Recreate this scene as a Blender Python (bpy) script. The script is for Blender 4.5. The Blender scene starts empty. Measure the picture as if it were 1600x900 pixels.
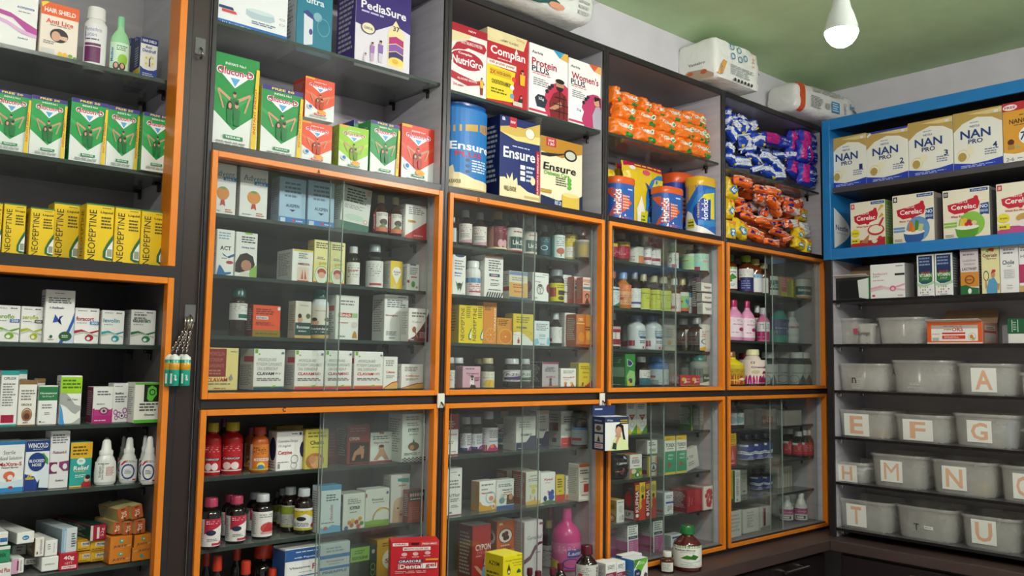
import bpy, math, random
from mathutils import Vector, Matrix
random.seed(7)
S = bpy.context.scene
COL = S.collection
# ------------------------------------------------------------------ camera, light, exposure
cam = bpy.data.objects.new('camera', bpy.data.cameras.new('camera')); COL.objects.link(cam)
cam.data.sensor_width = 36; cam.data.lens = 1348.527/1600*36; cam.data.clip_start = .05
yaw, pitch, roll = .7311366, .0850244, .0159353
fw = Vector((math.sin(yaw)*math.cos(pitch), math.cos(yaw)*math.cos(pitch), math.sin(pitch)))
rt = Vector((math.cos(yaw), -math.sin(yaw), 0)); up = rt.cross(fw)
r2 = math.cos(roll)*rt+math.sin(roll)*up; u2 = -math.sin(roll)*rt+math.cos(roll)*up
m = Matrix((r2, u2, -fw)).transposed().to_4x4(); m.translation = (0, 0, 1.5)
cam.matrix_world = m
S.camera = cam
w = bpy.data.worlds.new('street_daylight'); S.world = w; w.use_nodes = True
w.node_tree.nodes['Background'].inputs[0].default_value = (.95, .98, .96, 1)
w.node_tree.nodes['Background'].inputs[1].default_value = .38
S.view_settings.view_transform = 'Standard'; S.view_settings.look = 'None'
S.view_settings.exposure = 0; S.view_settings.gamma = 1; S.view_settings.use_curve_mapping = False
TUBES = [((.15, .25, 2.56), 0, 1.15, 115), ((1.95, -.05, 2.56), 0, 1.15, 100)]   # place, turn, length, strength of the ceiling tubes behind the camera
BULB = 700
# ------------------------------------------------------------------ materials
def lin(h):
    v = [int(h[i:i+2], 16)/255 for i in (0, 2, 4)]
    return tuple((c/12.92 if c <= .04045 else ((c+.055)/1.055)**2.4) for c in v)
MATS = {}
def mat(h, kind='p'):
    k = (h, kind)
    if k in MATS: return MATS[k]
    mt = bpy.data.materials.new({'p': 'printed_card', 'g': 'glossy_plastic', 'f': 'plastic_film', 'b': 'bottle_glass', 'm': 'metal', 'l': 'laminate', 'w': 'painted_wall', 'o': 'painted_frame'}.get(kind, kind)+'_'+h)
    mt.use_nodes = True; n = mt.node_tree.nodes; L = mt.node_tree.links; b = n['Principled BSDF']
    c = lin(h)
    b.inputs['Base Color'].default_value = (*c, 1)
    b.inputs['Roughness'].default_value = {'p': .42, 'g': .25, 'f': .22, 'b': .06, 'm': .25, 'l': .38, 'w': .8, 'o': .32}[kind]
    if kind == 'm': b.inputs['Metallic'].default_value = 1
    if kind == 'b': b.inputs['Coat Weight'].default_value = .6; b.inputs['Coat Roughness'].default_value = .04
    if kind == 'p': b.inputs['Specular IOR Level'].default_value = .35
    if kind in 'fwlo':
        tc = n.new('ShaderNodeTexCoord'); nz = n.new('ShaderNodeTexNoise')
        nz.inputs['Scale'].default_value = {'f': 55, 'w': 9, 'l': 6, 'o': 30}[kind]; nz.inputs['Detail'].default_value = 4
        mp = n.new('ShaderNodeMapping'); L.new(tc.outputs['Object'], mp.inputs[0]); L.new(mp.outputs[0], nz.inputs['Vector'])
        if kind == 'l': mp.inputs['Scale'].default_value = (1, 1, 9)
        if kind == 'f':
            bp = n.new('ShaderNodeBump'); bp.inputs['Strength'].default_value = .35; bp.inputs['Distance'].default_value = .01
            L.new(nz.outputs['Fac'], bp.inputs['Height']); L.new(bp.outputs[0], b.inputs['Normal'])
        else:
            mx = n.new('ShaderNodeMix'); mx.data_type = 'RGBA'
            d = {'w': .12, 'l': .22, 'o': .05}[kind]
            mx.inputs['A'].default_value = (*[x*(1-d) for x in c], 1); mx.inputs['B'].default_value = (*[min(1, x*(1+d)) for x in c], 1)
            L.new(nz.outputs['Fac'], mx.inputs['Factor']); L.new(mx.outputs['Result'], b.inputs['Base Color'])
    MATS[k] = mt
    return mt
def clearmat(name, tint, dust, dustcol, rough=.02, ior=1.45):
    mt = bpy.data.materials.new(name); mt.use_nodes = True; n = mt.node_tree.nodes; L = mt.node_tree.links; n.clear()
    o = n.new('ShaderNodeOutputMaterial'); tr = n.new('ShaderNodeBsdfTransparent'); tr.inputs[0].default_value = (*tint, 1)
    gl = n.new('ShaderNodeBsdfGlossy'); gl.inputs['Roughness'].default_value = rough
    df = n.new('ShaderNodeBsdfDiffuse'); df.inputs[0].default_value = (*dustcol, 1)
    fr = n.new('ShaderNodeFresnel'); ge = n.new('ShaderNodeNewGeometry'); im = n.new('ShaderNodeMapRange')
    im.inputs[3].default_value = ior; im.inputs[4].default_value = 1/ior  # same reflection entering and leaving a thin sheet
    L.new(ge.outputs['Backfacing'], im.inputs[0]); L.new(im.outputs[0], fr.inputs[0])
    nz = n.new('ShaderNodeTexNoise'); nz.inputs['Scale'].default_value = 7; nz.inputs['Detail'].default_value = 5
    tc = n.new('ShaderNodeTexCoord'); L.new(tc.outputs['Object'], nz.inputs['Vector'])
    mr = n.new('ShaderNodeMapRange'); mr.inputs[1].default_value = .3; mr.inputs[2].default_value = .7
    mr.inputs[3].default_value = dust*.7; mr.inputs[4].default_value = dust*1.3; L.new(nz.outputs['Fac'], mr.inputs[0])
    m1 = n.new('ShaderNodeMixShader'); m2 = n.new('ShaderNodeMixShader')
    L.new(mr.outputs[0], m1.inputs[0]); L.new(tr.outputs[0], m1.inputs[1]); L.new(df.outputs[0], m1.inputs[2])
    L.new(fr.outputs[0], m2.inputs[0]); L.new(m1.outputs[0], m2.inputs[1]); L.new(gl.outputs[0], m2.inputs[2]); L.new(m2.outputs[0], o.inputs[0])
    return mt
PANE = clearmat('door_glass', (.965, .985, .975), .02, (.5, .52, .5))
SHELFGLASS = clearmat('shelf_glass', (.74, .78, .76), .32, (.46, .47, .455), .08)
BIN = clearmat('frosted_plastic', (.94, .93, .91), .23, (.95, .93, .89), .18)
FILM = clearmat('clear_film', (.93, .94, .94), .10, (.75, .77, .77), .1, 1.6)
# ------------------------------------------------------------------ mesh builder
class MB:
    def __init__(s): s.v = []; s.f = []; s.mi = []; s.m = []
    def slot(s, mt):
        if mt not in s.m: s.m.append(mt)
        return s.m.index(mt)
    def add(s, vs, fs, mt):
        b = len(s.v); s.v += [tuple(p) for p in vs]; k = s.slot(mt)
        for f in fs: s.f.append([b+i for i in f]); s.mi.append(k)
    def box(s, x0, y0, z0, x1, y1, z1, mt, b=.0):
        c = ((x0+x1)/2, (y0+y1)/2, (z0+z1)/2); e = (abs(x1-x0)/2, abs(y1-y0)/2, abs(z1-z0)/2)
        b = min(b, min(e)*.45)
        if b <= 0:
            vs = [(c[0]+i*e[0], c[1]+j*e[1], c[2]+k*e[2]) for i in (-1, 1) for j in (-1, 1) for k in (-1, 1)]
            s.add(vs, [(0, 1, 3, 2), (4, 6, 7, 5), (0, 4, 5, 1), (2, 3, 7, 6), (0, 2, 6, 4), (1, 5, 7, 3)], mt); return
        ix = {}; vs = []
        for i in (-1, 1):
            for j in (-1, 1):
                for k in (-1, 1):
                    for a in range(3):
                        q = (i, j, k); ix[q+(a,)] = len(vs)
                        vs.append(tuple(c[t]+q[t]*(e[t]-(0 if t == a else b)) for t in range(3)))
        fs = []
        def fin(f):
            p = [Vector(vs[i])-Vector(c) for i in f]
            if (p[1]-p[0]).cross(p[2]-p[0]).dot(sum(p, Vector())) < 0: f = f[::-1]
            fs.append(f)
        sg = (-1, 1)
        for a in range(3):
            o = [t for t in range(3) if t != a]
            for sa in sg:
                f = []
                for p, q in ((-1, -1), (1, -1), (1, 1), (-1, 1)):
                    d = [0]*3; d[a] = sa; d[o[0]] = p; d[o[1]] = q; f.append(ix[tuple(d)+(a,)])
                fin(f)
            for s1 in sg:
                for s2 in sg:
                    f = []
                    for sc, ax in ((-1, o[0]), (1, o[0]), (1, o[1]), (-1, o[1])):
                        d = [0]*3; d[a] = sc; d[o[0]] = s1; d[o[1]] = s2; f.append(ix[tuple(d)+(ax,)])
                    fin(f)
        for q in [(i, j, k) for i in sg for j in sg for k in sg]: fin([ix[q+(0,)], ix[q+(1,)], ix[q+(2,)]])
        s.add(vs, fs, mt)
    def lathe(s, prof, mt, n=24, sq=1., ex=2., rib=0, cx=0, cy=0):
        vs = []; fs = []
        for r, z in prof:
            for i in range(n):
                a = 2*math.pi*i/n; ca, sa = math.cos(a), math.sin(a)
                k = (abs(ca)**ex+abs(sa)**ex)**(-1/ex) if ex != 2 else 1
                rr = r*k*(1-rib*(i % 2))
                vs.append((cx+rr*ca, cy+rr*sa*sq, z))
        for j in range(len(prof)-1):
            for i in range(n):
                i2 = (i+1) % n; fs.append((j*n+i, j*n+i2, (j+1)*n+i2, (j+1)*n+i))
        fs.append(tuple(range(n))[::-1]); fs.append(tuple((len(prof)-1)*n+i for i in range(n)))
        s.add(vs, fs, mt)
    def tube(s, pts, r, mt, n=6):
        vs = []; fs = []; P = [Vector(p) for p in pts]
        for i, p in enumerate(P):
            t = (P[min(i+1, len(P)-1)]-P[max(i-1, 0)]).normalized()
            a = t.orthogonal().normalized() if i == 0 else (a0-t*a0.dot(t)).normalized()
            a0 = a; b = t.cross(a)
            vs += [p+r*(math.cos(2*math.pi*k/n)*a+math.sin(2*math.pi*k/n)*b) for k in range(n)]
        for i in range(len(P)-1):
            for k in range(n): fs.append((i*n+k, i*n+(k+1) % n, (i+1)*n+(k+1) % n, (i+1)*n+k))
        fs.append(tuple(range(n))[::-1]); fs.append(tuple((len(P)-1)*n+k for k in range(n)))
        s.add(vs, fs, mt)
    def build(s, name, parent=None, loc=(0, 0, 0), rot=(0, 0, 0), smooth=0):
        me = bpy.data.meshes.new(name); me.from_pydata(s.v, [], s.f)
        for x in s.m: me.materials.append(x)
        me.polygons.foreach_set('material_index', s.mi)
        if smooth:
            me.polygons.foreach_set('use_smooth', [True]*len(s.f))
            if smooth < 180: me.set_sharp_from_angle(angle=math.radians(smooth))
        me.update()
        o = bpy.data.objects.new(name, me); COL.objects.link(o); o.parent = parent; o.location = loc; o.rotation_euler = rot
        return o
def empty(name, loc, rz=0):
    o = bpy.data.objects.new(name, None); COL.objects.link(o); o.location = loc; o.rotation_euler = (0, 0, rz); o.empty_display_size = .03
    return o
def tag(o, label, cat, group=None):
    o['label'] = label; o['category'] = cat
    if group: o['group'] = group
    return o
def struct(o): o['kind'] = 'structure'; return o
# ------------------------------------------------------------------ printed artwork (lettering and shapes lying on a surface)
GL = {}
def glyphs(t, bold):
    k = (t, bold)
    if k in GL: return GL[k]
    c = bpy.data.curves.new('lettering', 'FONT'); c.body = t; c.resolution_u = 2; c.offset = .022 if bold else 0
    o = bpy.data.objects.new('lettering', c); me = bpy.data.meshes.new_from_object(o)
    vs = [(v.co.x, v.co.y) for v in me.vertices]; fs = [tuple(p.vertices) for p in me.polygons]
    bpy.data.objects.remove(o); bpy.data.curves.remove(c); bpy.data.meshes.remove(me)
    x0 = min(p[0] for p in vs); x1 = max(p[0] for p in vs); y0 = min(p[1] for p in vs); y1 = max(p[1] for p in vs)
    GL[k] = ([((x-x0)/(x1-x0)-.5, (y-y0)/max(y1-y0, 1e-5)-.5) for x, y in vs], fs)
    return GL[k]
def cut(poly, ax, lo, hi):
    for sg, lim in ((1, lo), (-1, hi)):
        r = []
        for i, p in enumerate(poly):
            q = poly[i-1]; a, b = sg*(q[ax]-lim), sg*(p[ax]-lim)
            if (a < 0) != (b < 0): t = a/(a-b); r.append((q[0]+(p[0]-q[0])*t, q[1]+(p[1]-q[1])*t))
            if b >= 0: r.append(p)
        poly = r
        if len(poly) < 3: return []
    return poly
def lay(mb, poly, P, l, mt, nu, nv):
    # put a flat print onto the surface P, cut into strips where the surface is curved
    out = [poly]
    for ax, n in ((0, nu), (1, nv)):
        if n > 1:
            nx = []
            for q in out:
                lo, hi = min(p[ax] for p in q), max(p[ax] for p in q)
                for k in range(int(math.floor(lo*n+1e-6)), int(math.ceil(hi*n-1e-6))):
                    c = cut(q, ax, k/n, (k+1)/n)
                    if c: nx.append(c)
            out = nx
    for q in out: mb.add([P(u, v, l) for u, v in q], [tuple(range(len(q)))], mt)
def paint(mb, art, P, kind='p', sub=1, base=0):
    nv = sub if kind == 'f' else 1; cl = lambda x: min(1, max(0, x))
    for i, a in enumerate(art):
        l = base+i; t = a[0]; mt = mat(a[-1] if t != 'T' else a[6], kind)
        if t == 'R': lay(mb, [(a[1], a[2]), (a[3], a[2]), (a[3], a[4]), (a[1], a[4])], P, l, mt, sub, nv)
        elif t == 'E': lay(mb, [(cl(a[1]+a[3]*math.cos(math.pi*k/9)), cl(a[2]+a[4]*math.sin(math.pi*k/9))) for k in range(18)], P, l, mt, sub, nv)
        elif t == 'O':
            u, v, ru, rv, th = a[1:6]; n = 20
            pt = lambda q, k: (cl(u+ru*q*math.cos(2*math.pi*k/n)), cl(v+rv*q*math.sin(2*math.pi*k/n)))
            for k in range(n): lay(mb, [pt(1, k), pt(1, k+1), pt(1-th, k+1), pt(1-th, k)], P, l, mt, 1, 1)
        elif t == 'P': lay(mb, [(cl(u), cl(v)) for u, v in a[1]], P, l, mt, sub, nv)
        elif t == 'L':
            u0, v0, u1, v1, n = a[1:6]; rnd = random.Random(int(u0*991+v0*613+n))
            hh = (v1-v0)/n
            for q in range(n):
                u = u0; vv = v1-(q+.75)*hh; end = u1-(u1-u0)*rnd.uniform(0, .3)
                while u < end:
                    e = min(end, u+(u1-u0)*rnd.uniform(.12, .3))
                    mb.add([P(u, vv, l), P(e, vv, l), P(e, vv+hh*.5, l), P(u, vv+hh*.5, l)], [(0, 1, 2, 3)], mt)
                    u = e+(u1-u0)*.04
        elif t == 'T':
            _, tx, u, v, ww, hh, _c, fl = a
            vs, fs = glyphs(tx, 'b' in fl)
            sh = .25 if 'i' in fl else 0
            if 'v' in fl: pts = [(u-y*ww, v+x*hh) for x, y in vs]
            elif 'd' in fl: pts = [(u+y*ww, v-x*hh) for x, y in vs]
            else: pts = [(u+x*ww+sh*y*hh*.6, v+y*hh) for x, y in vs]
            if sub > 1 and ww > .1:
                for f in fs: lay(mb, [pts[k] for k in f], P, l, mt, sub, nv)
            else: mb.add([P(p, q, l) for p, q in pts], fs, mt)
GY, WH, MC, BT, OC, DP, PP, BP, bo, pa, sy, rn = ('8a8a88','f1f1ee','medicine_carton','medicine_bottle','ointment_carton','diaper_packet','pad_packet','biscuit_packet','bottle','packet','syrup','round')
GB, GO, GP = ('blue pad packets heaped on corner shelf','orange diaper packets heaped on corner shelf','orange biscuit packets')
R, E, P, L, T, O = "REPLTO"
BX, SB, C1, C2 = 'box', 'storage_bin', '2347b8', 'fb7426'
ARTS = [
((R,.58,.69,.92,.72,'3a5fa0'),(T,'Metamoma',.75,.705,.3,.018,'f2f2f2','b'),(L,.6,.62,.9,.65,1,GY),(P,((0,.62),(.45,.58),(.75,.48),(1,.4),(1,.28),(.8,.32),(.5,.5),(0,.55)),'b8479a'),(P,((0,.5),(.4,.44),(.7,.34),(1,.3),(1,.24),(.7,.27),(.4,.38),(0,.44)),'e2b6dc'),(T,'Sunford',.72,.2,.2,.025,'3a4a90','b'),(L,.55,.88,.95,.95,2,'b0a0c0')),
((R,0,.76,1,1,'e8622c'),(T,'HAIR SHIELD',.5,.86,.82,.085,'f6f2ee','b'),(T,'Anti Lice',.5,.66,.72,.085,'d8452c','b'),(L,.25,.58,.8,.61,1,GY),(E,.5,.42,.24,.13,'2a2222'),(E,.42,.4,.12,.09,'d9a88c'),(P,((.5,.36),(.72,.34),(.72,.42),(.54,.42)),'e0b8a0'),(L,.1,.23,.45,.3,2,GY),(R,.05,.06,.4,.15,'d8d6d2'),(E,.55,.08,.06,.05,'f0c030'),(E,.68,.08,.06,.05,'e8b428'),(E,.82,.09,.06,.03,'7aa83a'),(E,.94,.06,.05,.03,'6a9830'),(P,((0,.97),(.12,1),(.2,1),(.02,.88)),'f0d440')),
((R,.1,.1,.72,.46,'6b2b5e'),(T,'LOTION',.4,.5,.4,.03,'5a2a50','b'),(R,.1,.48,.72,.54,'6b2b5e'),(T,'Permethrin',.42,.86,.62,.09,'7d86b8',''),(T,'Lotion',.34,.74,.42,.09,'7d86b8',''),(L,.15,.6,.8,.66,1,'5a4a80'),(R,.1,.6,.13,.92,'4a4a90'),(T,'5%',.6,.03,.2,.05,'4060a0','b')),
((T,'Mediker',.17,.58,.16,.5,'2a60b0','vb'),(L,.4,.72,.9,.92,3,'3a7a4a'),(E,.68,.42,.22,.2,'9ccc3c'),(E,.4,.18,.14,.14,'2a1c18'),(E,.66,.18,.14,.14,'2a1c18'),(E,.4,.2,.08,.09,'d9a88c'),(E,.66,.2,.08,.09,'d9a88c'),(R,0,0,1,.06,'8ccc5a')),
((R,0,.84,1,1,'22387e'),(T,'HAIR SHIELD',.5,.92,.8,.07,'f2f2f2','b'),(T,'Anti',.45,.77,.36,.07,'2a4a90','b'),(T,'Dandruff',.5,.68,.78,.08,'2a4a90','b'),(E,.52,.45,.34,.16,'f0f0e0'),(E,.35,.5,.06,.03,'f0d030'),(E,.7,.52,.06,.03,'f0d030'),(E,.72,.38,.06,.03,'f0d030'),(E,.33,.36,.06,.03,'f0d030'),(P,((.5,.3),(.58,.3),(.56,.45),(.64,.58),(.5,.48)),'4a2a20'),(P,((0,0),(1,0),(1,.28),(.8,.22),(.5,.2),(.2,.22),(0,.28)),'23408f'),(L,.15,.05,.85,.14,2,'c0c8e0')),
((L,.2,.3,.8,.8,8,'c8c8d8'),(R,0,.1,1,.25,'e8c830')),
((R,0,.1,1,.25,'e8c830'),),
((R,0,0,1,1,'e4e8e4'),(P,((0,1),(1,1),(1,.42),(.5,.2),(0,.42)),'1f9a4a'),(P,((0,.62),(.5,.42),(1,.62),(1,.68),(.5,.48),(0,.68)),'35ab5a'),(R,0,.935,1,1,'33297f'),(T,'FREE 50',.5,.967,.55,.034,'f4e03a','b'),(T,"INDIA'S No1",.5,.9,.42,.028,'f4f4f4','b'),(P,((.14,.82),(.86,.82),(.5,.65)),'f2f6f8'),(P,((.4,.755),(.6,.755),(.5,.665)),'5aa9d8'),(T,'Glucon-D',.5,.82,.78,.085,'f6f2f4','b'),(T,'Glucon-D',.5,.82,.74,.075,'c41f5a','b'),(P,((.141,.602),(.172,.625),(.438,.532),(.422,.5)),'c99a7a'),(P,((.843,.594),(.82,.617),(.555,.532),(.57,.5)),'c99a7a'),(P,((.141,.602),(.172,.61),(.297,.422),(.266,.415)),'c99a7a'),(P,((.843,.594),(.812,.602),(.703,.407),(.734,.399)),'c99a7a'),(E,.5,.578,.035,.03,'c99a7a'),(E,.5,.598,.035,.016,'2a1c18'),(P,((.406,.532),(.594,.532),(.57,.376),(.43,.376)),'0f6e34'),(E,.406,.438,.058,.07,'2a1c18'),(E,.41,.454,.033,.031,'c99a7a'),(P,((.344,.415),(.469,.415),(.453,.259),(.367,.259)),'0f6e34'),(E,.547,.469,.039,.035,'c99a7a'),(E,.547,.491,.041,.02,'2a1c18'),(P,((.477,.426),(.625,.426),(.609,.251),(.5,.251)),'0f6e34'),(R,.3,.1,.7,.14,'2b8a52'),(T,'REGULAR',.5,.12,.3,.022,'f4f4f4','b'),(L,.15,.03,.8,.08,2,'9aa29c'),(P,((.86,0),(.97,0),(1,.9),(.93,.9)),'e9c62f'),(T,'INSTANT ENERGY',.925,.45,.05,.5,'c23a2a','vb')),
((R,0,.975,1,1,'3f7a3a'),(T,'NEOPEPTINE',.24,.46,.26,.86,'2a2a18','v'),(T,'Drops',.72,.86,.44,.05,'2a2a18','b'),(L,.56,.93,.92,.95,1,'4a4620'),(L,.54,.58,.94,.8,4,'5a5420'),(P,((1,.5),(.78,.33),(.66,.2),(.66,.09),(.82,.05),(1,.05)),'2a6a42'),(P,((1,.4),(.84,.28),(.76,.2),(.76,.1),(1,.08)),'f2f2e8'),(R,.8,.11,.98,.24,'9aa090')),
((T,'NEOPEPTINE',.5,.5,.4,.8,'3a3618','v'),),
((R,0,.975,1,1,'3f7a3a'),(T,'NEOPEPTINE',.24,.46,.26,.86,'2a2a18','v'),(T,'Liquid',.72,.86,.44,.05,'2a2a18','b'),(L,.56,.93,.92,.95,1,'4a4620'),(L,.54,.58,.94,.8,4,'5a5420'),(P,((1,.5),(.78,.33),(.66,.2),(.66,.09),(.82,.05),(1,.05)),'2a6a42'),(P,((1,.4),(.84,.28),(.76,.2),(.76,.1),(1,.08)),'f2f2e8'),(R,.8,.11,.98,.24,'9aa090')),
((L,.12,.9,.6,.94,1,GY),(L,.62,.9,.95,.95,1,'303030'),(T,'seroflo',.42,.7,.72,.12,'7aa83a','b'),(L,.1,.56,.6,.6,1,GY),(P,((0,.28),(.3,.34),(.6,.26),(1,.36),(1,.4),(.6,.32),(.3,.4),(0,.36)),'7aa83a'),(P,((0,.22),(.4,.3),(1,.2),(1,.24),(.4,.34),(0,.28)),'c8d0c0'),(E,.62,.17,.17,.09,'7aa83a'),(E,.58,.15,.08,.045,'f0f0f0'),(R,.62,.54,.98,.63,'3a6ab0'),(T,'250',.8,.585,.26,.06,'f4f4f4','b')),
((L,.12,.9,.6,.94,1,GY),(L,.62,.9,.95,.95,1,'303030'),(T,'seroflo',.42,.7,.72,.12,'b0b82a','b'),(L,.1,.56,.6,.6,1,GY),(P,((0,.28),(.3,.34),(.6,.26),(1,.36),(1,.4),(.6,.32),(.3,.4),(0,.36)),'b0b82a'),(P,((0,.22),(.4,.3),(1,.2),(1,.24),(.4,.34),(0,.28)),'c8d0c0'),(E,.62,.17,.17,.09,'b0b82a'),(E,.58,.15,.08,.045,'f0f0f0'),(R,.62,.54,.98,.63,'303030'),(T,'100',.8,.585,.26,.06,'f4f4f4','b')),
((L,.3,.92,.7,.95,1,GY),(L,.1,.74,.9,.86,3,'606870'),(T,'i-Salbair',.4,.66,.5,.04,'303a60','b'),(P,((.28,.38),(.45,.4),(.62,.52),(.5,.5),(.58,.34),(.45,.46),(.34,.54)),'2f4fa0'),(P,((1,.6),(.92,.45),(.78,.25),(.5,0),(.62,0),(.85,.2),(1,.42)),'2f5fb0'),(P,((1,.36),(.88,.18),(.68,0),(1,0)),'c8d4ea'),(E,.72,.13,.22,.09,'2a5a3a'),(L,.6,.1,.86,.16,2,'d8e0d0'),(E,.24,.12,.05,.03,'2a6a5a'),(L,.16,.05,.34,.08,1,GY)),
((L,.12,.9,.6,.94,1,GY),(L,.62,.9,.95,.95,1,'303030'),(T,'foracort',.42,.7,.72,.12,'a02038','b'),(L,.1,.56,.6,.6,1,GY),(P,((0,.28),(.3,.34),(.6,.26),(1,.36),(1,.4),(.6,.32),(.3,.4),(0,.36)),'a02038'),(P,((0,.22),(.4,.3),(1,.2),(1,.24),(.4,.34),(0,.28)),'c8d0c0'),(E,.62,.17,.17,.09,'a02038'),(E,.58,.15,.08,.045,'f0f0f0'),(R,.62,.54,.98,.63,'3a8ac0'),(T,'200',.8,.585,.26,.06,'f4f4f4','b')),
((L,.12,.9,.6,.94,1,GY),(L,.62,.9,.95,.95,1,'303030'),(T,'levolin',.42,.7,.72,.12,'2a9aa8','b'),(L,.1,.56,.6,.6,1,GY),(P,((0,.28),(.3,.34),(.6,.26),(1,.36),(1,.4),(.6,.32),(.3,.4),(0,.36)),'2a9aa8'),(P,((0,.22),(.4,.3),(1,.2),(1,.24),(.4,.34),(0,.28)),'c8d0c0'),(E,.62,.17,.17,.09,'2a9aa8'),(E,.58,.15,.08,.045,'f0f0f0')),
((L,.12,.9,.6,.94,1,GY),(L,.62,.9,.95,.95,1,'303030'),(T,'duolin',.42,.7,.72,.12,'2a7a48','b'),(L,.1,.56,.6,.6,1,GY),(P,((0,.28),(.3,.34),(.6,.26),(1,.36),(1,.4),(.6,.32),(.3,.4),(0,.36)),'2a7a48'),(P,((0,.22),(.4,.3),(1,.2),(1,.24),(.4,.34),(0,.28)),'c8d0c0'),(E,.62,.17,.17,.09,'2a7a48'),(E,.58,.15,.08,.045,'f0f0f0'),(L,.1,.62,.7,.9,3,GY)),
((R,0,.92,1,1,'2a9a96'),(L,.2,.4,.9,.85,8,GY)),
((R,0,.92,1,1,'2a9a96'),(T,'CIPLOX',.5,.86,.7,.05,'2a4a50','b'),(L,.12,.35,.85,.78,9,GY),(R,.1,.06,.82,.2,'a81e3e'),(R,0,0,1,.03,'2a9a96')),
((R,0,.9,1,1,'8a6a42'),(L,.2,.3,.9,.8,6,GY)),
((R,0,.91,1,1,'8a6a42'),(T,'CIPLOX-D',.45,.46,.6,.05,'4a3a28','b'),(L,.12,.55,.9,.8,4,GY),(E,.5,.23,.25,.12,'a06a48'),(E,.5,.2,.16,.07,'5a3a28'),(O,.5,.24,.3,.15,.12,'8a5a3a'),(L,.3,.04,.7,.08,1,'303030'),(R,0,0,1,.02,'8a6a42')),
((R,0,.62,1,.97,'2a7a4a'),(T,'Chloramphenicol',.5,.8,.88,.06,'f2f2f2','b'),(T,'Eye Drops IP',.5,.72,.6,.05,'f2f2f2',''),(L,.2,.4,.8,.54,2,GY),(L,.35,.25,.65,.33,2,GY),(R,.1,.06,.18,.1,'303030'),(T,'cipla',.3,.07,.2,.04,'303030','')),
((R,0,.63,1,.97,'9ccf2a'),(L,.08,.72,.95,.93,3,'4a6a20'),(P,((0,.63),(0,.42),(.3,.36),(.55,.25),(.75,.2),(1,.3),(1,.36),(.7,.4),(.45,.55),(.2,.66)),'a8aaa8'),(T,'Just Tears',.58,.5,.5,.05,'303a50','b'),(P,((0,.42),(.12,.3),(.2,.1),(.25,0),(0,0)),'4a9ad8'),(P,((.5,0),(.7,.04),(1,.14),(1,0)),'b0b2b0')),
((L,.2,.75,.9,.9,2,'606070'),(R,0,0,1,.4,'b82a7a'),(R,.1,.2,.95,.6,WH),(R,.1,.2,.95,.37,'c23a86'),(T,'MOXIFLOX',.4,.52,.4,.04,'3a3a50','b'),(E,.56,.33,.24,.1,'7a2a5a'),(E,.56,.33,.17,.07,'d8b8c8'),(E,.56,.33,.07,.035,'3a2030'),(L,.1,.04,.9,.1,1,'e8c0d8')),
((L,.1,.9,.6,.94,1,GY),(T,'Besiflox',.42,.74,.55,.06,'3a3040','b'),(L,.15,.5,.9,.68,3,'6a6070'),(O,.2,.26,.14,.07,.4,'a85aa0'),(O,.42,.2,.16,.08,.4,'a85aa0'),(O,.8,.3,.15,.075,.4,'a85aa0'),(O,.25,.12,.12,.06,.4,'a85aa0'),(O,.9,.15,.1,.05,.4,'a85aa0'),(E,.62,.17,.2,.08,'f2f2f2'),(O,.62,.17,.2,.08,.2,'8a4a88'),(E,.62,.17,.07,.035,'4a2050')),
((R,0,.95,1,1,'6ab83a'),(R,.36,.52,1,.95,'1e2a20'),(P,((.48,.6),(.5,.86),(.66,.93),(.84,.86),(.86,.7),(.74,.6),(.7,.54),(.56,.54)),'6ac84a'),(O,.68,.76,.12,.08,.3,'1e2a20'),(L,.2,.28,.95,.5,3,'4a5048'),(T,'Otorex',.6,.2,.4,.055,'303830','b'),(R,0,0,1,.08,'5ab83a')),
((R,0,.93,1,1,'2a7ab8'),(T,'Sterile',.45,.78,.42,.08,'6a7076',''),(T,'Nasal Solution',.5,.67,.82,.07,'6a7076',''),(T,'MaXtra-S',.5,.55,.82,.075,'c02a3a','b'),(T,'Nasal Spray',.5,.48,.6,.04,'303a50','b'),(E,.48,.33,.2,.08,'d86a4a'),(P,((.36,.3),(.6,.3),(.55,.18),(.48,.22),(.42,.18)),'d86a4a'),(E,.52,.29,.1,.05,'f2e8e0'),(P,((0,.25),(.3,.2),(1,.24),(1,.08),(0,.08)),'cfe2ee'),(R,0,0,1,.09,'2f8ac8'),(E,.55,.09,.08,.03,'c03040')),
((R,0,.78,1,1,'1f3a7a'),(T,'WINCOLD',.5,.9,.84,.1,'f2f2f2','b'),(L,.3,.81,.75,.84,1,'c8d0e8'),(P,((.5,.72),(.75,.74),(.95,.62),(.95,.5),(.8,.55)),'4a9a3a'),(E,.48,.57,.36,.19,'223f80'),(T,'BLOCKED',.48,.59,.62,.06,'f2f2f2','b'),(T,'NOSE',.48,.51,.38,.06,'f2f2f2','b'),(P,((0,.36),(.45,.3),(1,.5),(1,0),(0,0)),'dfe8f0'),(P,((0,.34),(.4,.28),(.6,.1),(.5,0),(0,0)),'23408a'),(T,'25',.2,.3,.2,.07,'f2d84a','b'),(R,.04,.22,.4,.26,'c8b040'),(P,((.5,0),(.55,.16),(.62,.22),(.6,.05),(1,.03),(1,0)),'1c2c5a')),
((L,.1,.78,.9,.95,4,'6a6a70'),(T,'Fluticort-S',.5,.63,.7,.05,'7a3a6a','b'),(R,0,.26,.4,.46,'7a2a5e'),(E,.28,.36,.2,.07,'e6e4e6'),(P,((.5,.46),(1,.48),(1,.3),(.72,.3),(.5,.38)),'8a3a6e'),(E,.8,.38,.12,.05,'e6e4e6'),(T,'Sunford',.55,.14,.4,.035,'3a3a48','b')),
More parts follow.
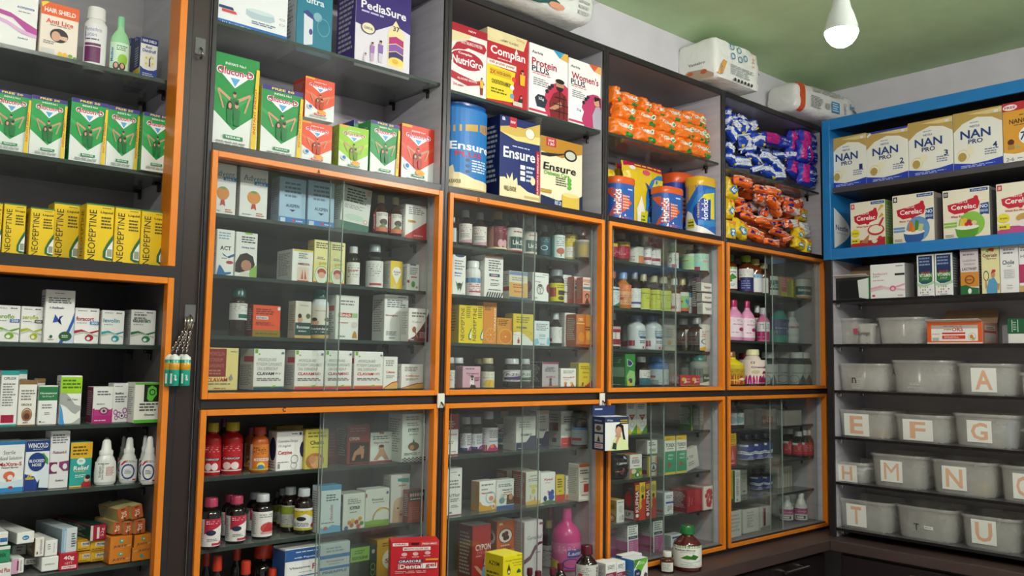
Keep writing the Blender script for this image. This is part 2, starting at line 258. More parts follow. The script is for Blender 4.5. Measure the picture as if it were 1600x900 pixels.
((R,0,.64,1,1,'e0ae2a'),(L,.1,.7,.9,.93,3,'5a5020'),(E,.5,.57,.2,.08,'d8ece8'),(L,.4,.55,.6,.6,2,'2a6a70'),(T,'Relief',.52,.42,.7,.1,'f4f4f0','bi'),(L,.2,.33,.8,.36,1,'f0d060'),(L,.25,.2,.75,.28,2,'d8f0ec'),(P,((.5,0),(.62,.1),(.95,.12),(1,.02),(1,0)),'a82a2a'),(E,.8,.17,.13,.07,'d9a88c'),(E,.84,.21,.12,.05,'2a1c18'),(R,0,0,.55,.03,'e0c060')),
((T,'Sodium',.3,.5,.1,.55,'303038','v'),(T,'Sterile Nasal Spray',.42,.5,.12,.75,'303038','v'),(L,.55,.3,.9,.75,8,'c05a60'),(L,.2,.85,.8,.95,1,GY)),
((O,.5,.45,.33,.36,.22,'2a3a88'),(L,.35,.35,.65,.55,3,'5a6090'),(P,((.1,.75),(.3,.95),(.5,.98),(.2,.75)),'c83040'),(L,.35,.86,.9,.98,2,GY),(R,.72,.04,.9,.1,'c83040'),(L,.1,.04,.6,.12,2,GY)),
((T,'ond Plus',.5,.5,.8,.3,'b02030','b'),),
((T,'mix',.5,.5,.5,.3,'1a4a38','b'),(R,0,.8,1,1,'e8ece8')),
((R,.3,.25,.95,.55,'3a70b0'),),
((E,.5,.5,.2,.2,'2a80c0'),(T,'boro',.5,.5,.26,.16,'f2f2f2','b')),
((L,.3,.3,.8,.9,2,'404040'),),
((R,0,0,.55,1,'d8a8c4'),(R,.42,.2,.56,.85,'8a2048'),(T,'GENTIAN',.75,.5,.12,.7,'303040','v')),
((L,.1,.2,.9,.8,2,'404040'),),
((T,'tretinoin',.6,.5,.3,.75,'504040','v'),(E,.25,.2,.08,.08,'604040')),
((T,'lumacip',.72,.5,.12,.6,'505050','v'),(L,.2,.4,.45,.8,3,GY)),
((T,'ambitor',.5,.5,.6,.12,'3a6a4a','i'),),
((R,0,0,.28,1,'8fb4cc'),(T,'clotrimazole',.18,.5,.12,.8,'e8f0f4','v'),(L,.62,.2,.92,.8,6,'404850'),(T,'B2',.85,.4,.2,.12,'505860','v')),
((T,'40g',.5,.72,.55,.3,'f4f0f0','b'),(T,'NETT',.5,.42,.4,.14,'f0c8cc',''),(R,.14,.1,.9,.28,'f0e8e8'),(T,'OINTMENT',.52,.19,.66,.1,'b02038','b')),
((R,0,0,.16,1,'d8d8cc'),(R,.4,.1,.56,.85,'f0e4e4'),(T,'52g',.76,.5,.25,.55,'f0d8dc','v')),
((R,.32,.4,.95,.78,'e8e4d4'),(T,'move',.66,.58,.5,.26,'2a2a70','bi'),(L,.1,.1,.9,.25,1,'8a5a20'),(R,0,.85,1,1,'c88a1a')),
((T,'JUSTY',.45,.28,.6,.2,'2a2a50','bi'),(E,.5,.65,.1,.14,'3aa0a0'),(E,.52,.68,.05,.06,'c8e8d8'),(T,'gel',.86,.3,.16,.15,'e0e0d0','i')),
((T,'JUSTY',.62,.72,.6,.2,'2a2a50','bi'),(E,.5,.35,.1,.14,'3aa0a0'),(T,'gel',.14,.75,.16,.15,'e0e0d0','i')),
((T,'OS',.5,.5,.4,.4,'f0ded0','vb'),(R,.44,.04,.54,.26,'4a1a10'),(E,.3,.3,.1,.08,'f0d8c8'),(L,.3,.8,.7,.95,1,'6a2010')),
((R,0,0,1,.11,'2a6ab8'),(T,'ALL for Healthcare',.3,.06,.4,.035,'e8f0f8','b'),(P,((.42,.42),(.8,.42),(.82,.32),(.74,.27),(.5,.27),(.42,.32)),'b8ccd4'),(E,.62,.42,.19,.04,'d4e2e6'),(L,.5,.17,.85,.24,2,'5a6a80'),(P,((.06,.36),(.24,.36),(.26,.31),(.06,.31)),'23406a'),(P,((.1,.3),(.28,.3),(.3,.25),(.1,.25)),'d8504a'),(O,.92,.3,.04,.02,.2,'90989c'),(O,.92,.4,.04,.02,.2,'90989c')),
((P,((.2,.52),(.45,.52),(.46,.14),(.22,.1)),'dfe4ea'),(P,((.16,.54),(.3,.58),(.55,.5),(.5,.46),(.3,.5)),'3a4a8a'),(E,.4,.3,.05,.04,'3a4a8a'),(E,.58,.52,.12,.06,'88b4c4'),(O,.75,.4,.18,.12,.1,'6aa4b4'),(T,'NEBULIZER',.5,.03,.4,.03,'a8d0dc','b'),(T,'ultra',.5,.72,.5,.09,'d8ecf2','b')),
((P,((0,1),(1,1),(1,.54),(.72,.6),(.68,.6),(.33,.46),(0,.5)),'3a2a72'),(T,'PediaSure',.5,.74,.82,.1,'f4f2f6','b'),(L,.1,.64,.62,.68,1,'c8c0e0'),(R,.04,.93,.14,.97,'d8d4e8'),(P,((.58,.5),(.72,.66),(.88,.5),(.88,.1),(.58,.1)),'f0e2a8'),(T,'37',.73,.56,.12,.06,'3a2a60','b'),(P,((.6,.44),(.73,.47),(.87,.44),(.87,.36),(.73,.39),(.6,.36)),'b8347a'),(P,((.6,.35),(.73,.38),(.87,.35),(.87,.27),(.73,.3),(.6,.27)),'8a5aa8'),(P,((.6,.26),(.73,.29),(.87,.26),(.87,.18),(.73,.21),(.6,.18)),'3a2a6a'),(E,.74,.17,.14,.05,'f2dc6a'),(E,.72,.17,.06,.03,'e8b83a'),(T,'VANILLA',.74,.065,.2,.025,'7a6a40',''),(E,.22,.47,.13,.07,'efe4c0'),(O,.22,.47,.13,.07,.15,'4a3a6a'),(T,'CLINICAL',.22,.47,.16,.03,'3a2a60','b'),(P,((.404,.32),(.496,.32),(.488,.215),(.412,.215)),'8a6ab0'),(P,((.437,.333),(.463,.333),(.465,.316),(.435,.316)),'c99a7a'),(E,.45,.345,.021,.021,'c99a7a'),(E,.45,.358,.022,.012,'2a1c18'),(P,((.412,.215),(.488,.215),(.479,.11),(.421,.11)),'d8d0dc'),(P,((.26,.28),(.34,.28),(.332,.19),(.268,.19)),'a878b8'),(P,((.289,.291),(.311,.291),(.313,.276),(.287,.276)),'c99a7a'),(E,.3,.302,.018,.018,'c99a7a'),(E,.3,.312,.019,.01,'2a1c18'),(P,((.268,.19),(.332,.19),(.325,.1),(.275,.1)),'c8b0cc'),(P,((.149,.14),(.211,.14),(.205,.07),(.155,.07)),'e0e0e8'),(P,((.172,.148),(.188,.148),(.19,.137),(.17,.137)),'c99a7a'),(E,.18,.157,.014,.014,'c99a7a'),(E,.18,.165,.015,.008,'2a1c18')),
((R,0,0,1,1,'e4e8e4'),(P,((0,1),(1,1),(1,.42),(.5,.2),(0,.42)),'1a8f42'),(P,((0,.62),(.5,.42),(1,.62),(1,.68),(.5,.48),(0,.68)),'2f9f52'),(T,"INDIA'S No1",.5,.9,.42,.028,'f4f4f4','b'),(P,((.14,.82),(.86,.82),(.5,.65)),'f2f6f8'),(P,((.4,.755),(.6,.755),(.5,.665)),'5aa9d8'),(T,'Glucon-D',.5,.82,.78,.085,'f6f2f4','b'),(T,'Glucon-D',.5,.82,.74,.075,'c41f5a','b'),(P,((.141,.602),(.172,.625),(.438,.532),(.422,.5)),'c99a7a'),(P,((.843,.594),(.82,.617),(.555,.532),(.57,.5)),'c99a7a'),(P,((.141,.602),(.172,.61),(.297,.422),(.266,.415)),'c99a7a'),(P,((.843,.594),(.812,.602),(.703,.407),(.734,.399)),'c99a7a'),(E,.5,.578,.035,.03,'c99a7a'),(E,.5,.598,.035,.016,'2a1c18'),(P,((.406,.532),(.594,.532),(.57,.376),(.43,.376)),'0f6e34'),(E,.406,.438,.058,.07,'2a1c18'),(E,.41,.454,.033,.031,'c99a7a'),(P,((.344,.415),(.469,.415),(.453,.259),(.367,.259)),'0f6e34'),(E,.547,.469,.039,.035,'c99a7a'),(E,.547,.491,.041,.02,'2a1c18'),(P,((.477,.426),(.625,.426),(.609,.251),(.5,.251)),'0f6e34'),(R,.3,.1,.7,.14,'2b8a52'),(T,'REGULAR',.5,.12,.3,.022,'f4f4f4','b'),(L,.15,.03,.8,.08,2,'9aa29c'),(P,((.86,0),(.97,0),(1,.9),(.93,.9)),'e9c62f'),(T,'INSTANT ENERGY',.925,.45,.05,.5,'c23a2a','vb')),
((R,0,0,1,1,'e4e8e4'),(P,((0,1),(1,1),(1,.42),(.5,.2),(0,.42)),'1a8f42'),(P,((0,.62),(.5,.42),(1,.62),(1,.68),(.5,.48),(0,.68)),'2f9f52'),(R,0,.935,1,1,'33297f'),(T,'FREE 50',.5,.967,.55,.034,'f4e03a','b'),(T,"INDIA'S No1",.5,.9,.42,.028,'f4f4f4','b'),(P,((.14,.82),(.86,.82),(.5,.65)),'f2f6f8'),(P,((.4,.755),(.6,.755),(.5,.665)),'5aa9d8'),(T,'Glucon-D',.5,.82,.78,.085,'f6f2f4','b'),(T,'Glucon-D',.5,.82,.74,.075,'c41f5a','b'),(P,((.141,.602),(.172,.625),(.438,.532),(.422,.5)),'c99a7a'),(P,((.843,.594),(.82,.617),(.555,.532),(.57,.5)),'c99a7a'),(P,((.141,.602),(.172,.61),(.297,.422),(.266,.415)),'c99a7a'),(P,((.843,.594),(.812,.602),(.703,.407),(.734,.399)),'c99a7a'),(E,.5,.578,.035,.03,'c99a7a'),(E,.5,.598,.035,.016,'2a1c18'),(P,((.406,.532),(.594,.532),(.57,.376),(.43,.376)),'0f6e34'),(E,.406,.438,.058,.07,'2a1c18'),(E,.41,.454,.033,.031,'c99a7a'),(P,((.344,.415),(.469,.415),(.453,.259),(.367,.259)),'0f6e34'),(E,.547,.469,.039,.035,'c99a7a'),(E,.547,.491,.041,.02,'2a1c18'),(P,((.477,.426),(.625,.426),(.609,.251),(.5,.251)),'0f6e34'),(R,.3,.1,.7,.14,'2b8a52'),(T,'REGULAR',.5,.12,.3,.022,'f4f4f4','b'),(L,.15,.03,.8,.08,2,'9aa29c'),(P,((.86,0),(.97,0),(1,.9),(.93,.9)),'e9c62f'),(T,'INSTANT ENERGY',.925,.45,.05,.5,'c23a2a','vb')),
((R,0,0,1,1,'e4e8e4'),(P,((0,1),(1,1),(1,.42),(.5,.2),(0,.42)),'e4502a'),(P,((0,.62),(.5,.42),(1,.62),(1,.68),(.5,.48),(0,.68)),'ea6a3c'),(R,0,.95,.3,1,'f0a020'),(T,"INDIA'S No1",.5,.9,.42,.028,'f4f4f4','b'),(P,((.14,.82),(.86,.82),(.5,.65)),'f2f6f8'),(P,((.4,.755),(.6,.755),(.5,.665)),'5aa9d8'),(T,'Glucon-D',.5,.82,.78,.085,'f6f2f4','b'),(T,'Glucon-D',.5,.82,.74,.075,'c41f5a','b'),(P,((.141,.602),(.172,.625),(.438,.532),(.422,.5)),'c99a7a'),(P,((.843,.594),(.82,.617),(.555,.532),(.57,.5)),'c99a7a'),(P,((.141,.602),(.172,.61),(.297,.422),(.266,.415)),'c99a7a'),(P,((.843,.594),(.812,.602),(.703,.407),(.734,.399)),'c99a7a'),(E,.5,.578,.035,.03,'c99a7a'),(E,.5,.598,.035,.016,'2a1c18'),(P,((.406,.532),(.594,.532),(.57,.376),(.43,.376)),'b8421e'),(E,.406,.438,.058,.07,'2a1c18'),(E,.41,.454,.033,.031,'c99a7a'),(P,((.344,.415),(.469,.415),(.453,.259),(.367,.259)),'b8421e'),(E,.547,.469,.039,.035,'c99a7a'),(E,.547,.491,.041,.02,'2a1c18'),(P,((.477,.426),(.625,.426),(.609,.251),(.5,.251)),'b8421e'),(R,.3,.1,.7,.14,'e05030'),(T,'ORANGE',.5,.12,.3,.022,'f4f4f4','b'),(L,.15,.03,.8,.08,2,'9aa29c'),(E,.16,.27,.09,.06,'d8e4f0'),(E,.16,.27,.06,.04,'2f6fb0'),(E,.56,.18,.14,.05,'f2a02c')),
((R,0,0,1,1,'e4e8e4'),(P,((0,1),(1,1),(1,.42),(.5,.2),(0,.42)),'94c81f'),(P,((0,.62),(.5,.42),(1,.62),(1,.68),(.5,.48),(0,.68)),'a8d43a'),(R,0,.95,.3,1,'f0a020'),(T,"INDIA'S No1",.5,.9,.42,.028,'f4f4f4','b'),(P,((.14,.82),(.86,.82),(.5,.65)),'f2f6f8'),(P,((.4,.755),(.6,.755),(.5,.665)),'5aa9d8'),(T,'Glucon-D',.5,.82,.78,.085,'f6f2f4','b'),(T,'Glucon-D',.5,.82,.74,.075,'c41f5a','b'),(P,((.141,.602),(.172,.625),(.438,.532),(.422,.5)),'c99a7a'),(P,((.843,.594),(.82,.617),(.555,.532),(.57,.5)),'c99a7a'),(P,((.141,.602),(.172,.61),(.297,.422),(.266,.415)),'c99a7a'),(P,((.843,.594),(.812,.602),(.703,.407),(.734,.399)),'c99a7a'),(E,.5,.578,.035,.03,'c99a7a'),(E,.5,.598,.035,.016,'2a1c18'),(P,((.406,.532),(.594,.532),(.57,.376),(.43,.376)),'6a8a1a'),(E,.406,.438,.058,.07,'2a1c18'),(E,.41,.454,.033,.031,'c99a7a'),(P,((.344,.415),(.469,.415),(.453,.259),(.367,.259)),'6a8a1a'),(E,.547,.469,.039,.035,'c99a7a'),(E,.547,.491,.041,.02,'2a1c18'),(P,((.477,.426),(.625,.426),(.609,.251),(.5,.251)),'6a8a1a'),(R,.3,.1,.7,.14,'2b8a52'),(T,'LEMON',.5,.12,.3,.022,'f4f4f4','b'),(L,.15,.03,.8,.08,2,'9aa29c'),(E,.16,.27,.09,.06,'d8e4f0'),(E,.16,.27,.06,.04,'2f6fb0'),(E,.56,.18,.14,.05,'f2a02c')),
((R,0,0,1,1,'e4e8e4'),(P,((0,1),(1,1),(1,.42),(.5,.2),(0,.42)),'d8412a'),(P,((0,.62),(.5,.42),(1,.62),(1,.68),(.5,.48),(0,.68)),'e0573a'),(R,0,.95,.3,1,'f0a020'),(T,"INDIA'S No1",.5,.9,.42,.028,'f4f4f4','b'),(P,((.14,.82),(.86,.82),(.5,.65)),'f2f6f8'),(P,((.4,.755),(.6,.755),(.5,.665)),'5aa9d8'),(T,'Glucon-D',.5,.82,.78,.085,'f6f2f4','b'),(T,'Glucon-D',.5,.82,.74,.075,'c41f5a','b'),(P,((.141,.602),(.172,.625),(.438,.532),(.422,.5)),'c99a7a'),(P,((.843,.594),(.82,.617),(.555,.532),(.57,.5)),'c99a7a'),(P,((.141,.602),(.172,.61),(.297,.422),(.266,.415)),'c99a7a'),(P,((.843,.594),(.812,.602),(.703,.407),(.734,.399)),'c99a7a'),(E,.5,.578,.035,.03,'c99a7a'),(E,.5,.598,.035,.016,'2a1c18'),(P,((.406,.532),(.594,.532),(.57,.376),(.43,.376)),'a83222'),(E,.406,.438,.058,.07,'2a1c18'),(E,.41,.454,.033,.031,'c99a7a'),(P,((.344,.415),(.469,.415),(.453,.259),(.367,.259)),'a83222'),(E,.547,.469,.039,.035,'c99a7a'),(E,.547,.491,.041,.02,'2a1c18'),(P,((.477,.426),(.625,.426),(.609,.251),(.5,.251)),'a83222'),(R,.3,.1,.7,.14,'2b8a52'),(T,'ORANGE',.5,.12,.3,.022,'f4f4f4','b'),(L,.15,.03,.8,.08,2,'9aa29c'),(E,.16,.27,.09,.06,'d8e4f0'),(E,.16,.27,.06,.04,'2f6fb0'),(E,.56,.18,.14,.05,'f2a02c')),
((T,'Advent',.52,.8,.82,.11,'2f7fb4',''),(R,.5,.665,1,.74,'2f86c8'),(T,'228.5',.74,.7,.34,.045,'f2f2f2','b'),(L,.12,.74,.5,.76,1,GY),(E,.5,.42,.24,.13,'e0913c'),(E,.5,.52,.12,.025,'6aa84a'),(P,((.44,.29),(.56,.29),(.6,.17),(.52,.2),(.48,.2),(.4,.17)),'c8383a'),(L,.1,.06,.5,.09,1,GY),(L,.6,.05,.92,.13,2,'c86a50')),
((L,.2,.56,.85,.92,4,'5f7f98'),(T,'AUGPEN',.5,.4,.5,.07,'2a3a60','b'),(P,((.38,.32),(.62,.32),(.5,.27)),'2a3a60'),(R,0,0,1,.15,'2f7fc8'),(R,.06,.02,.24,.13,'c8dcec'),(E,.55,.09,.06,.035,'b83a50'),(L,.64,.06,.9,.11,1,'e0ecf8')),
((L,.15,.62,.85,.94,5,'3a4a44'),(L,.1,.48,.8,.58,3,GY),(E,.48,.3,.34,.07,'bcd8c4'),(R,0,0,1,.18,'2a6a52'),(E,.86,.25,.07,.045,'d88a7a'),(E,.86,.25,.05,.03,'e8e0d8'),(R,.82,.85,.95,.95,'e0a8a0')),
((R,0,0,.28,1,'b8283a'),(T,'Ascoril',.14,.5,.14,.75,'f2eeee','vb'),(L,.35,.8,.95,.95,2,GY),(E,.65,.5,.2,.16,'5a4a40'),(R,.3,0,1,.22,'d87a5a'),(P,((.4,.22),(.6,.45),(.8,.22)),'6a8a5a')),
((L,.15,.7,.9,.93,4,GY),(R,.12,.46,.45,.53,'e0b040'),(T,'CEFTAS',.35,.5,.3,.05,'b03030','b'),(P,((0,0),(1,0),(1,.52),(0,.05)),'c4343c'),(L,.4,.05,.9,.12,1,'e8b0b0')),
((T,'ACT',.5,.7,.7,.1,'202028','b'),(P,((0,.4),(.5,.45),(1,.62),(1,.42),(.5,.36)),'2a5a90')),
((L,.1,.78,.9,.95,3,'8ab0c8'),(T,'ACT',.5,.6,.62,.09,'202028','b'),(P,((.3,.5),(.6,.42),(1,.5),(1,.44),(.7,.39),(.4,.44)),'2a5a90'),(L,.3,.36,.7,.4,1,GY),(E,.75,.3,.2,.035,'b03848'),(P,((.05,.02),(.5,.02),(.85,.06),(.85,.1),(.5,.08),(.3,.2),(.18,.24)),'2f74b0')),
((R,.4,.96,.75,1,'8ac04a'),(L,.25,.76,.9,.92,3,'404048'),(T,'Alday kid',.55,.66,.6,.05,'3a4a9a','b'),(P,((0,.3),(.2,.5),(.5,.55),(.8,.48),(.9,.3),(.8,.2),(.2,.1),(0,.12)),'2a1c18'),(E,.5,.27,.24,.12,'b88468'),(P,((.7,.2),(1,.3),(1,0),(.6,0)),'8ab85a'),(P,((.1,0),(.3,.12),(.6,.12),(.7,0)),'e0dcd4')),
((R,.05,.94,1,1,'e0d04a'),(L,.3,.72,.75,.9,3,GY),(T,'AMBRODIL',.55,.56,.6,.07,'a83038','b'),(R,.25,0,.8,.46,'f0d8c8'),(P,((.42,.1),(.5,.4),(.54,.1)),'c86a5a'),(P,((.58,.1),(.62,.4),(.7,.1)),'c86a5a'),(R,.25,0,.8,.06,'c83a2a')),
((R,0,0,1,.05,'c03a38'),(L,.1,.8,.9,.95,3,'5a5020'),(E,.5,.2,.42,.2,'e8ecd8'),(O,.5,.2,.44,.21,.08,'8ab83a'),(E,.5,.27,.28,.08,'b0402a'),(E,.5,.2,.22,.07,'e0b090'),(T,'gutty',.55,.46,.5,.09,'c8c040','bi'),(L,.2,.55,.7,.62,2,GY)),
((L,.2,.3,.85,.9,6,GY),(T,'RELENT',.5,.62,.6,.08,'b03838','b')),
((L,.2,.4,.8,.9,6,GY),(R,.3,.08,.8,.16,'b83a48')),
((E,.5,.6,.38,.2,'f0f0ea'),(P,((.2,.5),(.8,.5),(.5,.2)),'f0f0ea'),(T,'Anthel',.5,.62,.56,.07,'a03a3a','b'),(L,.3,.5,.7,.56,2,GY),(P,((.1,.02),(.3,.25),(.5,.1),(.4,0)),'d8c890')),
((R,0,.3,.2,.4,'b83038'),(L,.2,.6,.9,.88,4,GY),(E,.5,.25,.16,.12,'5a9a3a'),(E,.8,.15,.1,.05,'b8a890'),(R,.3,.5,.8,.54,'c04a3a'),(R,.2,.95,.7,1,'505a78')),
((L,.2,.5,.9,.95,4,'3a4a78'),(R,.5,.1,1,.34,'2a6a58'),(R,0,-.02,1,.02,'c0c4c8')),
((T,'BETNESOL',.3,.6,.4,.05,'3a2a2a','b'),(R,.12,.55,.55,.65,'e8e0dc'),(T,'BETNESOL',.33,.6,.36,.06,'3a3030','b'),(L,.1,.7,.85,.9,3,'702a1a'),(L,.1,.36,.85,.48,3,'8a3a20'),(R,.88,.86,.98,.96,'f0e8e8'),(R,0,0,1,.22,'8a7418'),(L,.1,.08,.9,.13,1,'4a3a10')),
((T,'Himalaya',.55,.88,.5,.05,'4a5a58',''),(E,.3,.5,.16,.1,'d9a88c'),(E,.28,.6,.12,.06,'3a2418'),(E,.8,.6,.14,.07,'5a6a3a'),(R,0,.08,1,.42,'1f4a48'),(T,'Bonnisan',.5,.3,.8,.08,'f0f0ea','b'),(L,.2,.16,.8,.22,1,'c8d8d0'),(R,0,0,1,.08,'d8b070')),
((T,'Himalaya',.55,.88,.5,.05,'4a5a58',''),(E,.3,.5,.16,.1,'d9a88c'),(E,.28,.6,.12,.06,'3a2418'),(E,.8,.6,.14,.07,'5a6a3a'),(R,0,.08,1,.42,'1f4a48'),(T,'Bonnisan',.5,.3,.8,.08,'f0f0ea','b'),(L,.2,.16,.8,.22,1,'c8d8d0'),(R,0,0,1,.1,'d8a860')),
((L,.2,.76,.9,.9,2,GY),(R,.1,.5,.95,.6,'9cc08a'),(R,.16,.51,.7,.6,'b8382a'),(T,'Emich',.43,.555,.46,.07,'f2eeee','b'),(L,.1,.36,.6,.4,1,'b05050'),(E,.82,.34,.14,.07,'d8d4cc'),(P,((.72,.04),(.95,.04),(.92,.14),(.86,.2),(.82,.2),(.76,.14)),'c08a3a'),(L,.1,.05,.5,.1,1,GY)),
((R,.45,.64,.9,.76,'c0382e'),(L,.1,.1,.9,.6,10,GY)),
((L,.1,.72,.9,.9,4,'6a7080'),(L,.55,.94,.95,.97,1,'303a60'),(P,((1,.72),(.86,.68),(.76,.58),(.74,.48),(.78,.38),(.88,.28),(1,.24)),'2f78c8'),(T,'Strongbac',.3,.55,.5,.05,'a83a50','b'),(L,.08,.12,.6,.22,3,GY),(L,.2,.05,.5,.09,1,GY)),
((L,.15,.72,.9,.9,2,'707070'),(T,'Cofryl',.4,.58,.44,.07,'4a4038','i'),(P,((0,0),(1,0),(1,.9),(.8,.6),(.6,.4),(.3,.16),(0,.05)),'5a2230'),(E,.28,.36,.1,.09,'8a5a28'),(P,((.3,.3),(.36,.3),(.5,.1),(.44,.1)),'a0703a'),(O,.85,.5,.1,.07,.15,'a88088'),(L,.55,.1,.95,.3,4,'c8a8a8'),(T,'50ml',.16,.06,.2,.05,'f0e8e8','b')),
((R,0,.32,.62,.98,'8e2a22'),(T,'AMOXICILLIN',.3,.86,.5,.09,'c07868',''),(T,'POTASSIUM',.3,.72,.42,.08,'c07868',''),(T,'CLAVULANATE',.3,.58,.5,.08,'c07868',''),(L,.06,.36,.56,.5,2,'c07868'),(T,'CLAVAM',.36,.25,.62,.09,'b8301e','bi'),(E,.78,.28,.06,.05,'9a9aa0'),(P,((.73,.3),(.83,.3),(.78,.4)),'9a9aa0'),(L,.08,.13,.85,.18,1,GY),(T,'alkem pro',.45,.05,.36,.05,'b05030','b'),(L,.75,.9,.95,.93,1,GY)),
((P,((.03,.89),(.12,.89),(.12,.99),(.03,.99)),'7ab83a'),(R,.14,.85,.19,.89,'8ac84a'),(T,'AMOXICILLIN AND',.42,.74,.6,.08,'9a9a98',''),(T,'POTASSIUM CLAVULANATE',.49,.63,.82,.08,'9a9a98',''),(T,'ORAL SUSPENSION IP',.44,.52,.66,.08,'9a9a98',''),(T,'CLAVAM',.38,.4,.55,.075,'26304a','bi'),(T,'dry',.78,.4,.2,.06,'26304a',''),(L,.1,.22,.9,.3,2,'707070'),(R,0,.06,1,.09,'5a9a4a'),(R,0,0,1,.065,'26406a'),(P,((.55,.065),(.66,.065),(.72,.12),(.6,.1)),'8ab83a'),(R,.88,.88,.96,.93,'6a7a98')),
((R,.3,.68,.98,.82,'b8283a'),(L,.1,.1,.9,.62,12,GY)),
((P,((.03,.89),(.12,.89),(.12,.99),(.03,.99)),'7ab83a'),(R,.14,.85,.19,.89,'8ac84a'),(T,'AMOXICILLIN AND',.42,.74,.6,.08,'9a9a98',''),(T,'POTASSIUM CLAVULANATE',.49,.63,.82,.08,'9a9a98',''),(T,'ORAL SUSPENSION IP',.44,.52,.66,.08,'9a9a98',''),(T,'CLAVAM',.38,.4,.55,.075,'b82848','bi'),(T,'BID',.78,.4,.2,.06,'b82848',''),(L,.1,.22,.9,.3,2,'707070'),(R,0,.06,1,.09,'d8a03a'),(R,0,0,1,.065,'c83a54'),(P,((.55,.065),(.66,.065),(.72,.12),(.6,.1)),'8ab83a'),(R,.88,.88,.96,.93,'6a7a98')),
((P,((.03,.89),(.12,.89),(.12,.99),(.03,.99)),'7ab83a'),(R,.14,.85,.19,.89,'8ac84a'),(T,'AMOXICILLIN AND',.42,.74,.6,.08,'9a9a98',''),(T,'POTASSIUM CLAVULANATE',.49,.63,.82,.08,'9a9a98',''),(T,'ORAL SUSPENSION IP',.44,.52,.66,.08,'9a9a98',''),(T,'CLAVAM',.38,.4,.55,.075,'c8382a','bi'),(T,'FORTE',.78,.4,.2,.06,'c8382a',''),(L,.1,.22,.9,.3,2,'707070'),(R,0,.06,1,.09,'e0902a'),(R,0,0,1,.065,'d04a4a'),(P,((.55,.065),(.66,.065),(.72,.12),(.6,.1)),'8ab83a'),(R,.88,.88,.96,.93,'6a7a98')),
((L,.15,.7,.85,.9,3,GY),(T,'Cefanex',.5,.52,.62,.07,'c85a2a','b'),(L,.2,.32,.8,.42,2,GY),(P,((0,0),(1,0),(1,.22),(.6,.18),(.25,.08),(0,.02)),'e8b45a'),(P,((0,.02),(.25,.1),(.6,.2),(1,.24),(1,.21),(.6,.165),(.25,.065),(0,0)),'b8402a')),
((L,.2,.72,.85,.95,3,'f0c0b8'),(R,.15,.42,.8,.52,'2a1818'),(T,'CHERICOF',.48,.47,.56,.07,'f4f0f0','b'),(E,.35,.2,.13,.14,'e8d8d4'),(E,.6,.2,.13,.14,'e8d8d4'),(R,.1,0,.85,.05,'e0d0d0')),
(),
((R,0,0,.2,1,'d8d8dc'),(L,.25,.6,.9,.9,4,'6a3a20'),(R,.3,.36,.95,.46,'f0e8dc'),(T,'HONEY',.62,.41,.5,.06,'a83070','b'),(E,.55,.18,.14,.13,'e8d84a'),(E,.55,.12,.12,.1,'4a7ac0'),(R,0,0,1,.05,'b8c03a')),
((T,'Cetirizine Drops',.42,.74,.72,.08,'5a5a66',''),(T,'10 mg/ml',.3,.62,.44,.08,'5a5a66',''),(T,'Cetzine',.32,.46,.52,.1,'b8203a','b'),(P,((1,.74),(.92,.68),(.87,.56),(.87,.46),(.92,.36),(1,.3)),'26264a'),(E,.88,.93,.05,.04,'4a4a9a'),(L,.55,.91,.8,.95,1,'3a3a60'),(O,.68,.28,.14,.11,.12,'70707a'),(O,.66,.12,.12,.08,.12,'70707a'),(R,.06,.06,.14,.18,'909098'),(L,.05,.2,.5,.24,1,GY)),
((E,.6,.55,.35,.3,'26264a'),(L,.1,.05,.9,.25,3,GY)),
((L,.1,.2,.9,.8,4,'504a20'),),
((L,.1,.78,.9,.94,2,'8a8240'),(T,'Cholix',.5,.66,.62,.1,'3a4a2a','b'),(T,'drops',.5,.54,.5,.06,'5a5a30','i'),(E,.42,.2,.4,.2,'b8824a'),(E,.48,.17,.26,.15,'d8a87a'),(E,.3,.24,.16,.1,'c8946a')),
((L,.2,.2,.8,.9,8,'a05048'),),
((L,.1,.8,.9,.92,2,'c08078'),(T,'CYPON',.3,.64,.44,.08,'f0e8e4','b'),(R,.12,.04,.95,.54,'38201c'),(P,((.2,.1),(.3,.3),(.55,.42),(.75,.36),(.72,.14),(.62,.12),(.6,.24),(.4,.22),(.32,.08)),'c48a6a'),(E,.64,.44,.1,.07,'c48a6a'),(E,.66,.48,.1,.04,'2a1c18')),
((R,0,0,1,.05,'b83a38'),(R,.4,.93,.6,1,'b83a38'),(L,.1,.74,.9,.88,2,'60706a'),(T,'Cypron Plus',.5,.64,.7,.07,'b03a48','b'),(P,((.15,.08),(.35,.3),(.45,.46),(.6,.46),(.7,.3),(.85,.08)),'cf9a78'),(E,.5,.48,.13,.09,'cf9a78'),(E,.5,.53,.12,.05,'4a3020'),(P,((.3,.06),(.5,.2),(.7,.06)),'f0f0ee')),
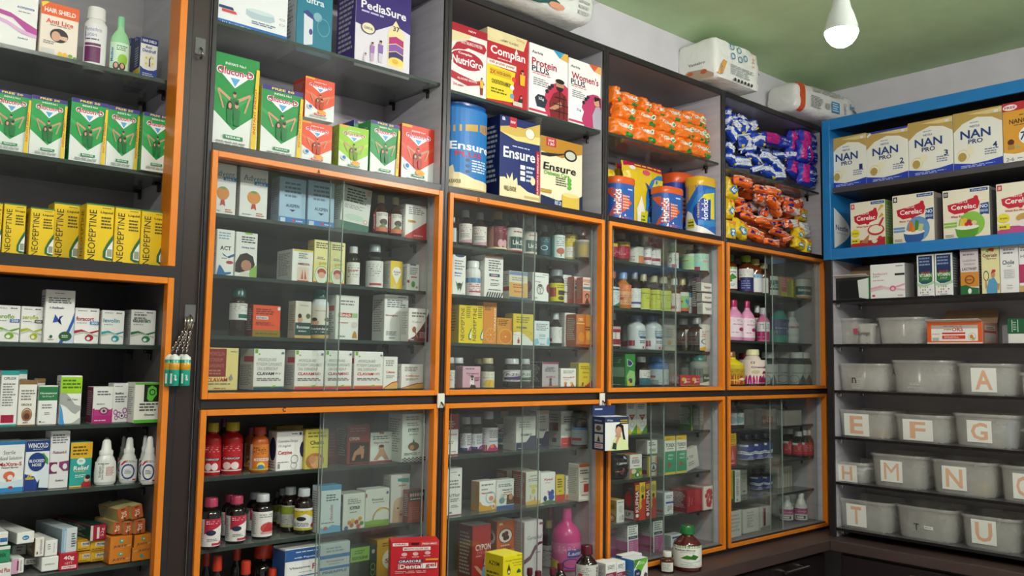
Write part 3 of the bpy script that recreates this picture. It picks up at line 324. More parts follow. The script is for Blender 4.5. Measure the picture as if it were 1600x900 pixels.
((L,.15,.86,.85,.95,2,'707870'),(L,.2,.74,.8,.82,2,GY),(R,.25,.62,.7,.69,'5a7a6a'),(T,'Livofit',.5,.65,.4,.05,'f0f0ee','bi'),(L,.3,.55,.7,.59,1,GY),(E,.5,.32,.24,.09,'6a4a2a'),(E,.42,.3,.1,.05,'c88a3a'),(P,((.4,.36),(.5,.48),(.56,.36)),'4a5a2a'),(L,.1,.14,.9,.2,2,GY),(R,0,0,.083,.025,'303034'),(R,0,.05,.083,.075,'303034'),(R,.083,.025,.167,.05,'303034'),(R,.083,.075,.167,.1,'303034'),(R,.167,0,.25,.025,'303034'),(R,.167,.05,.25,.075,'303034'),(R,.25,.025,.333,.05,'303034'),(R,.25,.075,.333,.1,'303034'),(R,.333,0,.417,.025,'303034'),(R,.333,.05,.417,.075,'303034'),(R,.417,.025,.5,.05,'303034'),(R,.417,.075,.5,.1,'303034'),(R,.5,0,.583,.025,'303034'),(R,.5,.05,.583,.075,'303034'),(R,.583,.025,.667,.05,'303034'),(R,.583,.075,.667,.1,'303034'),(R,.667,0,.75,.025,'303034'),(R,.667,.05,.75,.075,'303034'),(R,.75,.025,.833,.05,'303034'),(R,.75,.075,.833,.1,'303034'),(R,.833,0,.917,.025,'303034'),(R,.833,.05,.917,.075,'303034'),(R,.917,.025,1,.05,'303034'),(R,.917,.075,1,.1,'303034')),
((R,0,0,.28,1,'d8d8d6'),(L,.03,.1,.25,.9,10,'8a8a8a'),(R,.3,.45,1,1,'b82a44'),(L,.36,.8,.9,.95,2,'f0d0d4'),(P,((.3,.45),(.6,.62),(1,.8),(1,.45),(.7,.35)),'f0efed'),(E,.52,.5,.16,.1,'26304a'),(L,.4,.18,.75,.3,2,GY),(R,.55,.04,.98,.12,'b8344a'),(E,.9,.12,.08,.05,'b02038')),
((R,0,0,.34,1,'e0dedc'),(L,.04,.1,.3,.9,10,GY),(L,.4,.75,.95,.92,2,GY),(E,.7,.35,.26,.22,'c8504a'),(R,.45,.1,.95,.2,'d8a0a0'),(P,((.5,.2),(.7,.6),(.95,.2)),'b83a3a')),
((R,0,.5,1,.9,'d8c02e'),(L,.1,.8,.9,.9,1,'6a6020'),(P,((.1,.5),(.55,.75),(1,.5),(1,.3)),'f0f0ee'),(E,.4,.52,.18,.1,'2a2a3a'),(R,0,0,1,.1,'b8b03a'),(E,.86,.2,.1,.1,'a83038'),(L,.1,.16,.7,.35,3,GY)),
((R,0,.6,1,.95,'9aa83a'),(L,.1,.1,.9,.55,6,GY),(R,0,0,1,.08,'b8c06a')),
((R,0,.9,1,1,'4a9ac8'),(L,.3,.66,.9,.82,3,'506070'),(T,'decolic',.55,.42,.16,.34,'b84a68','v'),(P,((0,0),(1,0),(1,.12),(.6,.16),(.3,.08),(0,.14)),'6ab0d8'),(L,.1,.2,.9,.23,1,'303850'),(E,.3,.1,.1,.04,'c86a5a')),
((L,.2,.7,.85,.86,3,GY),(R,.3,.56,.75,.64,'4a5048'),(T,'MULTI',.52,.6,.36,.05,'f0f0ee','b'),(L,.3,.46,.7,.5,1,'508050'),(E,.3,.2,.09,.06,'d88a3a'),(E,.45,.24,.09,.06,'e0b03a'),(E,.4,.12,.09,.06,'b86a3a'),(E,.62,.2,.09,.06,'c83a30'),(E,.78,.28,.09,.06,'e0a02a'),(E,.85,.15,.09,.06,'5a8a3a'),(E,.7,.08,.09,.06,'d85a2a'),(E,.15,.06,.09,.06,'3a5a8a')),
((T,'Domstal',.5,.72,.46,.06,'505058','b'),(L,.3,.62,.8,.67,1,GY),(O,.72,.18,.42,.32,.07,'d88a5a'),(O,.72,.18,.38,.29,.06,'e0c85a'),(R,0,0,1,.16,'7aa83a'),(E,.4,.12,.4,.06,'8ab84a'),(E,.6,.46,.06,.045,'e8c84a'),(E,.9,.88,.05,.04,'5a6a78'),(R,0,.8,.06,.9,'b83a3a')),
((P,((.35,.86),(.95,.82),(.95,.92),(.35,.92)),'3a9a9a'),(L,.4,.74,.9,.8,1,'c08a5a'),(P,((.1,.04),(.15,.34),(.4,.5),(.75,.48),(.95,.32),(.95,.1),(.75,0),(.2,0)),'d0a488'),(E,.55,.38,.4,.15,'d8b098'),(E,.38,.3,.05,.018,'402a20'),(E,.7,.31,.05,.018,'402a20'),(E,.55,.16,.09,.025,'a85a50'),(E,.54,.23,.05,.02,'c08a70')),
((R,0,.66,1,1,'2f3a2c'),(L,.1,.7,.9,.76,1,'d8d8c8'),(E,.12,.86,.06,.06,'c8a0a0'),(E,.27,.86,.06,.06,'c8a0a0'),(E,.42,.86,.06,.06,'c8a0a0'),(E,.57,.86,.06,.06,'c8a0a0'),(E,.72,.86,.06,.06,'c8a0a0'),(E,.87,.86,.06,.06,'c8a0a0'),(L,.1,.1,.9,.5,6,'b05a50')),
((R,0,.85,1,.993,'2f5a9a'),(L,.3,.939,.95,.966,1,'c8d8f0'),(T,'with Pepsin',.55,.884,.6,.024,'f0f0f4','b'),(R,.06,.667,.97,.83,'f0f0f0'),(T,'Vitazyme',.42,.762,.6,.034,'26305a','b'),(T,'P',.84,.762,.12,.068,'a82a48','b'),(L,.4,.701,.8,.714,1,GY),(R,0,.66,1,.67,'2f5a9a')),
((R,0,.56,1,.98,'2f5a9a'),(T,'P',.6,.3,.3,.2,'303a60','b')),
((R,0,.811,1,.857,'3a78b8'),(R,0,.672,1,.706,'3a78b8'),(T,'Aristozyme',.5,.773,.6,.025,'a04a5a','b'),(T,'PINEAPPLE',.5,.639,.8,.034,'6a86a0','b'),(L,.3,.731,.7,.748,1,GY),(L,.2,.882,.8,.958,2,'98a4ac')),
((R,0,.785,1,.991,'8fc25a'),(T,'ESSOLINE',.5,.837,.8,.043,'24402a','b'),(L,.2,.892,.8,.957,2,'5a8a3a')),
((O,.5,.678,.35,.055,.2,'7ab05a'),(O,.5,.595,.35,.046,.2,'7ab05a'),(E,.5,.908,.25,.032,'a8b0a8')),
((E,.62,.709,.42,.159,'e8e0cc'),(T,'SIM',.55,.693,.5,.064,'b02a28','b'),(L,.2,.894,.8,.958,2,'8a6010')),
((L,.1,.2,.9,.8,6,'a8b8d0'),),
((R,0,.88,1,1,'a8182a'),(T,'NEW',.6,.94,.2,.03,'f0e0e0','b'),(P,((0,.88),(.6,.88),(.5,.8),(0,.7)),'e6d8a8'),(P,((0,.5),(.2,.72),(.5,.8),(.92,.8),(.98,.74),(.92,.66),(.5,.68),(.15,.55),(0,.36)),'b01f30'),(T,'PERFECT BALANCE OF PROTEIN',.58,.75,.56,.05,'f0e0e0','b'),(E,.47,.49,.46,.155,'f4f2f0'),(E,.47,.49,.43,.14,'b01f30'),(T,'Complan',.42,.575,.36,.045,'f4f0f0','b'),(T,'NutriGro',.48,.47,.78,.115,'f6f4f2','b'),(P,((0,.3),(.3,.26),(.7,.22),(.9,.26),(.94,.2),(.5,.12),(0,.2)),'b01f30'),(T,'ALL ROUND GROWTH',.48,.205,.5,.03,'f0e0e0','b'),(T,'2-6 years',.26,.1,.26,.05,'b02a3a','b'),(P,((.814,.25),(.906,.25),(.898,.145),(.822,.145)),'e8b02a'),(P,((.847,.263),(.873,.263),(.875,.246),(.845,.246)),'c99a7a'),(E,.86,.275,.021,.021,'c99a7a'),(E,.86,.288,.022,.012,'2a1c18'),(P,((.822,.145),(.898,.145),(.889,.04),(.831,.04)),'8a2a2a')),
((R,0,.82,1,1,'e2d3a0'),(P,((.88,.82),(1,.82),(1,1),(.97,1)),'b8232c'),(T,'CREAMY CLASSIC',.5,.88,.5,.03,'6a5a30','b'),(T,'500g',.8,.95,.2,.04,'c87a2a',''),(E,.2,.92,.18,.06,'ead9a8'),(T,'Complan',.5,.7,.84,.15,'f6f2ee','b'),(P,((.66,.75),(.7,.82),(.74,.75)),'f6f2ee'),(L,.25,.6,.6,.63,1,'e8c0c0'),(R,0,.5,.7,.575,'ece6da'),(T,'milk protein power',.36,.54,.6,.05,'b8343a','bi'),(P,((0,.5),(.68,.48),(.62,.2),(.66,.06),(0,.02)),'ecd02a'),(R,.06,.36,.58,.46,'d8b81a'),(T,'2X',.14,.41,.13,.06,'c02a2a','b'),(T,'FASTER GROWTH',.4,.41,.34,.04,'9a2a2a','b'),(T,'CONCENTRATION & MEMORY',.34,.28,.46,.06,'4a4410','b'),(L,.1,.12,.5,.2,2,'6a6418'),(E,.64,.38,.05,.035,'d84040'),(E,.6,.26,.05,.035,'e8e8e8'),(E,.6,.14,.05,.035,'6a9ac8'),(P,((.784,.48),(.916,.48),(.904,.33),(.796,.33)),'e0b02a'),(P,((.832,.498),(.868,.498),(.871,.474),(.829,.474)),'c99a7a'),(E,.85,.516,.03,.03,'c99a7a'),(E,.85,.534,.031,.017,'2a1c18'),(P,((.774,.14),(.866,.14),(.858,.035),(.782,.035)),'2a2420'),(P,((.807,.153),(.833,.153),(.835,.136),(.805,.136)),'c99a7a'),(E,.82,.165,.021,.021,'c99a7a'),(E,.82,.178,.022,.012,'2a1c18'),(R,.62,.02,.85,.08,'d0c8c0')),
((T,'Aarivia',.2,.88,.28,.04,'3a3a3e','bi'),(T,'Protein',.38,.74,.64,.11,'a8243c','b'),(T,'PLUS',.28,.64,.44,.085,'26303c','b'),(L,.08,.56,.6,.61,2,'c06a7a'),(P,((.6,1),(1,1),(1,.88),(.8,.9)),'e0b050'),(P,((.6,1),(.9,1),(.78,.9)),'3a9ac0'),(E,.82,.2,.44,.34,'c03450'),(L,.1,.4,.5,.52,4,'8a8a90'),(P,((.14,.22),(.22,.28),(.38,.28),(.46,.22),(.4,.1),(.2,.1)),'2a303c'),(T,'25g',.3,.22,.14,.05,'e8e8e8','b'),(E,.45,.36,.045,.03,'2a2a34'),(E,.52,.42,.045,.03,'2a2a34'),(E,.58,.46,.045,.03,'2a2a34'),(R,0,.02,.5,.05,'c03450'),(P,((.55,0),(.5,.2),(.62,.36),(.78,.42),(.95,.36),(1,.22),(1,0)),'7a2028'),(P,((.5,.12),(.6,.1),(.85,.2),(.8,.26)),'b8866a'),(E,.78,.5,.11,.075,'b8866a'),(P,((.68,.47),(.88,.47),(.85,.42),(.78,.4),(.71,.42)),'2a1c18'),(E,.78,.555,.12,.035,'221814'),(R,.76,.02,.78,.4,'26181a'),(R,.88,.02,.9,.36,'26181a'),(R,.6,.2,1,.215,'26181a'),(R,.56,.1,1,.115,'26181a'),(R,.64,.3,.96,.315,'26181a')),
((T,'Aarivia',.2,.88,.28,.04,'3a3a3e','bi'),(T,"Women's",.5,.74,.84,.11,'a8243c','b'),(T,'PLUS',.28,.64,.44,.085,'26303c','b'),(L,.08,.56,.6,.61,2,'c06a7a'),(P,((.6,1),(1,1),(1,.88),(.8,.9)),'e8b06a'),(P,((.6,1),(.9,1),(.78,.9)),'d8603a'),(E,.82,.2,.44,.34,'b83a68'),(L,.1,.4,.5,.52,4,'8a8a90'),(P,((.14,.22),(.22,.28),(.38,.28),(.46,.22),(.4,.1),(.2,.1)),'f0f0f0'),(T,'25g',.3,.22,.14,.05,'303040','b'),(E,.45,.36,.045,.03,'2a2a34'),(E,.52,.42,.045,.03,'2a2a34'),(E,.58,.46,.045,.03,'2a2a34'),(R,0,.02,.5,.05,'b83a68'),(P,((.75,0),(.72,.2),(.82,.34),(.95,.36),(1,.3),(1,0)),'a8a2b0'),(E,.86,.42,.1,.07,'c8987c'),(P,((.78,.42),(.78,.5),(.95,.5),(.98,.36),(.94,.4),(.92,.46)),'221814')),
((P,((0,.66),(.3,.68),(.6,.72),(1,.76),(1,.86),(.6,.8),(.3,.76),(0,.76)),'c8a04a'),(E,.86,.78,.09,.06,'b8863a'),(E,.28,.88,.06,.035,'e8f0f8'),(T,'Ensure',.66,.53,.58,.1,'f4f6f8','b'),(T,'PLUS',.62,.43,.36,.06,'c02a3a','b'),(L,.66,.22,.95,.38,5,'d8e4f0'),(E,.6,.36,.03,.02,'203a6a'),(E,.6,.29,.03,.02,'203a6a'),(E,.6,.22,.03,.02,'203a6a'),(P,((0,0),(1,0),(1,.12),(.7,.14),(.5,.2),(.3,.2),(.12,.27),(0,.26)),'ecdcae'),(P,((.2,.2),(.16,.32),(.24,.26),(.3,.34),(.33,.24),(.42,.29),(.44,.2)),'ecdcae'),(T,'VANILLA FLAVOUR',.4,.09,.24,.05,'6a5a30','b'),(R,0,0,1,.02,'c8b070')),
((P,((0,.8),(.4,.76),(1,.84),(1,1),(.6,.9),(.3,.9),(0,.86)),'d2b356'),(P,((0,.8),(.4,.73),(1,.74),(1,.84),(.4,.78)),'e8d48a'),(E,.74,.85,.13,.07,'f0ecd8'),(O,.74,.85,.13,.07,.15,'c8a84a'),(R,.02,.93,.16,.99,'1d2c66'),(T,'a',.08,.96,.08,.04,'d8e0f0','b'),(R,.23,.88,.4,1,'b8233a'),(T,'new',.31,.94,.12,.03,'f0e0e0','b'),(T,'Ensure',.48,.57,.8,.13,'f4f6f8','b'),(L,.3,.645,.8,.67,1,'c8d0e8'),(R,.9,.1,1,.66,'a82038'),(T,'SUPPORTS IMMUNITY',.95,.38,.04,.5,'f0d8dc','vb'),(P,((0,0),(1,0),(1,.12),(.7,.14),(.5,.2),(.3,.2),(.12,.27),(0,.26)),'ecdcae'),(P,((.2,.2),(.16,.32),(.24,.26),(.3,.34),(.33,.24),(.42,.29),(.44,.2)),'ecdcae'),(R,.5,.4,.62,.45,'e8ecf4'),(R,.5,.33,.62,.38,'e8ecf4'),(R,.5,.26,.62,.31,'e8ecf4'),(L,.65,.25,.86,.46,4,'d0d8ec'),(E,.82,.28,.06,.05,'e8dcae'),(T,'VANILLA FLAVOUR',.25,.14,.3,.06,'5a4a28','b'),(R,.6,.06,.98,.09,'c8b070')),
((P,((0,.78),(.5,.74),(1,.86),(1,1),(0,1)),'b8822a'),(P,((0,.76),(.4,.79),(.6,.82),(.5,.78),(.2,.72),(0,.72)),'2a2824'),(T,'SAVE 130',.24,.92,.17,.08,'e8d8d8','b'),(R,.12,.87,.35,.99,'b8303a'),(T,'SAVE',.235,.955,.14,.035,'f0e0e0','b'),(T,'130',.235,.905,.14,.04,'f0e0e0','b'),(E,.7,.8,.16,.085,'2a2824'),(E,.7,.8,.12,.06,'c8c8b8'),(T,'Ensure',.45,.58,.78,.11,'22221e','bi'),(T,'Diabetes Care',.38,.49,.6,.06,'6aa83a','b'),(L,.35,.33,.62,.46,4,'506040'),(E,.68,.44,.05,.03,'5ab03a'),(E,.68,.385,.05,.03,'5ab03a'),(E,.68,.33,.05,.03,'5ab03a'),(R,0,.2,.25,.25,'b8923a'),(P,((0,0),(1,0),(1,.25),(.8,.16),(.4,.12),(0,.16)),'1f2a4a'),(R,.5,.02,.92,.22,'d8b84a'),(E,.71,.22,.21,.03,'e8d28a'),(T,'Adult Care',.4,.09,.16,.08,'c8d0e0','b')),
((L,.15,.55,.9,.95,4,'a85a4a'),(P,((0,0),(.3,.12),(1,.2),(1,0)),'c8a0a8'),(L,.15,.25,.8,.5,3,GY)),
((R,0,0,.36,1,'c8907a'),(L,.42,.7,.95,.92,3,'c87a88'),(E,.6,.25,.1,.18,'d8a8b0'),(E,.78,.25,.1,.18,'d8a8b0'),(R,0,0,1,.08,'d8cfa0')),
((R,.36,.12,1,.62,'1f4f48'),(T,'Liv.52',.7,.38,.46,.2,'f0f0ea','b'),(L,.5,.78,.95,.88,1,'b03a4a'),(R,0,0,1,.05,'c04a40'),(L,.04,.2,.3,.8,6,GY)),
((L,.2,.7,.85,.9,2,'8ab0b8'),(O,.5,.4,.2,.14,.3,'a8c4c8')),
((R,0,0,.3,1,'6ab8ac'),(L,.4,.5,.9,.92,5,GY),(E,.62,.3,.22,.14,'b8604a'),(R,.59,.06,.66,.25,'a8604a')),
((R,0,0,1,.46,'e6e2da'),(L,.1,.1,.9,.4,3,'a04a4a'),(L,.2,.6,.9,.9,3,'6a5a18'),(R,0,-.08,1,0,'b8a86a')),
((R,.3,.1,.7,.7,'a8944a'),(R,0,.9,1,1,'b8b4a8')),
((E,.5,1,.4,.06,'3a4a78'),(L,.1,.62,.9,.88,4,'8a8a90'),(T,'Mucinac',.4,.55,.56,.05,'3a6ab0','bi'),(L,.1,.46,.6,.5,1,'3a6ab0'),(E,.5,.24,.2,.07,'2a2a26'),(P,((.2,.36),(.5,.2),(.8,.36),(.6,.1),(.5,.24),(.4,.1)),'4a6a4a'),(L,.7,.03,.95,.05,1,GY)),
((R,0,.74,1,1,'4a90c0'),(L,.35,.2,.9,.7,5,'c04a5a'),(R,.35,.25,.98,.3,'c03a4a'),(R,0,0,1,.12,'e8eae8')),
((R,0,.965,1,1,'d87a3a'),(L,.2,.62,.9,.9,5,'6a6a6e'),(R,.24,.5,.8,.57,'26406a'),(E,.52,.53,.1,.025,'c03a3a'),(T,'AZITRAL',.52,.535,.4,.03,'e8e8f0','b'),(T,'100 mg',.52,.42,.4,.04,'303034','b'),(L,.3,.28,.8,.36,2,GY),(L,.2,.17,.85,.22,1,GY),(P,((.065,0),(.125,0),(.225,.14),(.165,.14)),'303034'),(P,((.19,0),(.25,0),(.35,.14),(.29,.14)),'303034'),(P,((.315,0),(.375,0),(.475,.14),(.415,.14)),'303034'),(P,((.44,0),(.5,0),(.6,.14),(.54,.14)),'303034'),(P,((.565,0),(.625,0),(.725,.14),(.665,.14)),'303034'),(P,((.69,0),(.75,0),(.85,.14),(.79,.14)),'303034'),(P,((.815,0),(.875,0),(.975,.14),(.915,.14)),'303034')),
((R,0,.86,1,.98,'7a94b8'),(L,.15,.66,.85,.8,2,'9aa0a0'),(R,0,.1,1,.6,'e0b468'),(L,.2,.4,.85,.56,2,'b8642a'),(T,'Sucral',.5,.3,.5,.08,'c8502a','b'),(R,0,0,1,.1,'4a6a9a')),
((R,.3,.3,1,.45,'a8303a'),(L,.1,.5,.9,.9,5,GY)),
((L,.1,.84,.8,.88,1,'4a78b0'),(L,.6,.92,.95,.95,1,'303030'),(T,'Fevago',.3,.68,.4,.05,'303038','b'),(E,1,.48,.16,.16,'8a2436'),(E,.45,.56,.14,.05,'606060'),(O,.45,.42,.22,.17,.12,'70706e'),(O,.36,.38,.1,.12,.2,'70706e'),(O,.54,.38,.1,.12,.2,'70706e'),(L,.05,.08,.3,.16,2,GY)),
((E,.6,.5,.3,.2,'8a2436'),(L,.1,.1,.9,.3,3,GY)),
((R,.18,.25,.46,.75,'a82a2a'),(R,.55,.35,1,.6,'22221e'),(L,.5,.7,.95,.92,2,'6a6410'),(E,.7,.18,.16,.12,'4a4a10')),
((L,.15,.62,.85,.9,5,GY),(T,'Monocef',.5,.42,.7,.06,'303038','b'),(L,.15,.34,.8,.37,1,GY),(E,.85,.12,.06,.03,'c03a3a'),(R,0,0,1,.07,'c8323a')),
((R,0,.8,1,.92,'d8a090'),(L,.1,.68,.9,.78,1,GY),(R,0,.55,1,.64,'5a8a94'),(R,0,0,1,.5,'d88a72'),(E,.5,.3,.25,.1,'3a2a22'),(E,.5,.28,.15,.07,'c09078'),(P,((.2,0),(.4,.2),(.6,.2),(.8,0)),'5a3a30')),
((T,'NEOPEPTINE',.28,.5,.3,.86,'2a2a18','v'),(L,.56,.66,.95,.97,6,'5a5420'),(P,((1,.42),(.86,.3),(.76,.2),(.8,.1),(1,.1)),'2a6a42'),(P,((1,.36),(.9,.26),(.84,.2),(.86,.13),(1,.13)),'f2f2e8')),
((L,.2,.3,.9,.9,8,'6a6010'),),
((L,.1,.8,.6,.92,3,'4a2a10'),(T,'ORANGE',.86,.6,.14,.56,'f4ecd8','vb'),(E,.55,.22,.4,.17,'e8b04a'),(E,.55,.22,.36,.15,'d8852a'),(E,.55,.22,.05,.02,'f0d8a0'),(P,((.55,.22),(.88,.22),(.878,.237)),'f0c070'),(P,((.55,.22),(.783,.319),(.754,.33)),'f0c070'),(P,((.55,.22),(.55,.36),(.511,.359)),'f0c070'),(P,((.55,.22),(.317,.319),(.291,.307)),'f0c070'),(P,((.55,.22),(.22,.22),(.222,.203)),'f0c070'),(P,((.55,.22),(.316,.121),(.346,.11)),'f0c070'),(P,((.55,.22),(.549,.08),(.589,.081)),'f0c070'),(P,((.55,.22),(.783,.121),(.809,.133)),'f0c070')),
((L,.08,.7,.75,.95,4,'6a3a10'),(T,'ORANGE',.93,.76,.1,.44,'c8402a','vb'),(E,.55,.3,.45,.3,'e8b04a'),(E,.55,.3,.4,.26,'d8852a'),(E,.55,.3,.05,.03,'f0d8a0')),
((L,.15,.7,.9,.92,3,'8a7a18'),(T,'ENTEROGERMINA',.4,.56,.5,.06,'26406a','b'),(P,((0,.4),(.3,.42),(.6,.32),(.85,.15),(1,.08),(1,0),(0,0)),'f0eee6'),(O,.4,.38,.5,.08,.1,'d8872a'),(P,((.195,.18),(.305,.18),(.295,.055),(.205,.055)),'b83038'),(P,((.235,.195),(.265,.195),(.268,.175),(.232,.175)),'c99a7a'),(E,.25,.21,.025,.025,'c99a7a'),(E,.25,.225,.026,.014,'2a1c18')),
((L,.1,.6,.9,.9,4,GY),(L,.3,.36,.8,.46,2,'4a88a0'),(T,'Relent',.5,.3,.4,.06,'4a88a0','i'),(P,((0,0),(.3,.1),(.2,.3),(0,.25)),'8ac4d8'),(P,((1,0),(.8,.1),(.85,.35),(1,.3)),'8ac4d8'),(T,'Sun',.5,.07,.3,.05,'303a60','b')),
((L,.15,.3,.9,.9,7,GY),(R,0,.1,.3,.3,'a83038')),
((L,.15,.68,.85,.92,5,GY),(T,'Cypozen',.5,.46,.7,.05,'b04048','i'),(P,((.5,.42),(.56,.36),(.66,.36),(.58,.31),(.6,.25),(.5,.29),(.4,.25),(.42,.31),(.34,.36),(.44,.36)),'6a7a76'),(L,.3,.16,.7,.2,1,GY),(T,'Sunford',.5,.06,.5,.04,'505060','b')),
((T,'ORS',.25,.84,.3,.1,'f0d8b0','b'),(T,'ORS',.75,.84,.3,.1,'d8501a','b'),(R,0,.7,.5,.73,'e8c060'),(R,.5,0,1,1,'cc8430'),(R,.5,0,.56,1,'b0501e'),(E,.3,.3,.2,.15,'d8852a'),(E,.78,.35,.18,.14,'e0a040'),(R,0,0,1,.08,'8a3a1a'),(L,.55,.5,.95,.65,2,'5a2a10')),
((L,.2,.4,.9,.9,4,GY),),
((L,.2,.74,.9,.92,3,GY),(T,'Pyrigesic',.6,.52,.6,.1,'2a2a2e','i'),(P,((0,0),(.3,.2),(.6,.1),(1,.2),(1,0)),'3a7a5a')),
((L,.15,.84,.8,.94,1,'5a6a9a'),(T,'Pyrigesic',.55,.66,.7,.09,'6a2030','bi'),(L,.3,.55,.6,.6,1,'8a3a4a'),(P,((.45,.5),(.6,.5),(.65,.2),(.55,.05),(.42,.05),(.38,.25)),'f0e8ea'),(E,.52,.52,.09,.06,'2a2024'),(E,.52,.4,.06,.05,'3a3034'),(L,.65,.3,.95,.52,3,'8a3a4a'),(P,((.4,0),(.45,.16),(.7,.12),(.75,0)),'2a2024')),
((L,.15,.7,.9,.95,3,GY),(T,'ferro',.5,.62,.5,.08,'3a3a3e','i'),(E,.6,.25,.3,.25,'e0c04a'),(P,((.5,.05),(.55,.35),(.65,.45),(.62,.1)),'d8a030')),
((R,.1,.1,.98,.9,'e6e4ea'),(P,((.14,.14),(.94,.14),(.94,.5),(.14,.34)),'4a3a70'),(T,'P-250',.55,.6,.6,.24,'2a2a3a','bi'),(O,.54,.5,.46,.44,.08,'4a3a6a')),
((R,.2,.1,.95,.9,'d8dcd8'),(T,'P-25',.55,.6,.5,.24,'2a4a3a','bi'),(P,((.2,.1),(.95,.1),(.95,.4),(.2,.3)),'3a5a4a')),
((R,0,.92,1,1,'8a3a5a'),(T,'Combo',.5,.78,.5,.07,'5a5a60','b'),(L,.15,.6,.85,.75,2,'606068'),(T,'AZIKA',.5,.4,.6,.07,'a84a6a','b'),(P,((.4,0),(.45,.25),(.55,.25),(.6,0)),'5a4a48'),(E,.5,.3,.08,.06,'5a4a48'),(P,((0,0),(1,0),(1,.06),(0,.03)),'c87a4a')),
((L,.15,.72,.9,.9,2,GY),(T,'amoxil-P',.5,.52,.76,.08,'b03a48','bi'),(E,.3,.18,.1,.1,'e0a030'),(P,((.2,0),(.3,.2),(.4,0)),'c8403a'),(E,.7,.2,.1,.08,'e8c860'),(P,((.6,0),(.75,.22),(.9,0)),'d8722a'),(L,.2,.36,.6,.4,1,GY)),
((L,.12,.72,.88,.88,2,'8a7a1a'),(T,'Zinc',.5,.6,.5,.06,'6a5a18','b'),(T,'joy',.5,.4,.3,.1,'6a3a18','i'),(P,((.45,0),(.45,.06),(.6,.06),(.6,.12),(.75,.12),(.75,.18),(.9,.18),(.9,.24),(1,.24),(1,0)),'b8302a'),(P,((.2,.04),(.25,.18),(.35,.18),(.32,.04)),'5a4a20')),
((R,0,.62,1,1,'a02430'),(L,.1,.66,.8,.84,3,'d8a8ac'),(T,'Calcirol',.55,.5,.6,.05,'b03a3a','b'),(L,.1,.26,.7,.34,2,GY),(L,.5,.06,.9,.1,1,GY),(R,0,0,1,.02,'a02430')),
((L,.1,.3,.5,.95,8,GY),(R,.05,0,.6,.16,'3a3a7a'),(L,.55,.3,.95,.9,6,'6a6a80'),(P,((.6,0),(.7,.2),(.9,.28),(1,.1),(1,0)),'8a3a8a')),
((R,0,0,.45,.26,'a8283a'),(P,((.45,0),(.55,.26),(.7,.3),(.85,.12),(1,.12),(1,0)),'b02a6a'),(E,.62,.2,.08,.07,'e87a4a'),(L,.06,.34,.4,.95,9,'8a8aa0'),(T,'mometa',.72,.42,.4,.06,'3a3a6a','b'),(L,.52,.55,.95,.9,4,GY)),
((R,0,.52,1,1,'dcdce2'),(P,((.2,.62),(.5,.86),(1,.8),(1,.6)),'7a4a9a'),(T,'Ambro',.6,.7,.5,.12,'e8e0f0','bi'),(L,.2,.3,.8,.36,1,'d8ecf4'),(E,.55,.14,.05,.07,'26506a'),(R,0,0,1,.08,'c8dce4')),
((L,.15,.66,.85,.86,3,GY),(T,'TAXIM-O',.5,.46,.58,.07,'26262e','b'),(P,((0,0),(1,0),(1,.42),(.72,.42),(.5,.24),(0,.24)),'2c2c4e'),(L,.1,.05,.4,.09,1,'c0c0d0')),
((L,.15,.66,.85,.86,3,GY),(T,'TAXIM-O',.5,.46,.58,.07,'26262e','b'),(P,((0,0),(1,0),(1,.42),(.72,.42),(.5,.24),(0,.24)),'2c2c4e'),(L,.1,.05,.4,.09,1,'c0c0d0'),(R,0,.9,1,1,'c8a894')),
((L,.15,.66,.85,.86,3,GY),(T,'TAXIM-O',.5,.46,.58,.07,'26262e','b'),(P,((0,0),(1,0),(1,.42),(.72,.42),(.5,.24),(0,.24)),'d8504c'),(L,.1,.05,.4,.09,1,'c0c0d0')),
((R,.2,.42,.8,.66,'7a2228'),(L,.1,.7,.9,.92,3,GY),(R,.4,.1,.7,.22,'6a6a68')),
((R,0,.86,1,1,'3a7ab0'),(L,.1,.5,.9,.8,3,GY),(R,.1,.24,.55,.4,'a03038'),(L,.1,.08,.9,.2,1,GY)),
((L,.3,.9,.8,.92,1,'404040'),(E,.8,.84,.05,.02,'505050'),(L,.2,.56,.9,.76,3,'8a8a8a'),(T,'UTIzif',.55,.42,.6,.06,'303030','i'),(L,.3,.28,.8,.36,2,GY),(L,.35,.16,.8,.22,2,GY),(R,.2,.04,.4,.08,'909090'),(R,0,0,1,.012,'b04a50')),
((L,.1,.82,.9,.92,1,GY),(T,'Neurobion',.45,.6,.66,.07,'c04a30','b'),(L,.1,.68,.6,.76,1,GY),(P,((0,.34),(.2,.2),(.5,.14),(.8,.2),(1,.5),(1,0),(0,0)),'d8a02a'),(E,.7,.4,.14,.08,'d88a6a'),(O,.66,.44,.3,.2,.12,'8ab4d0'),(E,.84,.14,.12,.1,'f0ece0'),(E,.84,.12,.08,.06,'c09078')),
((R,0,.9,1,.98,'d8dce0'),(L,.1,.74,.9,.86,2,'60707a'),(T,'Vitamin D',.6,.64,.6,.06,'303a60','b'),(L,.4,.52,.9,.58,1,'b85a4a'),(E,.35,.42,.14,.1,'c8d0c8'),(O,.5,.4,.14,.1,.2,'c87a5a'),(E,.3,.28,.16,.11,'7a9a9a'),(P,((.55,.1),(.6,.45),(.85,.5),(.98,.35),(.98,.1)),'5a4426'),(E,.8,.38,.12,.1,'c09068'),(R,0,0,1,.1,'3a5a9a'),(R,0,.1,1,.13,'b8c4d0')),
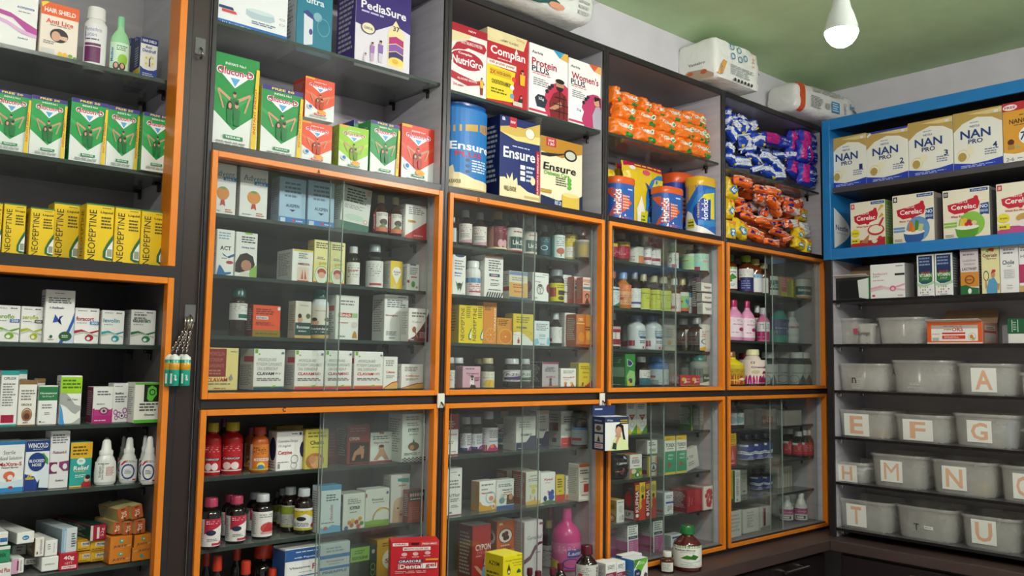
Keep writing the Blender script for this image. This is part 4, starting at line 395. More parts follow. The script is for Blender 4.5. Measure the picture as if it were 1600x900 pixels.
((L,.3,.84,.9,.9,1,GY),(L,.15,.7,.9,.8,2,GY),(T,'Tibonate',.5,.56,.56,.05,'5a4a1a','b'),(R,.3,.5,.75,.6,'e0d47a'),(E,.5,.4,.14,.08,'d8c43a'),(P,((.256,.26),(.344,.26),(.336,.16),(.264,.16)),'e0a89a'),(P,((.288,.272),(.312,.272),(.314,.256),(.286,.256)),'c99a7a'),(E,.3,.284,.02,.02,'c99a7a'),(E,.3,.296,.021,.011,'2a1c18'),(P,((.56,.22),(.64,.22),(.632,.13),(.568,.13)),'c86a5a'),(P,((.589,.231),(.611,.231),(.613,.216),(.587,.216)),'c99a7a'),(E,.6,.242,.018,.018,'c99a7a'),(E,.6,.252,.019,.01,'2a1c18'),(P,((0,0),(1,0),(1,.1),(.5,.14),(0,.1)),'e0b44a')),
((T,'Xyzal',.5,.76,.62,.1,'b82a3a','b'),(L,.3,.64,.7,.68,1,'c86a70'),(E,.6,.28,.1,.09,'2a4a9a'),(E,.78,.32,.12,.1,'2a4a9a'),(E,.72,.16,.2,.11,'3a5aa8'),(E,.3,.14,.12,.09,'26406a'),(P,((0,0),(.5,.08),(1,.03),(1,0)),'5a8a4a'),(E,.5,.36,.06,.04,'d86a9a')),
((L,.15,.5,.85,.88,4,'504a14'),(L,.3,.34,.7,.42,1,'6a6018'),(R,0,0,1,.24,'c8402a')),
((L,.15,.46,.9,.86,4,'4a4a6a'),(R,0,0,1,.2,'d8682a'),(R,0,.2,1,.24,'e8b03a')),
((R,0,.92,1,1,'d8682a'),(L,.1,.72,.9,.86,2,'606068'),(T,'Zedott',.6,.6,.5,.06,'303038','b'),(L,.1,.5,.8,.54,1,'c06a4a'),(R,.42,.24,.85,.46,'b83c2c'),(L,.2,.14,.9,.18,1,'a04a40'),(R,0,0,1,.05,'d0ccc4')),
((T,'CYPON',.58,.64,.82,.1,'f0e8e4','b'),(T,'SYRUP',.5,.55,.5,.05,'d87a7a','b'),(L,.2,.48,.6,.52,1,'e0b0b0'),(P,((.1,.36),(.25,.28),(.55,.16),(.6,.22),(.28,.34)),'d8a088'),(P,((.55,.3),(.75,.34),(.8,0),(.45,0)),'6a94b0'),(E,.72,.4,.14,.06,'2a1c18'),(P,((.62,.34),(.7,.34),(.76,.6),(.7,.6)),'d8a088'),(P,((0,0),(.4,0),(.3,.06),(0,.08)),'7a1515')),
((E,.48,.74,.4,.13,'3a2018'),(E,.48,.74,.36,.115,'f0e8dc'),(E,.38,.76,.12,.04,'4a1e14'),(E,.52,.78,.12,.04,'5a2416'),(E,.46,.7,.12,.04,'3a1810'),(E,.58,.71,.1,.04,'4a1e14'),(R,0,0,1,.5,'dc9a30'),(L,.2,.56,.8,.6,1,'f0d0a0'),(T,'DATES',.5,.53,.6,.04,'8a2a18','b'),(T,'VITAMIN B12',.5,.4,.7,.05,'8a3a18','b'),(R,.1,.93,.3,.97,'f0d8b0')),
((E,.5,.72,.35,.12,'f0e8dc'),(E,.5,.72,.2,.06,'4a1e14')),
((R,0,0,.5,1,'efe6e8'),(T,'Gynedol',.54,.7,.78,.09,'2a4a7a','i'),(P,((0,.34),(.3,.4),(.55,.56),(.8,.62),(1,.62),(1,.58),(.8,.57),(.6,.48),(.35,.33),(0,.26)),'6a2a4a'),(L,.6,.42,.9,.46,1,GY),(R,.8,.92,.98,.96,'8a4a6a')),
((T,'Polyn',.5,.74,.6,.1,'26303a','b'),(L,.15,.2,.85,.6,6,GY)),
((L,.3,.5,.8,.7,3,'f0b8d0'),(T,'Dyna',.6,.35,.5,.12,'3a4aa0','bi'),(R,0,0,1,.1,'d8c040')),
((L,.3,.7,.8,.9,2,'f4c8dc'),(R,.5,.45,1,.75,'3a4a9a'),(T,'Lacto',.72,.6,.4,.14,'e8d8f0','bi'),(O,.6,.22,.22,.2,.2,'3a4a9a'),(P,((0,0),(.4,0),(.3,.3),(0,.4)),'e0c04a')),
((T,'200 ml',.84,.976,.26,.017,'3a3a18','b'),(T,'Fungal Diastase',.55,.909,.86,.028,'3a3a18',''),(T,'& Pepsin',.72,.86,.5,.025,'3a3a18',''),(T,'Syrup',.74,.815,.4,.025,'3a3a18','i'),(P,((.2,.755),(.26,.825),(.3,.867),(.32,.825),(.38,.755),(.34,.685),(.24,.685)),'5a4a18'),(R,.25,.703,.34,.748,'e8e0b0'),(P,((.7,.72),(.8,.755),(.9,.72),(.9,.685),(.7,.685)),'2a6a3a')),
((T,'AZYM',.5,.85,.6,.07,'5a5418','bi'),(L,.1,.2,.9,.72,8,'6a6420')),
((T,'Amlycure',.76,.5,.2,.8,'26262a','vb'),(L,.06,.2,.55,.9,9,GY),(E,.2,.6,.08,.06,'b03a4a')),
((R,.04,.951,.36,.982,'f0e4e4'),(T,'ORAL',.2,.967,.24,.017,'a82030','b'),(R,.62,.948,.98,.99,'d84a50'),(T,'FRESH MINT',.8,.969,.3,.017,'f4e8e8','b'),(R,.42,.958,.58,.982,'3a1a1c'),(R,.25,.902,.82,.937,'f0e8e8'),(T,'MOUTH ULCER GEL',.53,.919,.5,.017,'b82a38','b'),(E,.28,.864,.06,.019,'e8b8bc'),(E,.51,.867,.06,.019,'e8b8bc'),(E,.76,.874,.06,.019,'e8b8bc'),(L,.2,.825,.36,.839,1,'f0c8cc'),(L,.44,.829,.6,.843,1,'f0c8cc'),(L,.68,.836,.86,.85,1,'f0c8cc'),(R,.16,.78,.66,.807,'26306a'),(T,'ORASORE',.4,.792,.46,.025,'f2f0f0','b'),(R,.72,.797,.98,.815,'e8a03a'),(R,.16,.713,.96,.769,'f2eaea'),(R,.17,.715,.66,.767,'b81e2c'),(T,'Dental',.42,.739,.46,.042,'f4f0f0','b'),(T,'gel',.83,.745,.22,.052,'b81e2c','bi'),(L,.1,.667,.9,.699,2,'e8a0a4')),
((L,.15,.757,.85,.919,3,'606060'),(R,.55,.719,.85,.795,'d8d8d8'),(R,0,.46,1,.622,'8a2a48'),(L,.1,.492,.8,.579,2,'e0c0cc')),
((L,.15,.739,.85,.913,3,'606060'),(R,.55,.698,.85,.78,'d8d8d8'),(R,0,.42,1,.594,'8a2a48'),(L,.1,.455,.8,.548,2,'e0c0cc')),
((P,((0,.663),(.3,.925),(1,.978),(1,1),(0,1)),'4a8a2a'),(P,((.1,.7),(.5,.962),(.98,.985),(.9,.85),(.6,.625),(.5,.475)),'6ab83a'),(L,.2,.79,.8,.895,2,'d8ecc8'),(E,.2,.475,.3,.165,'26305a'),(T,'BG',.26,.475,.2,.075,'e8e8f0','b'),(P,((.62,.25),(.7,.4),(.8,.475),(.95,.4),(.9,.25)),'5a4a48'),(P,((.5,.475),(.75,.287),(.62,.25),(.4,.325)),'f0f0ee')),
((R,0,.7,1,.9,'2a6ab0'),(L,.2,.1,.9,.6,5,GY)),
((R,0,.4,1,.85,'2a5a8a'),),
((L,.2,.2,.8,.85,6,GY),),
((R,0,.9,1,1,'6a9a5a'),(T,'100% AYURVEDIC',.5,.95,.8,.05,'e8f0e0','b'),(T,'Rakadine',.4,.8,.52,.07,'26303a','b'),(L,.3,.68,.7,.72,1,GY),(P,((.3,.42),(.45,.58),(.6,.5),(.5,.38)),'3a7a2a'),(P,((.5,.4),(.6,.62),(.75,.5),(.66,.36)),'2f6a26'),(P,((.2,.34),(.5,.24),(.85,.34),(.8,.26),(.5,.2)),'b8c8d0'),(R,0,.05,1,.06,'4a4a48'),(L,.3,.12,.7,.16,1,GY)),
((R,.55,.08,.9,.3,'1f8a3a'),(P,((.3,.5),(.5,.66),(.9,.6),(.7,.46)),'f2e4d6'),(T,'Tiger',.32,.62,.34,.2,'f4ead8','bi'),(E,.74,.6,.09,.16,'e8f0d8'),(E,.74,.6,.05,.1,'3a9a4a')),
((P,((0,.88),(.35,.88),(.95,.5),(.4,0),(.1,0),(.48,.5)),'dd5a2a'),(T,'Horlicks',.48,.5,.2,.66,'f2ece2','vb'),(L,.62,.3,.86,.7,5,'f0c0a0'),(P,((.5,0),(.55,.14),(.62,.06),(.7,.18),(.76,.06),(.9,.12),(.9,0)),'f0e8d8'),(R,.3,0,1,.12,'2a62b8'),(L,.4,.02,.95,.1,2,'d85a4a'),(R,.78,.84,.95,.88,'c8d8f0')),
((P,((0,0),(1,0),(1,.4),(0,.2)),'22305a'),(E,.5,.84,.2,.05,'f2f0e0')),
((P,((0,1),(1,1),(1,.9),(0,.93)),'c8264a'),(L,.2,.93,.9,.97,1,'f0d040'),(E,.14,.9,.08,.03,'f0ecd8'),(E,.48,.86,.1,.04,'e05a6a'),(P,((.45,.3),(.5,.6),(.6,.76),(.8,.86),(1,.88),(1,.2)),'2f7fc4'),(P,((.62,.66),(.7,.78),(.95,.8),(.95,.45),(.85,.4),(.85,.72)),'e8d83a'),(P,((.45,.72),(.55,.55),(.5,.1),(1,0),(1,.35),(.85,.5),(.62,.62)),'23409a'),(T,'Horlicks',.77,.42,.26,.42,'f2f4f8','vb'),(T,'Classic',.6,.4,.09,.24,'e8d04a','vi'),(O,.85,.35,.14,.12,.15,'e8d83a'),(P,((.28,0),(.25,.3),(.35,.5),(.42,.3),(.5,0)),'f0ece0'),(R,.34,.08,.5,.26,'d8d02a'),(L,.36,.12,.48,.22,2,'5a5a10'),(R,.52,.08,.95,.2,'3a8ac8'),(L,.55,.1,.9,.18,2,'d8ecf8')),
((R,0,.92,1,1,'c8264a'),),
((R,0,.3,1,.6,'f0e8e0'),),
((P,((0,1),(.5,1),(.3,.8),(0,.55)),'d8a83a'),(P,((.1,.4),(.4,.75),(.7,.9),(1,.92),(1,.2),(.4,0)),'2f7fc4'),(P,((.45,.62),(.6,.78),(.95,.84),(.95,.3),(.8,.3),(.82,.7)),'e8d83a'),(P,((.3,.5),(.55,.7),(.8,.66),(.8,.2),(.3,.1)),'23409a'),(T,'Horlicks',.62,.45,.18,.46,'f2f4f8','vb'),(T,'classic',.44,.45,.07,.3,'e8d04a','v'),(P,((0,0),(1,0),(.7,.08),(.4,.16),(.25,.4),(.1,.46),(0,.3)),'f0ece4'),(R,.1,.1,.34,.28,'d8d02a'),(L,.12,.13,.32,.25,2,'4a4a10'),(R,.45,.16,1,.26,'3a8ac8')),
((R,0,.74,1,.98,'e0c03a'),(L,.1,.8,.9,.9,1,'a03a28'),(L,.1,.2,.9,.6,4,'e0a0a8')),
((L,.1,.6,.9,.9,3,GY),(R,.62,0,1,.5,'d88a5a'),(R,.3,0,.62,.03,'c8b04a'),(L,.1,.2,.5,.5,3,GY)),
((L,.15,.6,.9,.92,3,'5a80a0'),(R,.1,.3,.85,.46,'a02a44'),(L,.2,.1,.6,.2,2,GY),(P,((.6,0),(1,.15),(1,0)),'3a9a94')),
((L,.2,.5,.8,.9,3,GY),(R,.4,.1,.7,.3,'b84a4a'),(O,.3,.55,.1,.15,.3,'303030')),
((R,0,.86,1,1,'d8dcd4'),(P,((.6,.3),(.75,.5),(.95,.5),(.8,.25)),'2a5aa8'),(P,((.6,.55),(.7,.62),(.78,.52),(.88,.62),(.98,.52),(.78,.28)),'3a6ab0'),(L,.1,.5,.45,.6,1,'b03a3a'),(R,0,0,1,.1,'d8d090')),
((L,.3,.7,.9,.9,2,GY),(R,0,0,.5,.22,'a02a44'),(R,.6,.5,.95,.6,'d8a0a8')),
((R,.2,.84,.9,.92,'303a40'),(L,.1,.2,.9,.75,6,GY),(P,((.5,0),(1,.3),(1,0)),'3a7a5a')),
((R,0,.66,1,1,'d8723a'),(L,.1,.7,.9,.94,3,'f0d8c0'),(R,.1,.24,.5,.36,'c03a3a'),(L,.3,.05,.9,.5,5,'a06a4a')),
((L,.1,.5,.9,.9,4,GY),(R,.1,.2,.95,.3,'3a4a8a')),
((T,'Gascol',.5,.78,.7,.08,'3a4418','b'),(L,.2,.5,.9,.7,3,'5a6420'),(R,0,0,1,.04,'d8dcb0'),(R,.85,.1,.95,.4,'a84a3a')),
((L,.1,.6,.9,.9,3,GY),(R,.3,.2,.6,.35,'b04a50'),(R,0,0,1,.06,'b03a3a')),
((R,0,.8,1,1,'d4dcd0'),(P,((.6,.55),(.7,.66),(.78,.56),(.9,.66),(1,.52),(.8,.3)),'3a8ac0'),(R,.1,.45,.5,.55,'b04a3a'),(R,0,0,1,.15,'c86a3a')),
((R,0,.78,1,1,'3a8ac8'),(L,.3,.3,.9,.7,4,GY),(R,.05,.2,.35,.4,'b03038')),
((L,.2,.5,.9,.6,1,'505050'),(T,'Rexcof',.55,.45,.5,.2,'903a4a','b')),
((R,.5,.36,.85,.7,'e0dcd8'),(R,0,.86,1,1,'c8a8a8'),(R,0,0,1,.08,'d0c8b8')),
((R,0,.1,1,.4,'a02a3a'),),
((R,0,.12,.42,.4,'a02a3a'),(L,.55,.55,.95,.9,4,'4a7a9a'),(R,.6,.5,.98,.62,'2a5a8a'),(L,.6,.25,.95,.42,2,'303840'),(R,.7,0,.78,.1,'b8404a'),(R,.86,0,.92,.1,'b8404a')),
((R,0,.8,1,1,GY),(L,.2,.4,.8,.7,4,GY),(E,.45,.25,.16,.07,'b8924a'),(R,0,0,1,.12,'b8b4a0')),
((L,.2,.7,.8,.92,2,'a04a4a'),(T,'Otrox',.5,.66,.7,.08,'c0402a','bi'),(O,.5,.42,.4,.13,.25,'4a5a9a'),(P,((0,0),(1,0),(1,.34),(.6,.2),(0,.1)),'e0a02a')),
((R,0,.9,1,.94,'b0aca6'),),
((R,0,.1,.6,.5,'d8e0d8'),),
((P,((.15,.84),(.5,.8),(.8,.7),(.5,.6),(.2,.62)),'e0e8f0'),(P,((.2,.82),(.5,.78),(.72,.7),(.5,.63),(.25,.64)),'26305a'),(P,((.2,0),(.1,.3),(.4,.5),(.9,.45),(1,.2),(.9,0)),'9acb7a'),(E,.5,.16,.2,.08,'4a4a48'),(E,.3,.1,.14,.06,'e0c83a'),(P,((.3,0),(.5,.1),(.8,0)),'d8c83a')),
((R,.15,.28,.95,.58,'8ab48a'),(L,.2,.7,.9,.9,4,'7ab08a'),(L,.1,.02,.9,.06,1,'c8d8c8')),
((R,0,0,1,.46,'2a6a78'),(L,.2,.6,.8,.9,3,GY),(T,'Zedex',.6,.55,.5,.07,'303038','b')),
((L,.1,.6,.9,.9,3,'4a5a6a'),(R,0,.45,.4,.58,'a83a44'),(L,.1,.1,.9,.4,4,'5a6a7a'),(R,.2,0,.5,.3,'8a949a')),
((E,.3,.6,.2,.18,'e0c03a'),(P,((.3,.2),(.5,.7),(.6,.3)),'f0d8d8'),(T,'Acidity',.7,.62,.4,.12,'f0dcdc','b'),(T,'REDUX',.72,.36,.4,.12,'f0dcdc','b'),(R,0,0,1,.06,'e0b03a')),
((R,.3,.4,.6,.9,'4a5a52'),(R,.6,.1,1,.6,'1f4a46'),(T,'Koflet',.8,.4,.3,.12,'e0e4e0','b'),(P,((0,0),(1,0),(1,.26),(.5,.12),(0,.1)),'d8d8d2')),
((L,.1,.78,.9,.95,3,'5a5a5a'),(P,((.2,.6),(.85,.6),(.52,.4)),'c8502a'),(P,((.26,.585),(.79,.585),(.52,.43)),'a83024'),(L,.4,.52,.66,.56,1,'f0d8d0'),(O,.55,.3,.2,.08,.1,'505050'),(P,((0,0),(0,.26),(.6,0)),'dccb2a'),(P,((.4,0),(1,0),(1,.3)),'5a9a2a')),
((R,.1,.1,.9,.9,'7aa84a'),(P,((0,0),(.2,.4),(.4,.2),(1,.3),(1,0)),'d8cf4a'),(R,.2,0,.9,.08,'3a8a3a'),(P,((.462,.5),(.638,.5),(.622,.3),(.478,.3)),'6a4a3a'),(P,((.526,.524),(.574,.524),(.578,.492),(.522,.492)),'c99a7a'),(E,.55,.548,.04,.04,'c99a7a'),(E,.55,.572,.042,.022,'2a1c18'),(P,((.478,.3),(.622,.3),(.606,.1),(.494,.1)),'5a3a30')),
((L,.1,.2,.9,.8,4,'8a8884'),),
((L,.2,.6,.8,.75,1,'c8c4c8'),(P,((.3,.3),(.5,.5),(.7,.45),(.5,.2)),'8a4a5a'),(L,.1,.3,.6,.4,1,'a0603a'),(E,.7,.9,.1,.06,'b8b8c0')),
((L,.2,.82,.8,.9,1,'d8682a'),(L,.15,.62,.9,.8,3,'404048'),(L,.3,.5,.8,.56,1,'c05a3a'),(R,0,0,1,.42,'6a9a4a'),(E,.3,.3,.2,.1,'e8d8c0'),(E,.6,.14,.16,.1,'303a20'),(E,.62,.14,.1,.07,'f0f0ec'),(E,.85,.2,.1,.08,'e0a03a'),(R,0,0,.12,.42,'c87a4a')),
((R,.1,.3,.9,.4,'8a2a3a'),(L,.1,.5,.9,.9,5,GY)),
((R,.05,0,.15,1,'e0c83a'),(R,.2,0,.3,1,'b03a3a'),(R,.7,0,.8,1,'e0a03a'),(R,.85,0,.95,1,'b03a3a'),(E,.5,.45,.42,.24,'26262e'),(E,.5,.45,.34,.19,'c8ccd0'),(P,((.3,.34),(.5,.6),(.7,.34)),'3a3a44')),
((R,.1,.1,.8,.3,'8a1f2c'),(R,.85,0,1,1,'d8c83a'),(L,.1,.5,.8,.9,5,GY)),
((L,.1,.6,.9,.9,2,'606060'),(T,'TOREX',.5,.3,.7,.2,'1f6a4a','b'),(R,0,0,1,.06,'3a9a6a')),
((R,0,.88,1,1,'dcb92a'),(L,.1,.91,.6,.94,1,'6a5a10'),(R,0,.6,1,.88,'e6e6de'),(T,'TOREX',.5,.76,.86,.1,'1f4a38','b'),(L,.2,.65,.8,.69,1,'606060'),(R,0,.06,1,.6,'3f9a74'),(T,'HERBAL',.55,.5,.5,.05,'c8e0d0','b'),(T,'No.1',.5,.41,.4,.05,'d8e8dc','b'),(P,((.3,.16),(.66,.26),(.3,.35)),'a85a4a'),(R,0,0,1,.06,'dcc24a')),
((R,0,.88,1,1,'b8a02a'),(T,'REX',.5,.76,.7,.1,'1f3a30','b'),(R,0,.1,1,.22,'8a3038'),(L,.1,.3,.9,.6,5,GY)),
((T,'4 TO',.35,.6,.5,.14,'4a4846','b'),(L,.2,.2,.8,.4,2,GY)),
((L,.15,.86,.9,.92,1,'404040'),(R,.3,.4,.7,.74,'d8d8d4'),(O,.5,.6,.24,.12,.1,'9a9a98'),(R,.3,.1,.5,.3,'c8c8c4'),(L,.6,.1,.9,.35,4,'404040')),
((E,.6,.2,.34,.18,'1c1814'),(E,.6,.2,.28,.15,'b8922a'),(T,'UP',.6,.2,.34,.12,'e8e0c8','b'),(L,.1,.6,.9,.8,3,'6a5010')),
((R,0,0,.45,1,'8e1a20'),(T,'KUFMA',.24,.5,.3,.56,'f2ece6','vb'),(R,.08,.8,.4,.94,'e0b02a'),(T,'LS',.24,.87,.2,.1,'8a1a18','vb'),(E,.24,.13,.14,.05,'f2ece6'),(P,((.45,0),(1,0),(1,1),(.45,1)),'e6c43a'),(E,.75,.82,.2,.1,'a8983a'),(E,.75,.62,.12,.06,'2a1a14'),(P,((.45,0),(1,0),(1,.56),(.8,.5),(.6,.3),(.45,.28)),'c8402a'),(E,.8,.45,.18,.12,'c83a20')),
((R,.06,.3,.94,.94,'4a4446'),(E,.5,.55,.3,.2,'a82a2a'),(E,.5,.68,.14,.08,'a82a2a'),(T,'cough',.5,.84,.6,.08,'c84a4a','i'),(R,.06,.04,.94,.26,'b8b4b0'),(T,'LP',.5,.15,.4,.1,'303030','b')),
((L,.15,.72,.9,.88,2,'4a6a9a'),(R,.1,.5,1,.58,'3a5aa0'),(L,.3,.2,.9,.4,3,GY),(E,.4,.2,.1,.06,'a8b0b8')),
((L,.1,.3,.9,.9,8,GY),(R,.3,.1,.9,.2,'a83a44')),
((R,0,0,.5,1,'a02230'),(T,'Flexon',.12,.5,.1,.4,'d88a90','v'),(T,'Plus',.3,.5,.08,.3,'d88a90','v'),(R,.85,0,.9,1,'8a1a24')),
((E,.72,.5,.14,.1,'b83a48'),(E,.712,.693,.14,.1,'b83a48'),(E,.528,.796,.14,.1,'b83a48'),(E,.388,.759,.14,.1,'b83a48'),(E,.24,.6,.14,.1,'b83a48'),(E,.348,.395,.14,.1,'b83a48'),(E,.391,.239,.14,.1,'b83a48'),(E,.551,.205,.14,.1,'b83a48'),(E,.625,.311,.14,.1,'b83a48'),(P,((.3,.2),(.5,.5),(.8,.8),(.7,.9),(.4,.6),(.2,.3)),'c04a56')),
((L,.1,.7,.9,.98,4,'8a8a90'),(R,.08,.57,.92,.66,'1f2a4a'),(T,'Freezox',.5,.615,.56,.04,'c8d0e8','b'),(R,.1,0,1,.54,'c0629c'),(P,((.5,0),(1,.3),(1,0)),'d088b4'),(L,.2,.1,.6,.5,6,'d8a0c4')),
((R,0,0,1,.5,'b04a88'),(R,.2,.12,1,.22,'8a2040'),(L,.2,.6,.9,.95,6,GY)),
((R,0,.78,.9,.9,'1f2a4a'),),
((R,.1,.72,.8,.86,'3a5a9a'),(L,.2,.3,.8,.65,4,GY),(R,.1,.02,.9,.12,'a03a44')),
((R,0,.9,1,1,'8ac06a'),(T,'mentha',.5,.78,.6,.07,'303a30','b'),(P,((.2,.5),(.45,.66),(.6,.5),(.4,.42)),'2f7a2a'),(P,((.4,.5),(.6,.7),(.85,.52),(.6,.42)),'3a8a2f'),(P,((.35,.42),(.55,.48),(.6,.34),(.45,.3)),'3f8f3a'),(L,.2,.1,.8,.24,2,'8aa0b0')),
((L,.2,.2,.8,.9,6,'606060'),),
((R,0,.62,1,1,'e2e0da'),(L,.1,.68,.9,.92,3,'4a4a70'),(L,.2,.1,.8,.5,4,'8a90c0'),(R,0,.5,.12,.62,'c87a3a')),
((R,0,.78,1,1,'8ab8d0'),(L,.2,.82,.8,.94,1,'4a7a98')),
((R,.2,.3,1,.8,'2f6a66'),(T,'Liv.52',.6,.5,.5,.2,'e8ece8','b'),(R,0,0,1,.05,'c8604a')),
((L,.2,.3,.8,.9,5,GY),),
((R,0,.3,1,1,'c86a64'),(L,.1,.5,.9,.95,4,'e0b0a8'),(R,0,0,1,.3,'d8c25a')),
((L,.1,.6,.9,.9,2,'8a8420'),(P,((0,.6),(1,.9),(1,.8),(0,.5)),'d8d47a')),
((L,.4,.8,.9,.88,1,GY),(R,.1,.16,1,.62,'2f6260'),(T,'Bonnisan',.6,.42,.6,.14,'e8ece8','b'),(R,0,0,1,.08,'c88a5a')),
((L,.4,.78,.9,.9,2,'a87a98'),(T,'Aristol',.7,.66,.4,.07,'a82a6a','b'),(L,.3,.2,.9,.28,1,'c060a0'),(E,.85,.4,.12,.1,'a8286a')),
((R,0,0,1,.46,'d8662a'),(L,.1,.55,.9,.95,4,GY),(R,.7,.1,.95,.3,'e8d0c0')),
((R,0,0,1,.46,'b8246e'),(L,.3,.6,.9,.9,3,GY),(L,.1,.1,.6,.2,1,'e8a0c8')),
((L,.3,.6,.8,.8,2,'8a90b0'),(T,'Dermi',.6,.45,.4,.12,'b0b4d0','b'),(E,.85,.25,.08,.1,'a0a8c8')),
((R,.1,.66,.9,.78,'c0808a'),(L,.3,.2,.8,.35,2,GY)),
((P,((0,.55),(1,.55),(1,0),(0,0)),'a8441e'),(P,((0,.8),(1,.8),(1,.45),(0,.45)),'b8922a'),(L,.3,.62,.8,.78,2,'5a5a18'),(P,((0,.2),(.6,.24),(1,.3),(1,.26),(.6,.19),(0,.16)),'e8c83a'),(E,.78,.27,.1,.07,'e8e0d8'),(E,.65,.15,.07,.05,'e88a5a'),(T,'Isogel',.5,.5,.5,.1,'8a7a1a','b')),
((L,.3,.3,.95,.95,7,GY),(R,.7,.02,.95,.1,'b83048')),
((P,((0,.46),(.4,.4),(.7,.36),(.75,0),(0,0)),'b01f78'),(P,((.62,0),(.66,.3),(.8,.56),(.9,.5),(.85,.3),(1,.1),(1,0)),'7a1a52'),(R,.42,.84,.52,.93,'5a4a50'),(R,.44,.855,.5,.915,'e0d0c8'),(T,'Cremaff',.66,.7,.46,.08,'3a2a30','b'),(E,.55,.5,.12,.08,'c8c09a'),(L,.5,.02,.95,.08,1,'e0a0b8')),
((L,.2,.7,.9,.95,3,'9a9a9a'),(T,'HEALOL',.6,.56,.6,.06,'404448','b'),(P,((.5,0),(.6,.3),(.7,.5),(.8,.3),(.95,0)),'5a6468'),(O,.35,.25,.22,.2,.15,'7a8488')),
((E,.5,.4,.35,.3,'8aaab8'),(L,.2,.1,.8,.25,2,GY)),
((L,.55,.5,.95,.8,3,'8a8682'),),
((R,0,0,1,.52,'a0333c'),(L,.1,.1,.8,.4,2,'d8a8a8')),
((L,.1,.2,.6,.6,4,'8a8580'),),
((R,0,.62,1,1,'d8b82a'),(L,.1,.72,.9,.95,4,'8a6a10'),(T,'Apetamin',.5,.66,.8,.05,'b02a2a','b'),(P,((.3,.2),(.5,.5),(.7,.2)),'d87a8a'),(L,.2,.05,.8,.12,1,'e8a0a8')),
((R,0,0,1,1,'2a3f8a'),(R,0,.84,.55,.97,'dcdfe6'),(P,((0,.5),(.3,.56),(.6,.48),(1,.58),(1,.38),(.6,.3),(.3,.36),(0,.34)),'e2e4e8'),(T,'Neuro',.5,.45,.6,.09,'2a3a7a','b'),(P,((.5,.05),(.6,.25),(.75,.25),(.85,.05)),'8a8ac0'),(R,0,0,1,.04,'a8a8c0')),
((R,0,0,1,1,'b0303f'),(R,0,.82,.4,1,'d8d4d0'),(L,.2,.3,.9,.8,4,'d88a90'),(R,0,0,1,.12,'8a2030')),
((R,.1,.8,.9,.95,'b8bcb8'),(L,.2,.2,.8,.75,10,GY),(R,.2,.05,.5,.1,'7a7e7a')),
((R,.9,0,1,1,'2f6a3a'),(R,0,0,.12,1,'2f6a3a'),(R,0,0,1,.1,'2f6a3a'),(P,((.3,.3),(.5,.6),(.8,.4),(.7,.15),(.3,.12)),'4a8a3a'),(P,((.5,.6),(.6,.85),(.8,.8),(.75,.6)),'d8a02a')),
((L,.3,.5,.8,.7,2,GY),(R,.3,.12,.7,.17,'303030'),(L,.1,.8,.9,.9,1,GY)),
((R,.1,.1,.25,.55,'e4e0d4'),(R,.8,0,1,1,'8a8274')),
((L,.2,.2,.9,.9,5,'a8a6a2'),(P,((.5,.2),(.6,.5),(.8,.45)),'b8b6b2')),
((L,.2,.2,.6,.9,6,'a8a6a2'),(R,.9,0,1,1,'b8b4ae'),(P,((.2,.3),(.3,.7),(.35,.3)),'b0aea8')),
((R,.28,.05,.5,.92,'7a2230'),(R,0,0,.1,1,'dcd8d2')),
((R,0,.42,1,.78,'b0447a'),(L,.3,.5,.8,.56,1,'e0b0c8'),(R,.1,.12,.9,.4,'dcdad8'),(R,.2,.14,.7,.34,'4a4648'),(R,.25,.18,.6,.3,'dcdad8'),(R,0,0,1,.06,'4a4a4a'),(T,'LOTION',.5,.6,.5,.06,'f0e0e8','b')),
((R,0,.2,1,.8,'e8ecf4'),(L,.1,.35,.9,.6,2,'8a98c8'),(E,.85,.85,.1,.1,'e8d02a'),(R,.05,.8,.5,.95,'3a6ad8')),
((P,((0,.2),(.5,.5),(1,.3),(1,.7),(.5,.8),(0,.6)),'e6e9f2'),(T,'Soft',.5,.88,.3,.12,'dfe4f4','b'),(R,.7,.02,.95,.2,'e0cc2a')),
((R,.05,.1,.4,.9,'c62a86'),(T,'Whisper',.66,.6,.5,.2,'e8ecf8','bi'),(L,.5,.2,.95,.4,2,'a8b8e8'),(R,.85,0,.98,1,'dfe4f4')),
((R,.1,.3,.34,.62,'3a2a80'),(T,'Whiz',.62,.55,.5,.26,'f4ece4','bi'),(R,0,.82,1,.94,'f0d8c8'),(R,.7,.1,.95,.3,'e87a4a')),
((R,.55,.2,.9,.55,'3a2a80'),(T,'fit',.7,.38,.22,.2,'f4ece4','b'),(P,((0,.7),(1,.8),(1,.95),(0,.9)),'f0d0c0'),(L,.05,.2,.45,.5,2,'f0c0a8')),
((P,((0,0),(.35,0),(.2,1),(0,1)),'f0651f'),(R,.8,0,1,1,'f0651f'),(R,.05,.5,.2,.8,'3a2a80')),
((E,.45,.38,.28,.2,'3a8ac0'),(E,.45,.38,.2,.13,'e8ece8'),(T,'baby',.45,.38,.3,.1,'2a6aa8','b'),(R,.2,.75,.8,.9,'e88a3a')),
((L,.2,.2,.8,.8,5,'c8c6c4'),),
